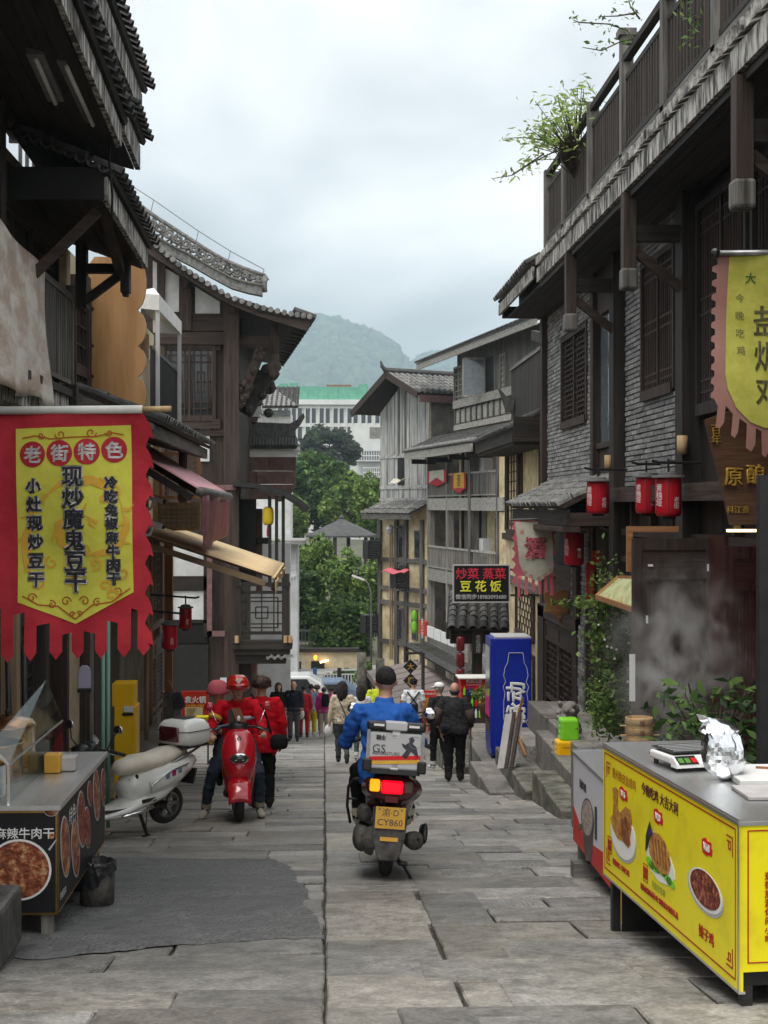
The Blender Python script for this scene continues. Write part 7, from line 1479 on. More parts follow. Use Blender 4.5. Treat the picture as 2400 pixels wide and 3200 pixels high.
# stacked boxes and carved stone behind them
def crate(label,px0,px1,py0,py1,Y,m,name='box',txt=None):
 a,b=at_y(px0,py1,Y),at_y(px1,py0,Y);t=thing(name,label,'box',((a.x+b.x)/2,Y,a.z));mb=MB();mb.cbx(a.x,b.x,Y,Y+.26,a.z,b.z,.03);mb.obj('body',m,t)
 for k in range(4):z=a.z+(b.z-a.z)*(k+.5)/4;pb('side_slot','white',t,(a.x-.003,a.x,Y+.06,Y+.16,z,z+.02))
 if txt:letter(txt,'printdark',t,at_y((px0+px1)/2,(py0+py1)/2-12,Y-.003),XV,ZV,.05,width=.12);mb=MB()
crate('orange yellow plastic box at the bottom of the pair on the steps',1741,1803,2316,2382,18.6,'orangebox',txt='好吃美味');crate('lime green plastic box stacked on the orange yellow one',1753,1811,2248,2318,18.62,'limebox')
ln=thing('stone_lion','grey carved stone figure sitting behind the green box','statue',tuple(at_y(1775,2340,19.3)));mb=MB();rl=random.Random(6);c=at_y(1778,2300,19.3)
mb.ball(c+ZV*.12,(.15,.14,.24),12);mb.ball(c+ZV*.36+XV*.02,(.12,.12,.12),12)
for k in range(26):an,zz=rl.uniform(0,6.28),rl.uniform(-.1,.45);mb.ball(c+Vector((math.cos(an)*.14,math.sin(an)*.13,zz)),rl.uniform(.03,.05),6)
mb.obj('figure','stone',ln,True);mb=MB();mb.cbx(c.x-.2,c.x+.2,19.15,19.5,c.z-.42,c.z-.1,.01);mb.obj('pedestal','stone',ln)
# bamboo steamer stack
sk=thing('steamer_stack','stack of round bamboo steamers with sticks behind the yellow cart','steamer',tuple(at_y(1997,2325,12.5)));c=at_y(1997,2330,12.5);r=88/2/F*12.5
for k in range(3):
 z=c.z+k*.085;mb=MB();mb.lathe([(.01,0),(r,0),(r,.075),(r*.97,.083),(r*.9,.083),(r*.9,.06),(.01,.06)],(c.x,c.y,z),28);s_=mb.obj('steamer_tier','bamboo',sk,False);mb=MB();mb.lathe([(r*1.02,.02),(r*1.03,.03),(r*1.03,.045),(r*1.02,.055)],(c.x,c.y,z),28);mb.obj('band','tan_x',s_);mb=MB();mb.tube([(c.x-r-.055,c.y-.03,z+.012),(c.x+r+.05,c.y-.03,z+.012)],.007,6);mb.obj('stick','bamboo',s_)
 letter('福','printdark',s_,Vector((c.x,c.y-r*1.035,z+.045)),XV,ZV,.05);
pb('stand','greymetal',sk,(c.x-.2,c.x+.2,c.y-.2,c.y+.2,c.z-.04,c.z-.005));
for sx in(-.17,.17):
 for sy in(-.17,.17):pb('stand_leg','greymetal',sk,(c.x+sx-.015,c.x+sx+.015,c.y+sy-.015,c.y+sy+.015,-1.9,c.z-.04))
 # steam
stm=MB();stm.bx(2.35,4.0,12.15,13.05,-.85,1.35);so=stm.obj('steam',[]);tag(so,'cloud of white steam rising before the dark doors','steam',kind='stuff')
sm=bpy.data.materials.new('steam');sm.use_nodes=True;t_=sm.node_tree;t_.nodes.clear();K=t_.links.new
mo=t_.nodes.new('ShaderNodeOutputMaterial');pvn=t_.nodes.new('ShaderNodeVolumePrincipled');pvn.inputs['Color'].default_value=(.98,.98,.98,1);tcn=t_.nodes.new('ShaderNodeTexCoord');nz=t_.nodes.new('ShaderNodeTexNoise');nz.inputs['Scale'].default_value=2.6;nz.inputs['Detail'].default_value=4;nz.inputs['Distortion'].default_value=1.2
mpn=t_.nodes.new('ShaderNodeMapping');mpn.inputs['Scale'].default_value=(1.3,1.3,1.1);K(tcn.outputs['Object'],mpn.inputs[0]);K(mpn.outputs[0],nz.inputs['Vector'])
# falloff: an upright ellipsoid round the middle of the box
mp2=t_.nodes.new('ShaderNodeMapping');mp2.vector_type='TEXTURE';mp2.inputs['Location'].default_value=(3.2,12.6,.12);mp2.inputs['Scale'].default_value=(.78,.44,1.0);K(tcn.outputs['Object'],mp2.inputs[0]);ln_=t_.nodes.new('ShaderNodeVectorMath');ln_.operation='LENGTH';K(mp2.outputs[0],ln_.inputs[0])
mr=t_.nodes.new('ShaderNodeMapRange');mr.inputs[1].default_value=1.0;mr.inputs[2].default_value=.1;K(ln_.outputs['Value'],mr.inputs[0]);mr2=t_.nodes.new('ShaderNodeMapRange');mr2.inputs[1].default_value=.44;mr2.inputs[2].default_value=.82;K(nz.outputs['Fac'],mr2.inputs[0])
mu=t_.nodes.new('ShaderNodeMath');mu.operation='MULTIPLY';K(mr.outputs[0],mu.inputs[0]);K(mr2.outputs[0],mu.inputs[1]);mu2=t_.nodes.new('ShaderNodeMath');mu2.operation='MULTIPLY';K(mu.outputs[0],mu2.inputs[0]);mu2.inputs[1].default_value=3.6;K(mu2.outputs[0],pvn.inputs['Density']);K(pvn.outputs[0],mo.inputs['Volume']);so.data.materials.append(sm)
# black post at the frame edge
mb=MB();p=at_y(2384,1500,9.8);mb.bx(p.x-.035,p.x+.035,9.76,9.84,G(9.8),at_y(0,1482,9.8).z);tag(mb.obj('stall_post','blackmetal'),'black square post at the edge of the yellow cart stall','post')
# ------------------------------------------------------------------ signs on the right house
cs=thing('wooden_sign','wavy edged brown wooden sign over the lattice door','sign',tuple(at_y(1750,1930,23.2)));q=[at_y(*p,23.2)for p in((1700,1852),(1716,1846),(1735,1852),(1758,1842),(1785,1846),(1800,1856),(1797,1880),(1800,1905),(1792,1936),(1770,1926),(1748,1934),(1728,1920),(1702,1912),(1705,1885))];mb=MB();mb.prism([(p.x,p.z)for p in q],(0,23.2,0),XV,ZV,(0,.05,0));mb.obj('board','orange_x',cs);mb=MB();p=at_y(1752,1935,23.25);mb.bx(p.x-.03,p.x+.03,23.25,23.3,p.z-.05,p.z+.1);mb.obj('hanger','brass',cs)
pb('wall_bracket','blackmetal',cs,(at_y(1790,0,23.2).x,4.0,23.26,23.29,at_y(0,1865,23.2).z,at_y(0,1858,23.2).z))
for lb,r,Y in(('long red couplet strip with yellow marks beside the lattice door',(1832,1858,1757,1886),20.6),('short red paper strip hanging above the couplet',(1850,1872,1720,1764),20.5)):
 a,b=at_y(r[0],r[3],Y),at_y(r[1],r[2],Y);t=thing('paper_strip',lb,'paper strip',tuple(a));pb('sheet','posterred',t,(a.x,b.x,Y,Y+.006,a.z,b.z))
 if 'long' in lb:letter('欢迎光临','gold',t,at_y(1845,1850,Y-.003),XV,ZV,.07,vertical=True,spacing=.8)
mbd=thing('menu_board','orange framed menu board tilted out under the porch, striped print','menu board',tuple(at_y(1930,1900,16.8)));q=[at_y(1866,1862,17.6),at_y(1992,1900,15.6),at_y(1990,1806,15.7),at_y(1962,1808,17.5)]
mb=MB();q=[at_y(1866,1866,17.2),at_y(1990,1908,15.6),at_y(1992,1808,16.2),at_y(1935,1806,17.6)];mb.hexa(q+[p+ZV*.012 for p in q]);mb.obj('sheet','menucloth',mbd);mb=MB()
for i in range(4):mb.beam(q[i],q[(i+1)%4],.05,.06)
mb.obj('frame','orange_x',mbd)
for f in(.3,.65):mb=MB();mb.beam(q[0].lerp(q[1],f)+ZV*.016,q[3].lerp(q[2],f)+ZV*.016,.03,.008);mb.obj('frame_bar','orange_x',mbd)
mb=MB();mb.beam(q[2],(4.1,q[2].y,q[2].z+.15),.03,.03);mb.beam(q[3],(4.1,q[3].y,q[3].z+.15),.03,.03);mb.obj('hinge_arm','blackmetal',mbd)
mb=MB();p=at_y(1976,2130,14.3);mb.bx(p.x-.03,p.x+.03,14.3,14.306,p.z-.2,p.z+.28);tag(mb.obj('poster','paper'),'narrow pale poster at the edge of the open dark door','poster')
# ------------------------------------------------------------------ plants
def leafy(name,label,cat,P,size,mats,rs,stems,base,aspect=.45,flat=.5,extra=None,flowers=None):
 t=thing(name,label,cat,base);V,Q=leaf_quads(np.array(P),size,rs,aspect,flat);V-=np.array(base);o=bpy.data.objects.new('foliage',np_mesh('foliage',V,Q,mats,(rs.uniform(size=len(P))<.35).astype(int)));col.objects.link(o);o.parent=t
 mb=MB()
 for s in stems:mb.tube(s,[.012]+[.008]*(len(s)-2)+[.004],5)
 if stems:mb.obj('stem','bark',t)
 if flowers:
  for f in flowers:mb=MB();mb.ball(f,.017,7);mb.obj('flower','white',t)
 return t
rs=np.random.RandomState(12);P=[];stems=[]
# climbing vine on the lattice doors
for k in range(17):
 px,py=rs.uniform(1845,1965),rs.uniform(2180,2320);pts=[]
 for j in range(8):pts.append(at_y(px,py,17.6+rs.uniform(-.2,.2)));px+=rs.uniform(-22,22);py-=rs.uniform(40,78);px=min(max(px,1835),1975)
 stems.append(pts)
 for a,b in zip(pts,pts[1:]):
  for _ in range(13):P.append(a.lerp(b,rs.uniform())+Vector(rs.normal(size=3)*.09))
for _ in range(420):P.append(at_y(rs.normal(1895,26),rs.normal(2215,45),17.3+rs.uniform(-.3,.3)))
for _ in range(130):P.append(at_y(rs.uniform(1795,1985),rs.normal(1885,12),17.4+rs.uniform(-.3,.3)))
for _ in range(70):P.append(at_y(1700+rs.uniform(0,170),1885+rs.normal(0,8)+10*math.sin(_),18.5))
leafy('vine','climbing vine with small white flowers over the lattice doors','vine',P,.085,['leaf','leafl'],rs,stems,tuple(at_y(1900,2320,17.6)),.5,.7,None,[at_y(rs.uniform(1850,1975),rs.uniform(1930,2150),17.3)for _ in range(11)])
P=[];stems=[];root=at_y(2230,2440,11.2)
for k in range(34):
 tip=at_y(rs.uniform(2080,2370),rs.uniform(2145,2400),10.9+rs.uniform(-.5,.5));stems.append([root+Vector(rs.normal(size=3)*.05),root.lerp(tip,.5)+Vector((0,0,.05)),tip])
 for _ in range(8):P.append(tip+Vector(rs.normal(size=3)*np.array([.085,.085,.06])))
for _ in range(170):P.append(at_y(rs.uniform(2150,2385),rs.uniform(2250,2420),11.2+rs.uniform(-.3,.3)))
leafy('shrub','glossy broad leaved shrub behind the yellow cart','shrub',P,.125,['leafgloss','leaf'],rs,stems,(root.x,root.y,root.z),.42,.6)
pt=thing('planter','grey pot holding the glossy shrub behind the yellow cart','planter',(root.x,root.y,G(11)));mb=MB();mb.lathe([(.01,0),(.22,0),(.3,root.z-G(11)+.05),(.27,root.z-G(11)+.05),(.25,root.z-G(11)-.03),(.01,root.z-G(11)-.03)],(root.x,root.y,G(11)),20);mb.obj('pot','stone',pt,True)
c=at_y(1521,2240,25);pot_=thing('potted_plant','bushy green plant in a terracotta pot beside the fridge','potted plant',(c.x,25,at_y(0,2268,25).z));h=at_y(0,2208,25).z-at_y(0,2268,25).z;mb=MB();mb.lathe([(.01,0),(.10,0),(.135,h*.85),(.16,h*.87),(.16,h),(.13,h),(.01,h*.9)],(c.x,25,at_y(0,2268,25).z),18);mb.obj('pot','terracotta',pot_,True)
P=crown_points(at_y(1518,2172,25),(.24,.22,.22),420,rs,14,.4,.2);V,Q=leaf_quads(P,.075,rs,.5);V-=np.array(pot_.location);o=bpy.data.objects.new('foliage',np_mesh('foliage',V,Q,['leaf','leafl'],(rs.uniform(size=len(P))<.4).astype(int)));col.objects.link(o);o.parent=pot_
# bamboo growing over the terrace railing
P=[];stems=[]
def spray(px,py,rx,ry,n,Y,root):
 for _ in range(n//9):
  tip=at_y(px+rs.normal(0,rx),py+rs.normal(0,ry),Y+rs.uniform(-.6,.6));stems.append([root,root.lerp(tip,.5)+ZV*.15,tip])
  for k in range(9):P.append(tip+Vector(rs.normal(size=3)*.1))
R0=at_y(1800,560,19.6);spray(1745,400,44,50,380,19.3,R0);spray(1690,430,45,36,170,19.3,R0);spray(1810,320,36,30,130,18.8,R0)
for p_ in(((1740,470),(1660,510),(1600,548),(1540,558)),((1720,440),(1640,430),(1575,432)),((1700,480),(1640,520),(1600,545))):
 pts=[at_y(x,y,19.2)for x,y in p_];stems.append(pts)
 for a,b in zip(pts,pts[1:]):
  for _ in range(10):P.append(a.lerp(b,rs.uniform())+Vector(rs.normal(size=3)*.05))
leafy('bamboo','light green bamboo spraying over the terrace railing against the sky','bamboo',P,.12,['bambooleaf','leafl'],rs,stems,tuple(R0),.28,.6)
P=[];stems=[];R1=at_y(2010,200,16.2)
for p_ in(((2000,150),(1960,95),(1900,75),(1810,70),(1790,62)),((1990,120),(1940,130),(1880,158),(1820,148)),((2000,60),(1970,20),(1960,-20)),((1990,40),(1930,50),(1870,52)),((2230,20),(2180,60),(2130,40)),((2290,60),(2240,100),(2190,120),(2170,130))):
 pts=[at_y(x,y,15.8 if x<2100 and p_[0][0]<2100 else 13.0)for x,y in p_];stems.append(pts)
 for a,b in zip(pts,pts[1:]):
  for _ in range(9 if p_[0][0]<2100 else 22):P.append(a.lerp(b,rs.uniform())+Vector(rs.normal(size=3)*(.05 if p_[0][0]<2100 else .09)))
leafy('creeper','thin trailing creeper twigs over the near terrace railing','creeper',P,.07,['leaf','leafl'],rs,stems,tuple(R1),.4,.7)
P=[at_y(430+rs.normal(0,12),372+rs.normal(0,5),14.7)for _ in range(26)];leafy('weed','tiny weed sprouting from the tiled eave at upper left','weed',P,.06,['leafl','leaf'],rs,[[at_y(405,385,14.7),at_y(455,362,14.7)]],tuple(at_y(405,385,14.7)),.3)
# ------------------------------------------------------------------ left side small things
dp_=thing('plastic_sheet','pale stained plastic sheet draped over the upper balcony rail','sheet',tuple(at_x(60,1000,-2.78)))
def drape(u,v):
 y=11.6+2.5*u;zt_=3.95-.12*u;zb2_=2.5-.0*u;z=zt_+(zb2_-zt_)*v;return(-2.76+.03*math.sin(u*26)*v+.02*math.sin(u*9+v*5)+.05*v,y+.1*v*(u-.4),z+.03*math.sin(u*11)*v)
mb=MB();mb.sheet(drape,48,16);mb.obj('sheet','drape',dp_,True,solid=.006)
for k,(px,py,Y)in enumerate(((492,1560,20.5),(490,1640,20.3))):
 c=at_y(px,py,Y);t=thing('security_camera',('upper' if k==0 else 'lower')+' white security camera on the cream house beside the banner edge','camera',tuple(c));mb=MB();mb.beam(c+Vector((-.12,.02,.04)),c+Vector((.1,-.02,-.03)),.09,.09);mb.obj('body','white',t,bevel=.02);mb=MB();mb.lathe([(.005,0),(.032,0),(.036,.02)],c+Vector((.11,-.03,-.035)),10,axis=(-1,.2,.3));mb.obj('lens','black',t);mb=MB();mb.tube([c+Vector((-.05,0,-.03)),c+Vector((-.1,0,-.14)),(-3.0,Y,c.z-.14)],.025,6);mb.obj('arm','white',t)
ms=thing('mop','grey string mop leaning upside down at the stone pier','mop',tuple(at_y(565,2300,24.8)));mb=MB();mb.tube([at_y(528,2125,24.8),at_y(548,2170,24.7)],.016,8);mb.obj('handle','bamboo',ms);mb=MB();rl=random.Random(5)
for k in range(34):a=at_y(553+rl.uniform(-8,8),2165,24.7);mb.tube([a,a+Vector((rl.uniform(-.05,.08),rl.uniform(-.05,.05),-.1)),a+Vector((rl.uniform(-.06,.1),rl.uniform(-.05,.05),rl.uniform(-.3,-.2)))],.014,5)
mb.obj('mop_head','mop',ms);tag(pb('stone_post','concrete',None,(at_y(543,0,24.9).x,at_y(565,0,24.9).x,24.9,25.0,G(25),at_y(0,2205,24.9).z)),'pale stone slab post behind the grey mop','post')
hp=thing('menu_stand','red hotpot menu stand with white and yellow print near the dark hall','menu stand',(at_y(608,0,28).x,28,G(28)));a,b=at_y(567,2320,28),at_y(652,2160,28);pb('board','posterred',hp,(a.x,b.x,28,28.05,a.z,b.z));letter('袁火锅','white',hp,at_y(610,2187,27.995),XV,ZV,.14,bold=.004,width=.42);letter('人气火锅馆 点餐放心','signyellow',hp,at_y(610,2205,27.995),XV,ZV,.05,width=.46);a,b=at_y(578,2238,28),at_y(634,2210,28);pb('menu_panel','postercream',hp,(a.x,b.x,27.99,28,a.z,b.z))
for k in range(4):z=b.z-.03-k*.04;pb('print_line','printdark',hp,(a.x+.03,a.x+.22-k*.02,27.985,27.99,z-.008,z+.004))
for sx in(.03,.5):pb('leg','blackmetal',hp,(at_y(567,0,28).x+sx,at_y(567,0,28).x+sx+.03,28.05,28.08,G(28),at_y(0,2200,28).z))
p=at_y(632,2262,27.0);t=thing('crate','yellow slotted plastic crate in front of the red menu stand','crate',(p.x,27,G(27)));
for k in range(5):z=p.z-.35+k*.1;pb('slat','crateyellow',t,(p.x-.13,p.x+.17,27,27.3,z,z+.07))
for sx in(-.13,.15):pb('corner_post','crateyellow',t,(p.x+sx,p.x+sx+.02,26.995,27.02,p.z-.38,p.z+.12))
# posters and drink cooler on the right, farther down
for lb,r,m,tx in(('tall red restaurant poster stand with gold characters',(1312,1373,2158,2285),'posterred','老辣面'),('orange red poster stand beside the tall red one',(1250,1280,2178,2225),'terracotta','面')):
 Y=33;a,b=at_y(r[0],r[3],Y),at_y(r[1],r[2],Y);t=thing('poster_stand',lb,'poster',(a.x,Y,G(Y)));pb('board',m,t,(a.x,b.x,Y,Y+.05,a.z,b.z));letter('郭大侠辣鸡面','white',t,at_y((r[0]+r[1])/2,r[2]+10,Y-.003),XV,ZV,.06,width=(b.x-a.x)*.8)
 if tx=='老辣面':letter('那\n辣','gold',t,at_y(1345,2215,Y-.003),XV,ZV,.26,bold=.004)
 for sx in(a.x+.02,b.x-.05):pb('leg','blackmetal',t,(sx,sx+.03,Y+.05,Y+.09,G(Y),b.z-.1))
dc=thing('drinks_cooler','red drinks cooler with white lettering under a small canopy','cooler',(at_y(1480,0,27.4).x,27.4,G(27)));a,b=at_y(1440,2275,27.4),at_y(1530,2118,27.4);pb('cabinet','posterred',dc,(a.x,b.x,27.4,27.9,G(27.4),b.z-.22));pb('header','pricered',dc,(a.x,b.x,27.38,27.9,b.z-.22,b.z));letter('农夫山泉','white',dc,at_y(1482,2129,27.375),XV,ZV,.1,bold=.003,width=.32);letter('NONGFU SPRING','white',dc,at_y(1482,2140,27.375),XV,ZV,.04,width=.3);mb=MB();p=at_y(1485,2108,27.6);mb.bx(a.x-.06,b.x+.05,27.3,27.9,p.z-.05,p.z-.03);mb.obj('canopy','whitecloth',dc);pb('glass_front','darkglass',dc,(a.x+.04,b.x-.04,27.39,27.4,a.z+.1,b.z-.26))
rl=random.Random(2)
for k in range(18):x=a.x+.07+(k%6)*.075;z=a.z+.2+(k//6)*.22;mb=MB();mb.lathe([(.005,0),(.024,0),(.024,.11),(.01,.14),(.01,.17),(.002,.17)],(x,27.385,z),8);mb.obj('bottle',rl.choice(('orangebox','limebox','white','fridgeblue','pricered')),dc)
# ------------------------------------------------------------------ scooters (local frame: forward +Y, right +X, ground z = 0)
def ring_wheel(t,c,r,w,name='wheel',spokes=7,rimm='greymetal',tr=None):
 tr=tr or r*.30;mb=MB();prof=[]
 for k in range(13):
  a=math.pi*(k/12);prof.append((r-tr+math.sin(a)*tr,math.cos(a)*w/2))
 prof=[(r-tr*1.05,w*.42)]+prof+[(r-tr*1.05,-w*.42)]
 mb.lathe(prof,c,30,axis=XV);wh=mb.obj(name,'rubber',t,True)
 mb=MB();ri=r-tr;mb.lathe([(ri*1.05,-w*.36),(ri*.9,-w*.3),(ri*.9,w*.3),(ri*1.05,w*.36)],c,24,axis=XV);mb.lathe([(.01,-w*.5),(.04,-w*.5),(.045,0),(.04,w*.5),(.01,w*.5)],c,12,axis=XV)
 for k in range(spokes):a=6.283*k/spokes;d=Vector((0,math.cos(a),math.sin(a)));mb.beam(Vector(c)+d*.035,Vector(c)+d*ri*.93,.03,.028,up=XV)
 mb.lathe([(.05,w*.56),(ri*.7,w*.56),(ri*.7,w*.6),(.05,w*.6)],c,20,axis=XV);mb.obj('rim',rimm,wh);return wh
class Loc:
 "collects a scooter's parts in its own frame"
 def __init__(s,t):s.t=t;s.M=PM[t.name]
 def put(s,mb,name,m,parent=None,smooth=True,**k):mb.v=[tuple(s.M@Vector(v))for v in mb.v];return mb.obj(name,m,parent or s.t,smooth,**k)
def scooter(name,label,loc,rz,body,seat_m,kind):
 loc=Vector(loc);t=thing(name,label,'scooter',loc,rz);Lc_=Loc(t);put=Lc_.put;wr=.225
 def wheelp(c,r,w,nm,**k):
  inv=Lc_.M;cw=inv@Vector(c);ax=inv.to_3x3()@XV;a_=MB();return ring_wheel_w(t,cw,ax,r,w,nm,**k)
 def P_(pts):return[Vector(p)for p in pts]
 # wheels
 for y,nm in((.62,'front_wheel'),(-.62,'rear_wheel')):
  c=Vector((0,y,wr));w=.11;tr=.07;mb=MB();prof=[(wr-tr*1.05,w*.42)]+[(wr-tr+math.sin(math.pi*k/12)*tr,math.cos(math.pi*k/12)*w/2)for k in range(13)]+[(wr-tr*1.05,-w*.42)];mb.lathe(prof,c,30,axis=XV);wh=put(mb,'wheel','rubber')
  mb=MB();ri=wr-tr;mb.lathe([(ri*1.05,-w*.36),(ri*.88,-w*.3),(ri*.88,w*.3),(ri*1.05,w*.36)],c,24,axis=XV);mb.lathe([(.01,-w*.5),(.04,-w*.5),(.045,0),(.04,w*.5),(.01,w*.5)],c,12,axis=XV)
  for k in range(6):a=6.283*k/6;d=Vector((0,math.cos(a),math.sin(a)));mb.beam(c+d*.035,c+d*ri*.93,.035,.03,up=XV)
  mb.lathe([(.05,w*.54),(ri*.62,w*.54),(ri*.62,w*.6),(.05,w*.6)],c,20,axis=XV);put(mb,'rim','greymetal',wh,False)
 mb=MB()
 for sx in(-.085,.085):mb.tube(P_([(sx,.62,wr),(sx*.9,.55,.5),(sx*.5,.5,.62)]),[.022,.026,.026],10)
 put(mb,'fork','greymetal')
 # front fender, shield, floor, leg shield, rear body
 mb=MB();mb.sheet(lambda u,v:(lambda a:Vector(((v-.5)*(.25 if kind=='red' else .17),.62+math.cos(a)*(wr+.045),wr+math.sin(a)*(wr+.045)-.035*(2*v-1)**2)))(math.pi*(.02+.86*u)),14,6);put(mb,'front_fender',body,solid=.02)
 shield=[((0,.60,.43),(.105,.09)),((0,.62,.54),(.165,.12)),((0,.585,.68),(.195,.13)),((0,.53,.82),(.195,.11)),((0,.475,.93),(.17,.085)),((0,.44,1.0),(.12,.06)),((0,.43,1.02),(.04,.03))]
 mb=MB();mb.tube([p for p,r in shield],[r for p,r in shield],22,side=XV);put(mb,'front_shield',body)
 mb=MB();mb.tube(P_([(0,.47,.33),(0,.46,.55),(0,.43,.8),(0,.40,.93)]),[(.15,.05),(.19,.05),(.18,.05),(.12,.04)],18,side=XV);put(mb,'leg_shield',body if kind!='white' else 'white')
 mb=MB();mb.tube(P_([(0,.5,.31),(0,.2,.27),(0,-.15,.28),(0,-.3,.34)]),[(.14,.06),(.17,.05),(.17,.06),(.14,.07)],16,side=XV);put(mb,'floorboard','blackplastic' if kind!='white' else 'whitepaint');mb=MB();mb.bx(-.14,.14,-.12,.42,.325,.335);put(mb,'floor_mat','rubber',None,False)
 rear=[((0,-.05,.45),(.10,.13)),((0,-.18,.50),(.145,.20)),((0,-.38,.56),(.19,.19)),((0,-.6,.62),(.2,.16)),((0,-.8,.68),(.16,.115)),((0,-.93,.72),(.11,.07)),((0,-.97,.73),(.04,.03))]
 if kind=='white':rear=[(p,(r[0]*1.12,r[1]*1.18))for p,r in rear]
 mb=MB();mb.tube([p for p,r in rear],[r for p,r in rear],20,side=XV);put(mb,'rear_body',body)
 sk_=1.5 if kind=='white' else 1.0
 seat=[((0,.05,.74),(.06,.04)),((0,-.02,.76),(.115,.06)),((0,-.2,.775),(.15,.075)),((0,-.42,.775),(.155,.07)),((0,-.6,.81),(.145,.07)),((0,-.76,.83),(.11,.05)),((0,-.8,.83),(.05,.03))]
 mb=MB();mb.tube([p for p,r in seat],[(r[0]*(1.08 if sk_>1 else 1),r[1]*sk_)for p,r in seat],18,side=XV);put(mb,'seat',seat_m)
 # handlebar, mirrors, dashboard
 mb=MB();mb.tube(P_([(-.34,.28,1.0),(-.2,.35,1.04),(-.1,.40,1.05),(0,.41,1.05),(.1,.40,1.05),(.2,.35,1.04),(.34,.28,1.0)]),.014,8);hb=put(mb,'handlebar','blackmetal')
 for sx in(-1,1):
  mb=MB();mb.tube(P_([(sx*.22,.345,1.035),(sx*.35,.275,.995)]),.02,10);put(mb,'grip','rubber',hb);mb=MB();mb.tube(P_([(sx*.2,.37,1.04),(sx*.24,.40,1.03),(sx*.34,.34,.99)]),.007,6);put(mb,'brake_lever','greymetal',hb)
  mb=MB();mb.tube(P_([(sx*.2,.36,1.05),(sx*.26,.38,1.13),(sx*.31,.35,1.25)]),.007,6);put(mb,'mirror_stalk','chrome' if kind=='red' else 'blackmetal',hb);mb=MB();mb.ball((sx*.33,.345,1.28),(.06,.016,.05),14);put(mb,'mirror','redpaint' if kind=='red' else 'chrome',hb)
 mb=MB();mb.tube(P_([(0,.46,.98),(0,.42,1.06),(0,.36,1.09),(0,.33,1.08)]),[(.09,.05),(.11,.06),(.09,.045),(.04,.02)],16,side=XV);put(mb,'dashboard','blackplastic')
 if kind=='red':
  mb=MB();mb.ball((0,.715,.70),(.108,.04,.064),20);hl=put(mb,'headlight','chrome');mb=MB();mb.ball((0,.728,.70),(.092,.034,.052),20);put(mb,'lens','darkglass',hl);mb=MB();mb.bx(-.05,.05,.752,.758,.682,.69);put(mb,'light_bar','white',hl,False)
  mb=MB();mb.ball((0,.585,.905),(.024,.022,.042),12);em=put(mb,'emblem','blackplastic');mb=MB();mb.bx(-.008,.008,.603,.61,.88,.93);put(mb,'emblem_mark','white',em,False)
  mb=MB();mb.bx(-.03,-.004,.642,.65,.806,.82);mb.bx(.004,.03,.642,.65,.806,.82);put(mb,'badge','white',None,False)
  for k in range(2):mb=MB();mb.beam((-.115-.018*k,.66-.012*k,.73),(-.118-.018*k,.655-.012*k,.755),.008,.006);put(mb,'vent_mark','white',None,False)
 if kind=='white':
  mb=MB();mb.tube(P_([(0,-.62,.50),(0,-.42,.42),(0,-.2,.36),(0,.05,.30),(0,.3,.29)]),[(.17,.08),(.19,.12),(.185,.10),(.18,.055),(.17,.04)],18,side=XV);put(mb,'lower_fairing','whitepaint')
  # side panel, chrome strip, stickers, rack and top box
  for sx in(-1,1):
   mb=MB();mb.tube(P_([(sx*.19,-.22,.53),(sx*.205,-.45,.59),(sx*.19,-.72,.66)]),[(.02,.07),(.02,.085),(.02,.05)],12,side=XV);pn=put(mb,'side_panel','whitepaint');mb=MB();mb.tube(P_([(sx*.205,-.2,.47),(sx*.215,-.22,.56),(sx*.222,-.45,.67),(sx*.2,-.74,.71)]),.008,6);put(mb,'chrome_strip','chrome',pn)
   for k,m_ in enumerate(('denim','magenta','denim')):mb=MB();y=-.44-k*.085;z=.625+k*.018;mb.bx(sx*.231-.002,sx*.231+.002,y,y+.05,z-.03,z+.03);put(mb,'sticker',m_,pn,False)
   mb=MB();mb.bx(sx*.17,sx*.185,-.3,-.12,.36,.40);put(mb,'side_reflector','blackplastic',None,False)
  mb=MB();mb.tube(P_([(-.15,-.5,.72),(-.15,-.85,.83),(-.1,-1.02,.86),(.1,-1.02,.86),(.15,-.85,.83),(.15,-.5,.72)]),.014,8);put(mb,'rear_rack','greymetal')
  tb=[((0,-.66,.97),(.10,.06)),((0,-.68,1.0),(.19,.11)),((0,-.72,1.02),(.205,.135)),((0,-.9,1.02),(.215,.145)),((0,-1.05,1.01),(.19,.125)),((0,-1.1,1.0),(.10,.07))]
  mb=MB();rows=[(.90,.20,.165),(.93,.225,.20),(1.0,.235,.215),(1.06,.235,.215),(1.13,.215,.20),(1.18,.175,.165),(1.2,.10,.10)];n=28;cy=-.88
  for z,rx,ry in rows:
   for k in range(n):
    a=6.283*k/n;cx_,sy_=math.cos(a),math.sin(a);e_=.5;mb.v.append((math.copysign(abs(cx_)**e_,cx_)*rx,cy+math.copysign(abs(sy_)**e_,sy_)*ry,z))
  for i in range(len(rows)-1):
   for k in range(n):a=i*n+k;b=i*n+(k+1)%n;mb.f.append((a,b,b+n,a+n));mb.m.append(0)
  mb.f.append(tuple(range(6*n,7*n)));mb.m.append(0);mb.f.append(tuple(reversed(range(n))));mb.m.append(0);bxo=put(mb,'top_box','whitepaint')
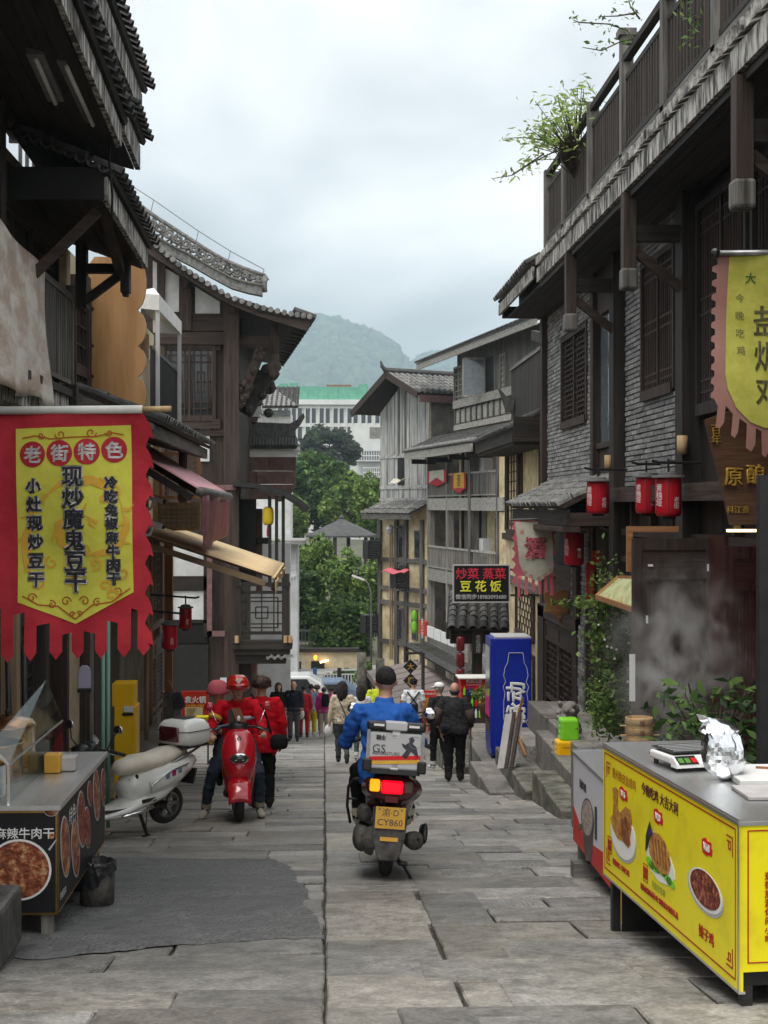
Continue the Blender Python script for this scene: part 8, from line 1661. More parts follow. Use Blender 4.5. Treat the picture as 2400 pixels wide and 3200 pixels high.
  mb=MB();mb.cbx(-.13,.13,cy+.195,cy+.235,.95,1.13,.02);put(mb,'backrest_pad','maroon',bxo);mb=MB();mb.cbx(-.08,.08,cy-.06,cy+.08,1.195,1.21,.004);put(mb,'lid_plate','blackplastic',bxo,False);mb=MB();mb.tube([Vector((math.copysign(abs(math.cos(a))**.5,math.cos(a))*.238,cy+math.copysign(abs(math.sin(a))**.5,math.sin(a))*.218,1.075-.0*math.sin(a)))for a in[6.283*k/40 for k in range(41)]],.005,5,cap=False);put(mb,'seam','blackplastic',bxo);mb=MB();mb.cbx(-.19,.19,cy-.17,cy+.18,.87,.905,.012);put(mb,'base_plate','blackplastic',bxo)
  mb=MB();mb.hexa([(-.09,-.93,.42),(.09,-.93,.42),(.09,-.91,.42),(-.09,-.91,.42),(-.1,-.97,.6),(.1,-.97,.6),(.1,-.94,.6),(-.1,-.94,.6)]);put(mb,'plate_holder','blackplastic',None,False);mb=MB();mb.ball((0,-.97,.66),(.07,.02,.03),10);put(mb,'tail_light','maroon')
  mb=MB();mb.beam((-.14,-.1,.3),(-.24,-.12,.01),.025,.025);mb.beam((-.24,-.15,.012),(-.24,-.06,.012),.03,.015);mb.beam((-.16,-.2,.3),(-.22,-.12,.06),.012,.012);put(mb,'kickstand','blackmetal',None,False);mb=MB();mb.tube(P_([(-.185,.15,.27),(-.2,-.1,.27),(-.19,-.25,.3)]),.018,8);put(mb,'chrome_guard','chrome')
  mb=MB();mb.ball((0,.5,1.02),(.10,.10,.10),16);put(mb,'headlight','blackplastic');mb=MB();mb.sheet(lambda u,v:Vector(((u-.5)*.3,.47+.05*math.sin(math.pi*u)-.06*v,1.08+.2*v*(1-.6*(2*u-1)**2))),10,6);put(mb,'windscreen','glass');mb=MB();mb.tube(P_([(0,-.25,.27),(0,-.62,.225)]),[(.07,.05),(.05,.05)],10,side=XV);put(mb,'swing_arm','blackmetal')
  for k in range(6):mb=MB();mb.beam((-.085,-.11+.012*k,.38+k*.05),(.085,-.11+.012*k,.38+k*.05),.006,.004);put(mb,'quilt_seam','greymetal',None,False)
  mb=MB();mb.cbx(-.12,.12,-.14,-.105,.34,.68,.02);put(mb,'quilted_panel','blackplastic')
 if kind=='white':t.scale=(1.05,1.08,.9)
 return t,Lc_
 # --- red scooter coming up the street
pr_=at_g(748,2572);RS_A=math.radians(185);fx=Vector((-math.sin(RS_A),math.cos(RS_A),0));rs_loc=Vector((pr_.x,pr_.y,0))-fx*.62;rs_loc.z=G(rs_loc.y)+.01
red_s,RL=scooter('scooter','red scooter ridden towards the camera by the person in a red helmet',rs_loc,RS_A,'redpaint','blackplastic','red')
red_s.rotation_euler=(math.atan(SL)*1.0,0,RS_A)
mb=MB();mb.bx(.05,.12,.44,.45,1.10,1.24);RL.put(mb,'phone','blackplastic',None,False);mb=MB();mb.bx(-.08,.02,.45,.47,1.10,1.26);mb.v=[(x+(z-1.1)*.4,y,z)for x,y,z in mb.v];RL.put(mb,'hanging_case','terracotta',None,False);mb=MB();mb.ball((-.0,.48,1.14),(.022,.015,.035),8);RL.put(mb,'charm','white');mb=MB();mb.beam((-.18,.42,1.15),(.24,.40,1.05),.016,.016);RL.put(mb,'cross_bar','denim',None,False)
# --- white scooter parked behind the snack cart
pw=at_g(508,2597);WA=math.radians(143);fx=Vector((-math.sin(WA),math.cos(WA),0));wl=Vector((pw.x,pw.y,0))+fx*.62;wl.z=G(pw.y+fx.y*.62)+.01
white_s,WL=scooter('scooter','white scooter with cream seat and top box parked behind the snack cart',wl,WA,'whitepaint','creamleather','white')
# --- maroon scooter seen from behind, ridden down the street
pk_=at_g(1207,2742);KA=math.radians(-1.5);kl=Vector((pk_.x,pk_.y+.62,0));kl.z=G(kl.y)+.012
mar_s,KL=scooter('scooter','maroon scooter with lit tail lamp and box, ridden away down the street',kl,KA,'maroon','blackplastic','maroon');put=KL.put
mb=MB();mb.cbx(-.085,.085,-1.0,-.95,.665,.765,.015);put(mb,'tail_light','taillight',None,False);mb=MB();mb.cbx(-.175,-.095,-.985,-.93,.675,.77,.015);put(mb,'indicator','indicator',None,False);mb=MB();mb.cbx(.095,.16,-.985,-.93,.675,.765,.015);put(mb,'indicator','clay',None,False);mb=MB();mb.tube([Vector((0,-.86,.70)),Vector((0,-.95,.71)),Vector((0,-.97,.71))],[(.24,.13),(.2,.1),(.19,.09)],20,side=XV);put(mb,'tail_cover','maroon');mb=MB();mb.bx(-.05,.05,-.985,-.96,.60,.645);put(mb,'reflector','redplastic',None,False)
mb=MB();mb.hexa([(-.115,-.985,.40),(.115,-.985,.40),(.115,-.975,.40),(-.115,-.975,.40),(-.115,-1.0,.565),(.115,-1.0,.565),(.115,-.99,.565),(-.115,-.99,.565)]);npl=put(mb,'number_plate','plate_y',None,False)
for s_,z,sz,w_ in(('渝·D',.525,.075,.13),('CY860',.448,.085,.195)):q=KL.M@Vector((0,-1.001+(.565-z)*.09,z));letter(s_,'ink',npl,q,(math.cos(KA),math.sin(KA),0),(0,-.09,1),sz,width=w_)
for sx in(-.085,.085):mb=MB();mb.ball((sx,-1.0,.55),.008,6);put(mb,'plate_bolt','greymetal',npl)
mb=MB();mb.prism([(-.14,.56),(-.13,.33),(-.1,.22),(-.07,.155),(.07,.155),(.1,.22),(.125,.33),(.14,.56)],Vector((0,-.97,0)),XV,ZV,Vector((0,.025,0)));put(mb,'mudguard','engine',None,False,bevel=.01);mb=MB();mb.bx(-.07,.07,-.978,-.97,.305,.335);put(mb,'mudguard_sticker','plate_y',None,False)
mb=MB();mb.tube([Vector((-.19,-.15,.30)),Vector((-.2,-.45,.3)),Vector((-.2,-.72,.29)),Vector((-.19,-.84,.28))],[(.06,.08),(.075,.10),(.08,.105),(.05,.07)],16,side=XV);put(mb,'engine_case','engine');mb=MB();mb.lathe([(.01,.03),(.05,.03),(.07,.0),(.10,-.02),(.115,-.06)],Vector((-.19,-.82,.285)),16,axis=(-1,-.3,0));put(mb,'clutch_cover','engine')
mb=MB();mb.tube([Vector((-.2,-.3,.45)),Vector((-.2,-.62,.48)),Vector((-.18,-.75,.47))],[(.05,.06),(.06,.075),(.045,.055)],12,side=XV);put(mb,'air_box','engine')
mb=MB();mb.tube([Vector((.17,-.2,.24)),Vector((.19,-.45,.27)),Vector((.195,-.55,.285)),Vector((.205,-.84,.31)),Vector((.205,-.88,.315))],[.03,.04,.068,.075,.05],16);ex=put(mb,'exhaust','engine');mb=MB();mb.tube([Vector((.27,-.52,.33)),Vector((.285,-.84,.37))],[(.02,.08),(.02,.08)],12,side=XV);put(mb,'heat_shield','blackplastic',ex);mb=MB();mb.ball((.23,-.965+.05,.33),(.014,.012,.016),8);put(mb,'outlet','black',ex)
mb=MB();mb.tube([Vector((-.3,-.25,.36)),Vector((-.335,-.3,.5)),Vector((-.335,-.33,.66)),Vector((-.3,-.36,.72)),Vector((-.25,-.4,.73))],.012,8);mb.tube([Vector((-.335,-.31,.56)),Vector((-.26,-.34,.56))],.01,8);put(mb,'crash_bar','blackmetal');mb=MB();mb.tube([Vector((.05,-.6,.22)),Vector((.1,-.85,.13)),Vector((.16,-.86,.13))],.018,8);put(mb,'centre_stand','blackmetal')
# aluminium box
mb=MB();mb.cbx(-.21,.21,-1.10,-.76,.85,1.14,.02);bx_=put(mb,'top_box','signgrey',None,False);mb=MB();mb.cbx(-.225,.225,-1.115,-.745,1.145,1.215,.02);lid=put(mb,'lid','blackplastic',bx_,False);mb=MB();mb.cbx(-.085,.085,-1.119,-.78,1.15,1.22,.012);put(mb,'lid_plate','signgrey',bx_,False)
for x,w in((-.135,.04),(.135,.04)):mb=MB();mb.bx(x-w,x+w,-1.119,-1.114,1.18,1.197);put(mb,'lid_mark','white',bx_,False)
for sx in(-.21,.21):
 mb=MB();mb.cbx(sx-.035,sx+.035,-1.125,-1.06,.835,.93,.012);put(mb,'corner_guard','blackplastic',bx_,False);mb=MB();mb.bx(sx-.012,sx+.012,-1.104,-1.098,.93,1.15);put(mb,'edge_strip','greymetal',bx_,False)
for x,z in((0,1.145),(0,.9)):mb=MB();mb.cbx(x-.03,x+.03,-1.10,-1.098,z-.045,z+.03,.005);put(mb,'latch','white',bx_,False)
for(z0,z1,m_)in((.925,.955,'pricered'),(.895,.922,'bannerorange')):
 mb=MB();mb.hexa([(-.195,-1.1035,z0-.01),(.195,-1.1035,z0+.02),(.195,-1.10,z0+.02),(-.195,-1.10,z0-.01),(-.195,-1.1035,z1-.01),(.195,-1.1035,z1+.02),(.195,-1.10,z1+.02),(-.195,-1.10,z1-.01)]);put(mb,'printed_stripe',m_,bx_,False)
def kbox(s_,x,z,sz,m_,w_=None,**k):letter(s_,m_,bx_,KL.M@Vector((x,-1.1045,z)),(math.cos(KA),math.sin(KA),0),ZV,sz,width=w_,**k)
kbox('ADVANTURE',-.07,.975,.035,'greyp',.21);kbox('GS',-.125,1.01,.045,'greyp',.1);kbox('骑士',-.115,1.095,.05,'ink',.075,bold=.003)
mb=MB();Y_=-1.1035
for pts in(((.05,.96),(.09,.94),(.12,1.0),(.15,.98),(.16,.93),(.18,.97),(.16,1.04),(.13,1.06),(.145,1.09),(.125,1.115),(.10,1.10),(.105,1.07),(.075,1.05),(.045,1.06),(.06,1.03),(.085,1.01)),):mb.prism([(a,b)for a,b in pts],(0,Y_,0),XV,ZV,(0,.003,0))
put(mb,'rider_print','ink',bx_,False);mb=MB();mb.lathe([(.045,0),(.047,0),(.047,.002),(.045,.002)],Vector((.15,-1.104,1.07)),24,axis=(0,1,0));put(mb,'ring_print','greymetal',bx_,False);mb=MB();mb.bx(-.2,.2,-1.1,-.78,.82,.86);put(mb,'box_rack','blackmetal',None,False)
mar_s.rotation_euler=(-math.atan(SL),math.radians(4),KA)
# ------------------------------------------------------------------ people
work=bpy.data.scenes.new('workshop')
def remeshed(mb,vox,smooth=3):
 ob=bpy.data.objects.new('w',mb.mesh('w','skin'));work.collection.objects.link(ob)
 m=ob.modifiers.new('r','REMESH');m.mode='VOXEL';m.voxel_size=vox;m.adaptivity=0
 s=ob.modifiers.new('s','SMOOTH');s.iterations=smooth;s.factor=.5
 vl=work.view_layers[0];vl.update();dg=vl.depsgraph;me=bpy.data.meshes.new_from_object(ob.evaluated_get(dg));src=ob.data;bpy.data.objects.remove(ob);bpy.data.meshes.remove(src);return me
def limb(mb,pts,rad,mi,n=10,side=None):mb.tube(pts,rad,n,mi,True,side=side)
def hand(mb,wrist,d,side,mi,grip=False,S=1.0,up=ZV):
 "palm, four bent fingers of unequal length and a thumb; d = direction of the hand, side = towards the thumb"
 w,d,sd=Vector(wrist),Vector(d).normalized(),Vector(side).normalized();nn=d.cross(sd).normalized();pc=w+d*.05*S
 limb(mb,[w-d*.01,w+d*.03*S,w+d*.085*S],[(.028*S,.022*S),(.042*S,.018*S),(.04*S,.016*S)],mi,10,side=sd)
 for k,ln in enumerate((.068,.078,.072,.056)):
  b=w+d*.08*S+sd*(.03-.02*k)*S
  if grip:q=[b,b+d*ln*.4*S-nn*.012*S,b+d*ln*.45*S-nn*.045*S,b+d*.0-nn*.05*S]
  else:q=[b,b+d*ln*.5*S,b+d*ln*.85*S-nn*.015*S,b+d*ln*S-nn*.03*S]
  limb(mb,q,[.0105*S,.0105*S,.0095*S,.008*S],mi,7)
 b=w+d*.025*S+sd*.03*S;limb(mb,[b,b+sd*.025*S+d*.025*S-nn*.01*S,b+sd*.03*S+d*.055*S-nn*.02*S],[.014*S,.0115*S,.009*S],mi,7)
def person(label,loc,rz,h=1.68,top='navy',legs='greyp',shoes='shoedark',skin='skin',pose=None,vox=.014,wide=1.0,loose=1.0,hem=.0,sleeve=True,shortw=1.0,tilt=0,collar=True,face=False,headturn=0,fingers=True,group=None,headtilt=0):
 S=h/1.7;loc=Vector(loc);t=thing('person',label,'person',loc,rz,group);Mw=PM[t.name];J=dict(hip=(0,0,.93),chest=(0,0,1.24),neck=(0,.0,1.43),head=(0,.02,1.585),ls=(-.185,0,1.385),rs=(.185,0,1.385),le=(-.235,-.03,1.11),re=(.235,-.03,1.11),lw=(-.235,.05,.87),rw=(.235,.05,.87),lh=(-.09,0,.9),rh=(.09,0,.9),lk=(-.1,.03,.5),rk=(.1,.03,.5),la=(-.1,0,.085),ra=(.1,0,.085),lf=(-.12,.15,.03),rf=(.12,.15,.03))
 J.update(pose or{});J={k:Vector(v)*S for k,v in J.items()};mb=MB();W=S*wide;TOP,LEG,SHOE,SKIN=0,1,2,3
 hip,ch,nk=J['hip'],J['chest'],J['neck'];dn=(hip-ch).normalized()
 lat=(J['rs']-J['ls']).normalized()
 low=hip+dn*(.06+hem)*S
 limb(mb,[low,hip+dn*.02*S,hip.lerp(ch,.35),hip.lerp(ch,.75),ch,ch.lerp(nk,.45),ch.lerp(nk,.8),nk-(nk-ch).normalized()*.012],[(.178*W*loose,.125*W*loose),(.182*W*loose,.13*W*loose),(.165*W*loose,.118*W),(.172*W,.122*W),(.178*W,.125*W),(.172*W,.112*W),(.115*W,.085*S),(.066*S,.066*S)],TOP,18,side=lat)
 limb(mb,[hip+ZV*.05*S,hip-ZV*.06*S],[(.15*W,.105*W),(.14*W,.1*W)],LEG,14,side=lat)
 for s in 'lr':
  sh,el,wr=J[s+'s'],J[s+'e'],J[s+'w'];k_=(1.0 if s=='r' else-1.0)
  inn=sh.lerp(ch.lerp(nk,.5),.45);e_=wr-(wr-el).normalized()*.02*S;up_=[(inn,.076*W),(sh,.068*W),(sh.lerp(el,.3),.063*W*loose),(sh.lerp(el,.7),.058*W*loose)];lo_=[(el,.054*W*loose),(el.lerp(wr,.35),.052*W*loose),(e_,.042*W*loose)]
  if sleeve:limb(mb,[a for a,b in up_+lo_],[b for a,b in up_+lo_],TOP,12)
  else:limb(mb,[a for a,b in up_],[b*1.12 for a,b in up_],TOP,12);limb(mb,[up_[3][0]]+[a for a,b in lo_],[.045*S,.043*S,.04*S,.03*S],SKIN,12)
  dd=(wr-el).normalized();limb(mb,[wr-dd*.05*S,wr+dd*.015*S],[.03*S,.027*S],SKIN,8)
  hd=J.get(s+'hd');
  if fingers:hand(mb,wr,hd/hd.length if hd is not None else dd,J[s+'th']if s+'th' in J else Vector((-k_*.3,1,0)),SKIN,s+'grip' in J,S)
  else:mb.ball(wr+dd*.06*S,(.035*S,.035*S,.05*S),8,SKIN)
  h_,kn,an,ft=J[s+'h'],J[s+'k'],J[s+'a'],J[s+'f']
  limb(mb,[h_+ZV*.03*S,h_.lerp(kn,.3),kn,kn.lerp(an,.35),an-(an-kn).normalized()*.0],[.1*W,.094*W*shortw,.07*W*shortw,.066*W*shortw,.056*W*shortw],LEG,14)
  fd=(ft-an);fd.z=0;fd=fd.normalized()if fd.length>1e-4 else YV;hl=an-fd*.055*S;zf=ft.z
  limb(mb,[Vector((hl.x,hl.y,zf+.03*S)),Vector((an.x,an.y,zf+.04*S))+fd*.03*S,Vector((ft.x,ft.y,zf+.012*S))+fd*.0,Vector((ft.x,ft.y,zf+.004*S))+fd*.06*S],[(.042*S,.045*S),(.045*S,.05*S),(.048*S,.034*S),(.034*S,.022*S)],SHOE,12,side=fd.cross(ZV));limb(mb,[an+ZV*.03*S,Vector((an.x,an.y,zf+.04*S))],[.045*S,.045*S],SHOE,10)
 hd=J['head'];limb(mb,[nk-ZV*.03*S,hd-ZV*.04*S],[.056*S,.054*S],SKIN,12)
 R=Matrix.Rotation(headturn,3,'Z')@Matrix.Rotation(headtilt,3,'X');fwd=R@YV;rt=R@XV
 mb.ball(hd+ZV*.02*S,(.078*S,.097*S,.105*S),18,SKIN,R);mb.ball(hd+fwd*.03*S-ZV*.055*S,(.056*S,.062*S,.068*S),14,SKIN,R)
 if face or vox<.02:
  mb.ball(hd+fwd*.102*S-ZV*.012*S,(.013*S,.018*S,.024*S),8,SKIN,R)
  for sx in(-1,1):mb.ball(hd+rt*sx*.088*S-ZV*.005*S,(.012*S,.02*S,.03*S),8,SKIN,R)
 if collar:limb(mb,[nk-ZV*.035*S,nk+ZV*.02*S],[.08*S,.07*S],TOP,14)
 kd=kdtree.KDTree(len(mb.v));vm=[0]*len(mb.v)
 for f,m in zip(mb.f,mb.m):
  for i in f:vm[i]=m
  # extra samples between rings keep the material borders where they belong
 smp=[(Vector(v),m)for v,m in zip(mb.v,vm)]
 for f,m in zip(mb.f,mb.m):
  if len(f)==4:smp.append((sum((Vector(mb.v[i])for i in f),Vector())/4,m))
 kd=kdtree.KDTree(len(smp))
 for i,(v,m)in enumerate(smp):kd.insert(v,i)
 kd.balance();me=remeshed(mb,vox);me.materials.clear()
 for m in(top,legs,shoes,skin):me.materials.append(MT[m])
 pm_=[smp[kd.find(p.center)[1]][1]for p in me.polygons];me.polygons.foreach_set('material_index',pm_);me.polygons.foreach_set('use_smooth',[True]*len(me.polygons))
 if vox<.02:
  n_=len(me.vertices);co=np.zeros(n_*3);no=np.zeros(n_*3);me.vertices.foreach_get('co',co);me.vertices.foreach_get('normal',no);vmat=np.full(n_,3)
  for p,m in zip(me.polygons,pm_):
   for i in p.vertices:vmat[i]=m
  co,no=co.reshape(-1,3),no.reshape(-1,3);sd_=RNG.uniform(0,50);d_=np.zeros(n_)
  for i in np.nonzero(vmat<2)[0]:
   x,y,z=co[i];d_[i]=mnoise.noise((x*9+sd_,y*9,z*13+x*6))+.6*mnoise.noise((x*20,y*20+sd_,z*26))
  me.vertices.foreach_set('co',(co+no*(d_*.016*S)[:,None]).ravel());me.update()
 o=bpy.data.objects.new('body',me);col.objects.link(o);o.parent=t;PM[o.name]=Mw
 t2=dict(t=t,S=S,J=J,R=R,fwd=fwd,rt=rt,hd=hd,M=Mw)
 if face:
  f=MB()
  for sx in(-1,1):f.ball(hd+fwd*.084*S+rt*sx*.031*S+ZV*.012*S,(.014*S,.008*S,.006*S),8,0,R);f.ball(hd+fwd*.086*S+rt*sx*.032*S+ZV*.031*S,(.019*S,.008*S,.004*S),8,0,R)
  pput(t2,f,'eyes','hair');f=MB();f.ball(hd+fwd*.088*S-ZV*.058*S,(.022*S,.008*S,.006*S),8,0,R);pput(t2,f,'mouth','terracotta')
 return t2
def pput(q,mb,name,m,smooth=True,**k):mb.v=[tuple(q['M']@Vector(v))for v in mb.v];return mb.obj(name,m,q['t'],smooth,**k)
def hair(q,m='hair',kind='short',seed=1,back=.0):
 S,hd,R=q['S'],q['hd'],q['R'];rs=random.Random(seed);bm=bmesh.new();bmesh.ops.create_icosphere(bm,subdivisions=4,radius=1)
 sz=dict(short=(.084,.102,.102),curly=(.125,.125,.115),long=(.096,.112,.112),bald=(.082,.1,.085))[kind]
 dele=[]
 for v in bm.verts:
  p=v.co.copy();k=1+(.05 if kind!='curly' else .14)*mnoise.noise(p*(3.2 if kind!='curly' else 5)+Vector((seed,2,0)))
  front=p.y>.28 and p.z<.38-(.15 if kind=='curly' else 0);low=p.z<-.34+(.12*p.y)+.08*mnoise.noise(p*6)
  if kind=='bald':low=p.z<-.95 or p.z>.25+.2*p.y;front=p.y>.25
  if front or low:dele.append(v)
  if kind=='short':k*=1-.10*min(1,max(0,(.15-p.z)/.5));k+=.025*mnoise.noise(p*14)
  v.co=Vector((p.x*sz[0],p.y*sz[1]-.006,p.z*sz[2]))*k
 bmesh.ops.delete(bm,geom=dele,context='VERTS');mb=MB();bm.verts.index_update();off=hd+ZV*(.025 if kind!='bald' else-.01)*S;mb.add([off+R@(v.co*S)for v in bm.verts],[[v.index for v in f.verts]for f in bm.faces]);bm.free()
 if kind=='long':
  for k in range(40):
   a=math.pi*(1.05+.9*k/39);b=hd+R@Vector((math.cos(a)*.088*S,math.sin(a)*.095*S,.0));e=rs.uniform(.9,1.1);mb.tube([b+ZV*.05*S,b-ZV*.06*S+R@Vector((0,-.01,0)),b-ZV*.16*S*e+R@Vector((b.x*.02,-.03,0)),b-ZV*.27*S*e+R@Vector((rs.uniform(-.02,.02),-.02,0))],[.022*S,.022*S,.018*S,.006*S],6)
 return pput(q,mb,'hair',m,solid=.006)
def cap(q,m,brim=True,name='cap'):
 S,hd,R=q['S'],q['hd'],q['R'];mb=MB()
 mb.sheet(lambda u,v:hd+ZV*.045*S+R@Vector((math.cos(6.283*u)*.09*S*math.cos(v*1.57)**.7,math.sin(6.283*u)*.108*S*math.cos(v*1.57)**.7,.085*S*math.sin(v*1.57))),20,6)
 if brim:mb.sheet(lambda u,v:hd+ZV*.045*S+R@Vector(((u-.5)*.15*S*(1-.25*v),(.095+.075*v)*S-.03*(2*u-1)**2,-.012*v)),8,3)
 return pput(q,mb,name,m,solid=.008)
def P2(px,py):return at_g(px,py)
# --- rider in blue, from behind
rl_=Vector((kl.x,kl.y,kl.z));q=person('rider in bright blue top and dark trousers on the maroon scooter, seen from behind',rl_,KA,1.72,'blue','blackcloth','shoe',pose=dict(hip=(0,-.36,.88),chest=(0,-.30,1.19),neck=(.01,-.24,1.40),head=(.02,-.20,1.545),ls=(-.195,-.27,1.315),rs=(.195,-.27,1.315),le=(-.305,-.16,1.06),re=(.285,-.10,1.05),lw=(-.33,.15,.99),rw=(.33,.18,.99),lh=(-.12,-.3,.85),rh=(.12,-.3,.85),lk=(-.21,.1,.76),rk=(.21,.1,.76),la=(-.2,.02,.40),ra=(.2,.02,.40),lf=(-.21,.15,.35),rf=(.21,.15,.35),lhd=(.1,1,-.2),rhd=(-.1,1,-.2),lgrip=(0,0,1),rgrip=(0,0,1),lth=(1,.2,0),rth=(-1,.2,0)),vox=.011,wide=1.04,loose=1.10,hem=.07,headturn=.04);hair(q,'hair','short',3)
# --- rider on the red scooter
rr=red_s.location.copy();q=person('rider in red jacket and red helmet astride the red scooter, facing the camera',rr,RS_A,1.66,'redjacket','jeans','shoe',pose=dict(hip=(0,-.26,.86),chest=(.0,-.2,1.16),neck=(0,-.14,1.36),head=(0,-.10,1.505),ls=(-.2,-.17,1.31),rs=(.2,-.17,1.31),le=(-.29,-.03,1.07),re=(.31,-.06,1.08),lw=(-.3,.22,1.0),rw=(.32,.24,1.02),lh=(-.12,-.22,.82),rh=(.12,-.22,.82),lk=(-.25,.05,.52),rk=(.31,.1,.54),la=(-.26,-.1,.1),ra=(.38,-.1,.1),lf=(-.28,.04,.02),rf=(.42,.04,.02),lhd=(.1,1,-.1),rhd=(-.1,1,-.1),lgrip=(0,0,1),rgrip=(0,0,1),lth=(1,.2,0),rth=(-1,.2,0)),vox=.011,wide=1.04,loose=1.12,hem=.06,shortw=1.05,face=True,headturn=.12);hair(q,'hair','short',5)
S,hd,R=q['S'],q['hd'],q['R'];mb=MB();mb.sheet(lambda u,v:hd+ZV*.045*S+R@Vector((math.cos(6.283*u)*.128*math.cos(v*1.57)**.6,math.sin(6.283*u)*.145*math.cos(v*1.57)**.6,-.03+.15*math.sin(v*1.57))),26,8);hm_=pput(q,mb,'helmet','helmet',solid=.02)
mb=MB();mb.sheet(lambda u,v:hd+ZV*.03*S+R@Vector((math.sin((u-.5)*2.4)*.135,math.cos((u-.5)*2.4)*(.152+.03*v),.055-.02*v)),12,3);mb.v=[tuple(q['M']@Vector(v))for v in mb.v];mb.obj('visor','helmet',hm_,True);mb=MB()
for sx in(-.5,):mb.sheet(lambda u,v:hd+ZV*(.07+.07*v)*S+R@Vector((.13*math.cos(1.1+u*.9)*-1.0,.148*math.sin(1.1+u*.9)*(1-.12*v),.0))*(1-.1*v),8,4)
mb.v=[tuple(q['M']@Vector(v))for v in mb.v];mb.obj('stripe','helmetorange',hm_,True,solid=.006);c=hd+ZV*.115*S+R@Vector((.01,.138,0));mb=MB();mb.prism([(0,-.035),(-.035,.008),(-.03,.028),(-.012,.03),(0,.018),(.012,.03),(.03,.028),(.035,.008)],c,R@XV,Vector((0,0,1)),R@Vector((0,.012,0)));mb.v=[tuple(q['M']@Vector(v))for v in mb.v];mb.obj('heart_mark','white',hm_)
mb=MB();c=q['J']['chest']+Vector((-.11,.155,.02));mb.bx(c.x-.045,c.x+.045,c.y,c.y+.012,c.z-.012,c.z+.012);pput(q,mb,'chest_print','white',False);mb=MB();el=q['J']['re'].lerp(q['J']['rs'],.3);d=(q['J']['rs']-q['J']['re']).normalized();mb.tube([el,el+d*.05],[.079,.082],14);pput(q,mb,'sleeve_band','bannerorange')
# --- person in red behind, back view, black bag
p=P2(818,2528);q=person('person in red jacket with curly brown hair and black bag, back turned',(p.x,p.y,G(p.y)),math.radians(8),1.64,'redjacket','blackcloth','shoedark',wide=1.12,loose=1.12,hem=.12,pose=dict(le=(-.25,.05,1.1),lw=(-.2,.2,.95),re=(.27,-.02,1.1),rw=(.26,.05,.86)),vox=.014,headturn=-.3);hair(q,'hairbrown','curly',2)
mb=MB();c=Vector((.2,-.1,.86));mb.cbx(c.x-.11,c.x+.11,c.y-.10,c.y+.05,c.z-.10,c.z+.08,.05);pput(q,mb,'bag','blackcloth');mb=MB();mb.tube([c+Vector((-.1,-.02,.1)),Vector((.02,-.165,1.25)),Vector((-.14,-.06,1.44))],.014,6);pput(q,mb,'bag_strap','blackcloth')
# --- walkers on the street
p=P2(1070,2388);q=person('woman in cream sweater and grey green jeans with shoulder bag, walking away',(p.x,p.y,G(p.y)),math.radians(-3),1.62,'beige','slate','shoedark',wide=1.0,loose=1.08,hem=.02,pose=dict(lk=(-.09,.1,.5),la=(-.09,.14,.09),lf=(-.09,.27,.03),rk=(.09,.02,.5),ra=(.1,-.2,.16),rf=(.1,-.1,.06),lw=(-.26,-.02,.87),rw=(.24,.1,.88)));hair(q,'hair','long',4)
mb=MB();c=Vector((.17,-.13,.86));mb.cbx(c.x-.12,c.x+.12,c.y-.06,c.y+.06,c.z-.08,c.z+.08,.03);pput(q,mb,'bag','blackcloth');mb=MB();mb.tube([c+Vector((-.08,-.02,.08)),Vector((0,-.135,1.15)),Vector((-.12,-.06,1.4))],.009,6);pput(q,mb,'bag_strap','brown_z')
mb=MB();rl=random.Random(3);c=Vector((-.27,.0,.66));mb.ball(c,(.09,.06,.13),10);mb.tube([c+ZV*.1,Vector((-.25,-.02,.84))],[.03,.008],6);o_=tag(MB().obj('x','white'),'x','x')if False else None;mb.v=[tuple(q['M']@Vector(v))for v in mb.v];tag(mb.obj('carrier_bag','whitecloth',None,True),'white plastic carrier bag held by the woman in the cream sweater','bag')
p=P2(1128,2372);q=person('woman in white top with dark hair walking beside the cream sweater woman',(p.x,p.y,G(p.y)),math.radians(5),1.56,'teewhite','slate','shoewhite',loose=1.08);hair(q,'hair','long',6)
p=P2(1180,2350);q=person('person in lime yellow jacket and pale cap half hidden behind the blue rider',(p.x,p.y,G(p.y)),0,1.72,'lime','greyp','shoedark',wide=1.1,loose=1.1,hem=.05);hair(q,'hairgrey','short',7);cap(q,'beigep',True)
p=P2(1292,2352);q=person('man in white tee and black cap with a crossed black strap bag',(p.x,p.y,G(p.y)),math.radians(-4),1.70,'teewhite','blackcloth','shoedark',sleeve=False,loose=1.06,hem=.03);hair(q,'hair','short',8);cap(q,'blackcloth',False);mb=MB()
for a,b in(((-.14,-.08,1.42),(.1,-.15,1.12)),((.14,-.08,1.42),(-.1,-.15,1.12))):mb.tube([Vector(a),(Vector(a)+Vector(b))/2+Vector((0,-.035,0)),Vector(b)],.016,6)
mb.cbx(-.11,.11,-.2,-.12,.95,1.14,.03);pput(q,mb,'sling_bag','blackcloth')
p=P2(1420,2444);q=person('old bald man in black vest and striped sleeves walking with a cane',(p.x,p.y,G(p.y)),math.radians(-6),1.60,'charcoal','blackcloth','shoedark',wide=1.18,loose=1.15,hem=.06,pose=dict(hip=(0,-.02,.93),chest=(0,.03,1.22),neck=(0,.07,1.4),head=(.0,.11,1.54),re=(.27,.0,1.1),rw=(.27,.16,.9),le=(-.3,-.04,1.12),lw=(-.24,-.02,.9),ls=(-.19,.04,1.36),rs=(.19,.04,1.36)));hair(q,'greyp','bald',9)
for s in 'lr':
 mb=MB();el,sh,wr=q['J'][s+'e'],q['J'][s+'s'],q['J'][s+'w'];mb.tube([sh.lerp(el,.55),el,el.lerp(wr,.5)],[.083,.075,.066],12);pput(q,mb,'striped_sleeve','stripe')
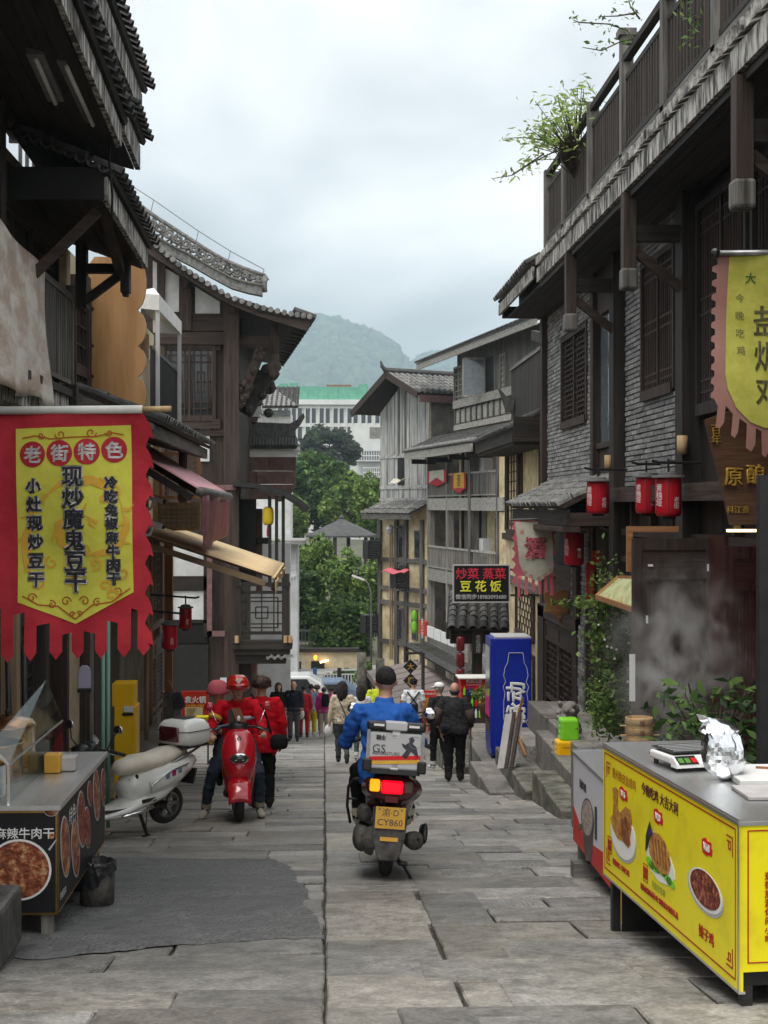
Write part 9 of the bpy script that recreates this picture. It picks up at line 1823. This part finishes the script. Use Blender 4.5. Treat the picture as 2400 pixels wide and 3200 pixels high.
mb=MB();mb.cbx(-.2,-.04,-.19,-.12,.84,.93,.02);pput(q,mb,'waist_bag','navy');mb=MB();w=q['J']['rw'];mb.tube([q['M']@(w+Vector((.0,.1,.0))),q['M']@Vector((w.x+.02,w.y+.1,.0))],.011,8);mb.tube([q['M']@(w+Vector((0,.02,.01))),q['M']@(w+Vector((0,.13,.0)))],.014,8);tag(mb.obj('cane','tan_z',None,True),'thin wooden walking cane held by the bald man','cane')
p=P2(1374,2406);q=person('old man in white cap and dark jacket walking ahead of the bald man',(p.x,p.y,G(p.y)),math.radians(25),1.58,'charcoal','blackcloth','shoewhite',wide=1.05,pose=dict(lk=(-.09,.1,.5),la=(-.09,.1,.09),lf=(-.09,.23,.03),rk=(.09,.02,.5),ra=(.1,-.16,.12),rf=(.1,-.05,.05)),headturn=.5,face=True);hair(q,'hairgrey','short',10);cap(q,'white',True)
G_='people far down the street'
far=[((870,2312),1.66,math.pi,'blackcloth','blackcloth','shoewhite','long','hair','woman in black with long hair walking uphill beside the navy jacket man',{},True),((918,2316),1.70,math.pi-.1,'navy','greyp','shoedark','bald','hair','man in navy jacket and grey trousers walking uphill',dict(wide=1.15),True),((950,2306),1.58,0,'redcoat','redcoat','shoedark','short','hair','person in dark red coat partly behind the navy jacket man',{},False),((972,2304),1.62,0,'denim','mustard','shoewhite','short','hair','person in denim jacket and mustard trousers, back turned',dict(shortw=1.2),False),((1012,2308),1.52,-.2,'pinkjacket','beigep','shoewhite','short','hairbrown','person in pink jacket with black backpack',dict(wide=1.1),False),((1036,2298),1.54,.1,'magenta','magenta','shoedark','short','hairbrown','person in magenta clothes beside the pink jacket',{},False),((990,2288),1.6,0,'redjacket','greyp','shoedark','curly','hairbrown','person in bright red top at the back of the far group',{},False),((1058,2284),1.66,0,'navy','greyp','shoedark','short','hair','person in dark clothes at the edge of the far group',{},False)]
for(pp_,h,rz_,tp_,lg,sh_,hk,hc,lb,kw,fc)in far:
 p=P2(*pp_);q=person(lb,(p.x,p.y,G(p.y)),rz_,h,tp_,lg,sh_,vox=.022,face=fc,group=None,**kw);hair(q,hc,hk,int(pp_[0]))
 if 'backpack' in lb:mb=MB();mb.cbx(-.02,.2,-.27,-.11,.98,1.36,.05);pput(q,mb,'backpack','blackcloth')
 if 'dark red coat' in lb:mb=MB();mb.ball(q['M']@Vector((-.1,-.22,.75)),(.12,.08,.16),10);tag(mb.obj('carrier_bag','whitecloth',None,True),'white carrier bag hanging by the person in the dark red coat','bag')
q=person('pillion passenger in salmon pink helmet hidden behind the red scooter rider',rr,RS_A,1.6,'charcoal','blackcloth','shoedark',vox=.018,pose=dict(hip=(.06,-.66,.95),chest=(.12,-.6,1.16),neck=(.18,-.54,1.32),head=(.24,-.5,1.45),ls=(-.05,-.58,1.26),rs=(.27,-.58,1.26),le=(-.1,-.45,1.05),re=(.27,-.45,1.04),lw=(-.08,-.32,1.0),rw=(.2,-.32,1.0),lh=(-.05,-.62,.9),rh=(.15,-.62,.9),lk=(-.2,-.3,.78),rk=(.24,-.3,.78),la=(-.2,-.4,.42),ra=(.22,-.4,.42),lf=(-.2,-.28,.36),rf=(.22,-.28,.36)));S,hd,R=q['S'],q['hd'],q['R'];mb=MB();mb.sheet(lambda u,v:hd+ZV*.045*S+R@Vector((math.cos(6.283*u)*.125*math.cos(v*1.57)**.6,math.sin(6.283*u)*.14*math.cos(v*1.57)**.6,-.03+.15*math.sin(v*1.57))),22,8);pput(q,mb,'helmet','clothpink',solid=.02)
bpy.data.scenes.remove(work)
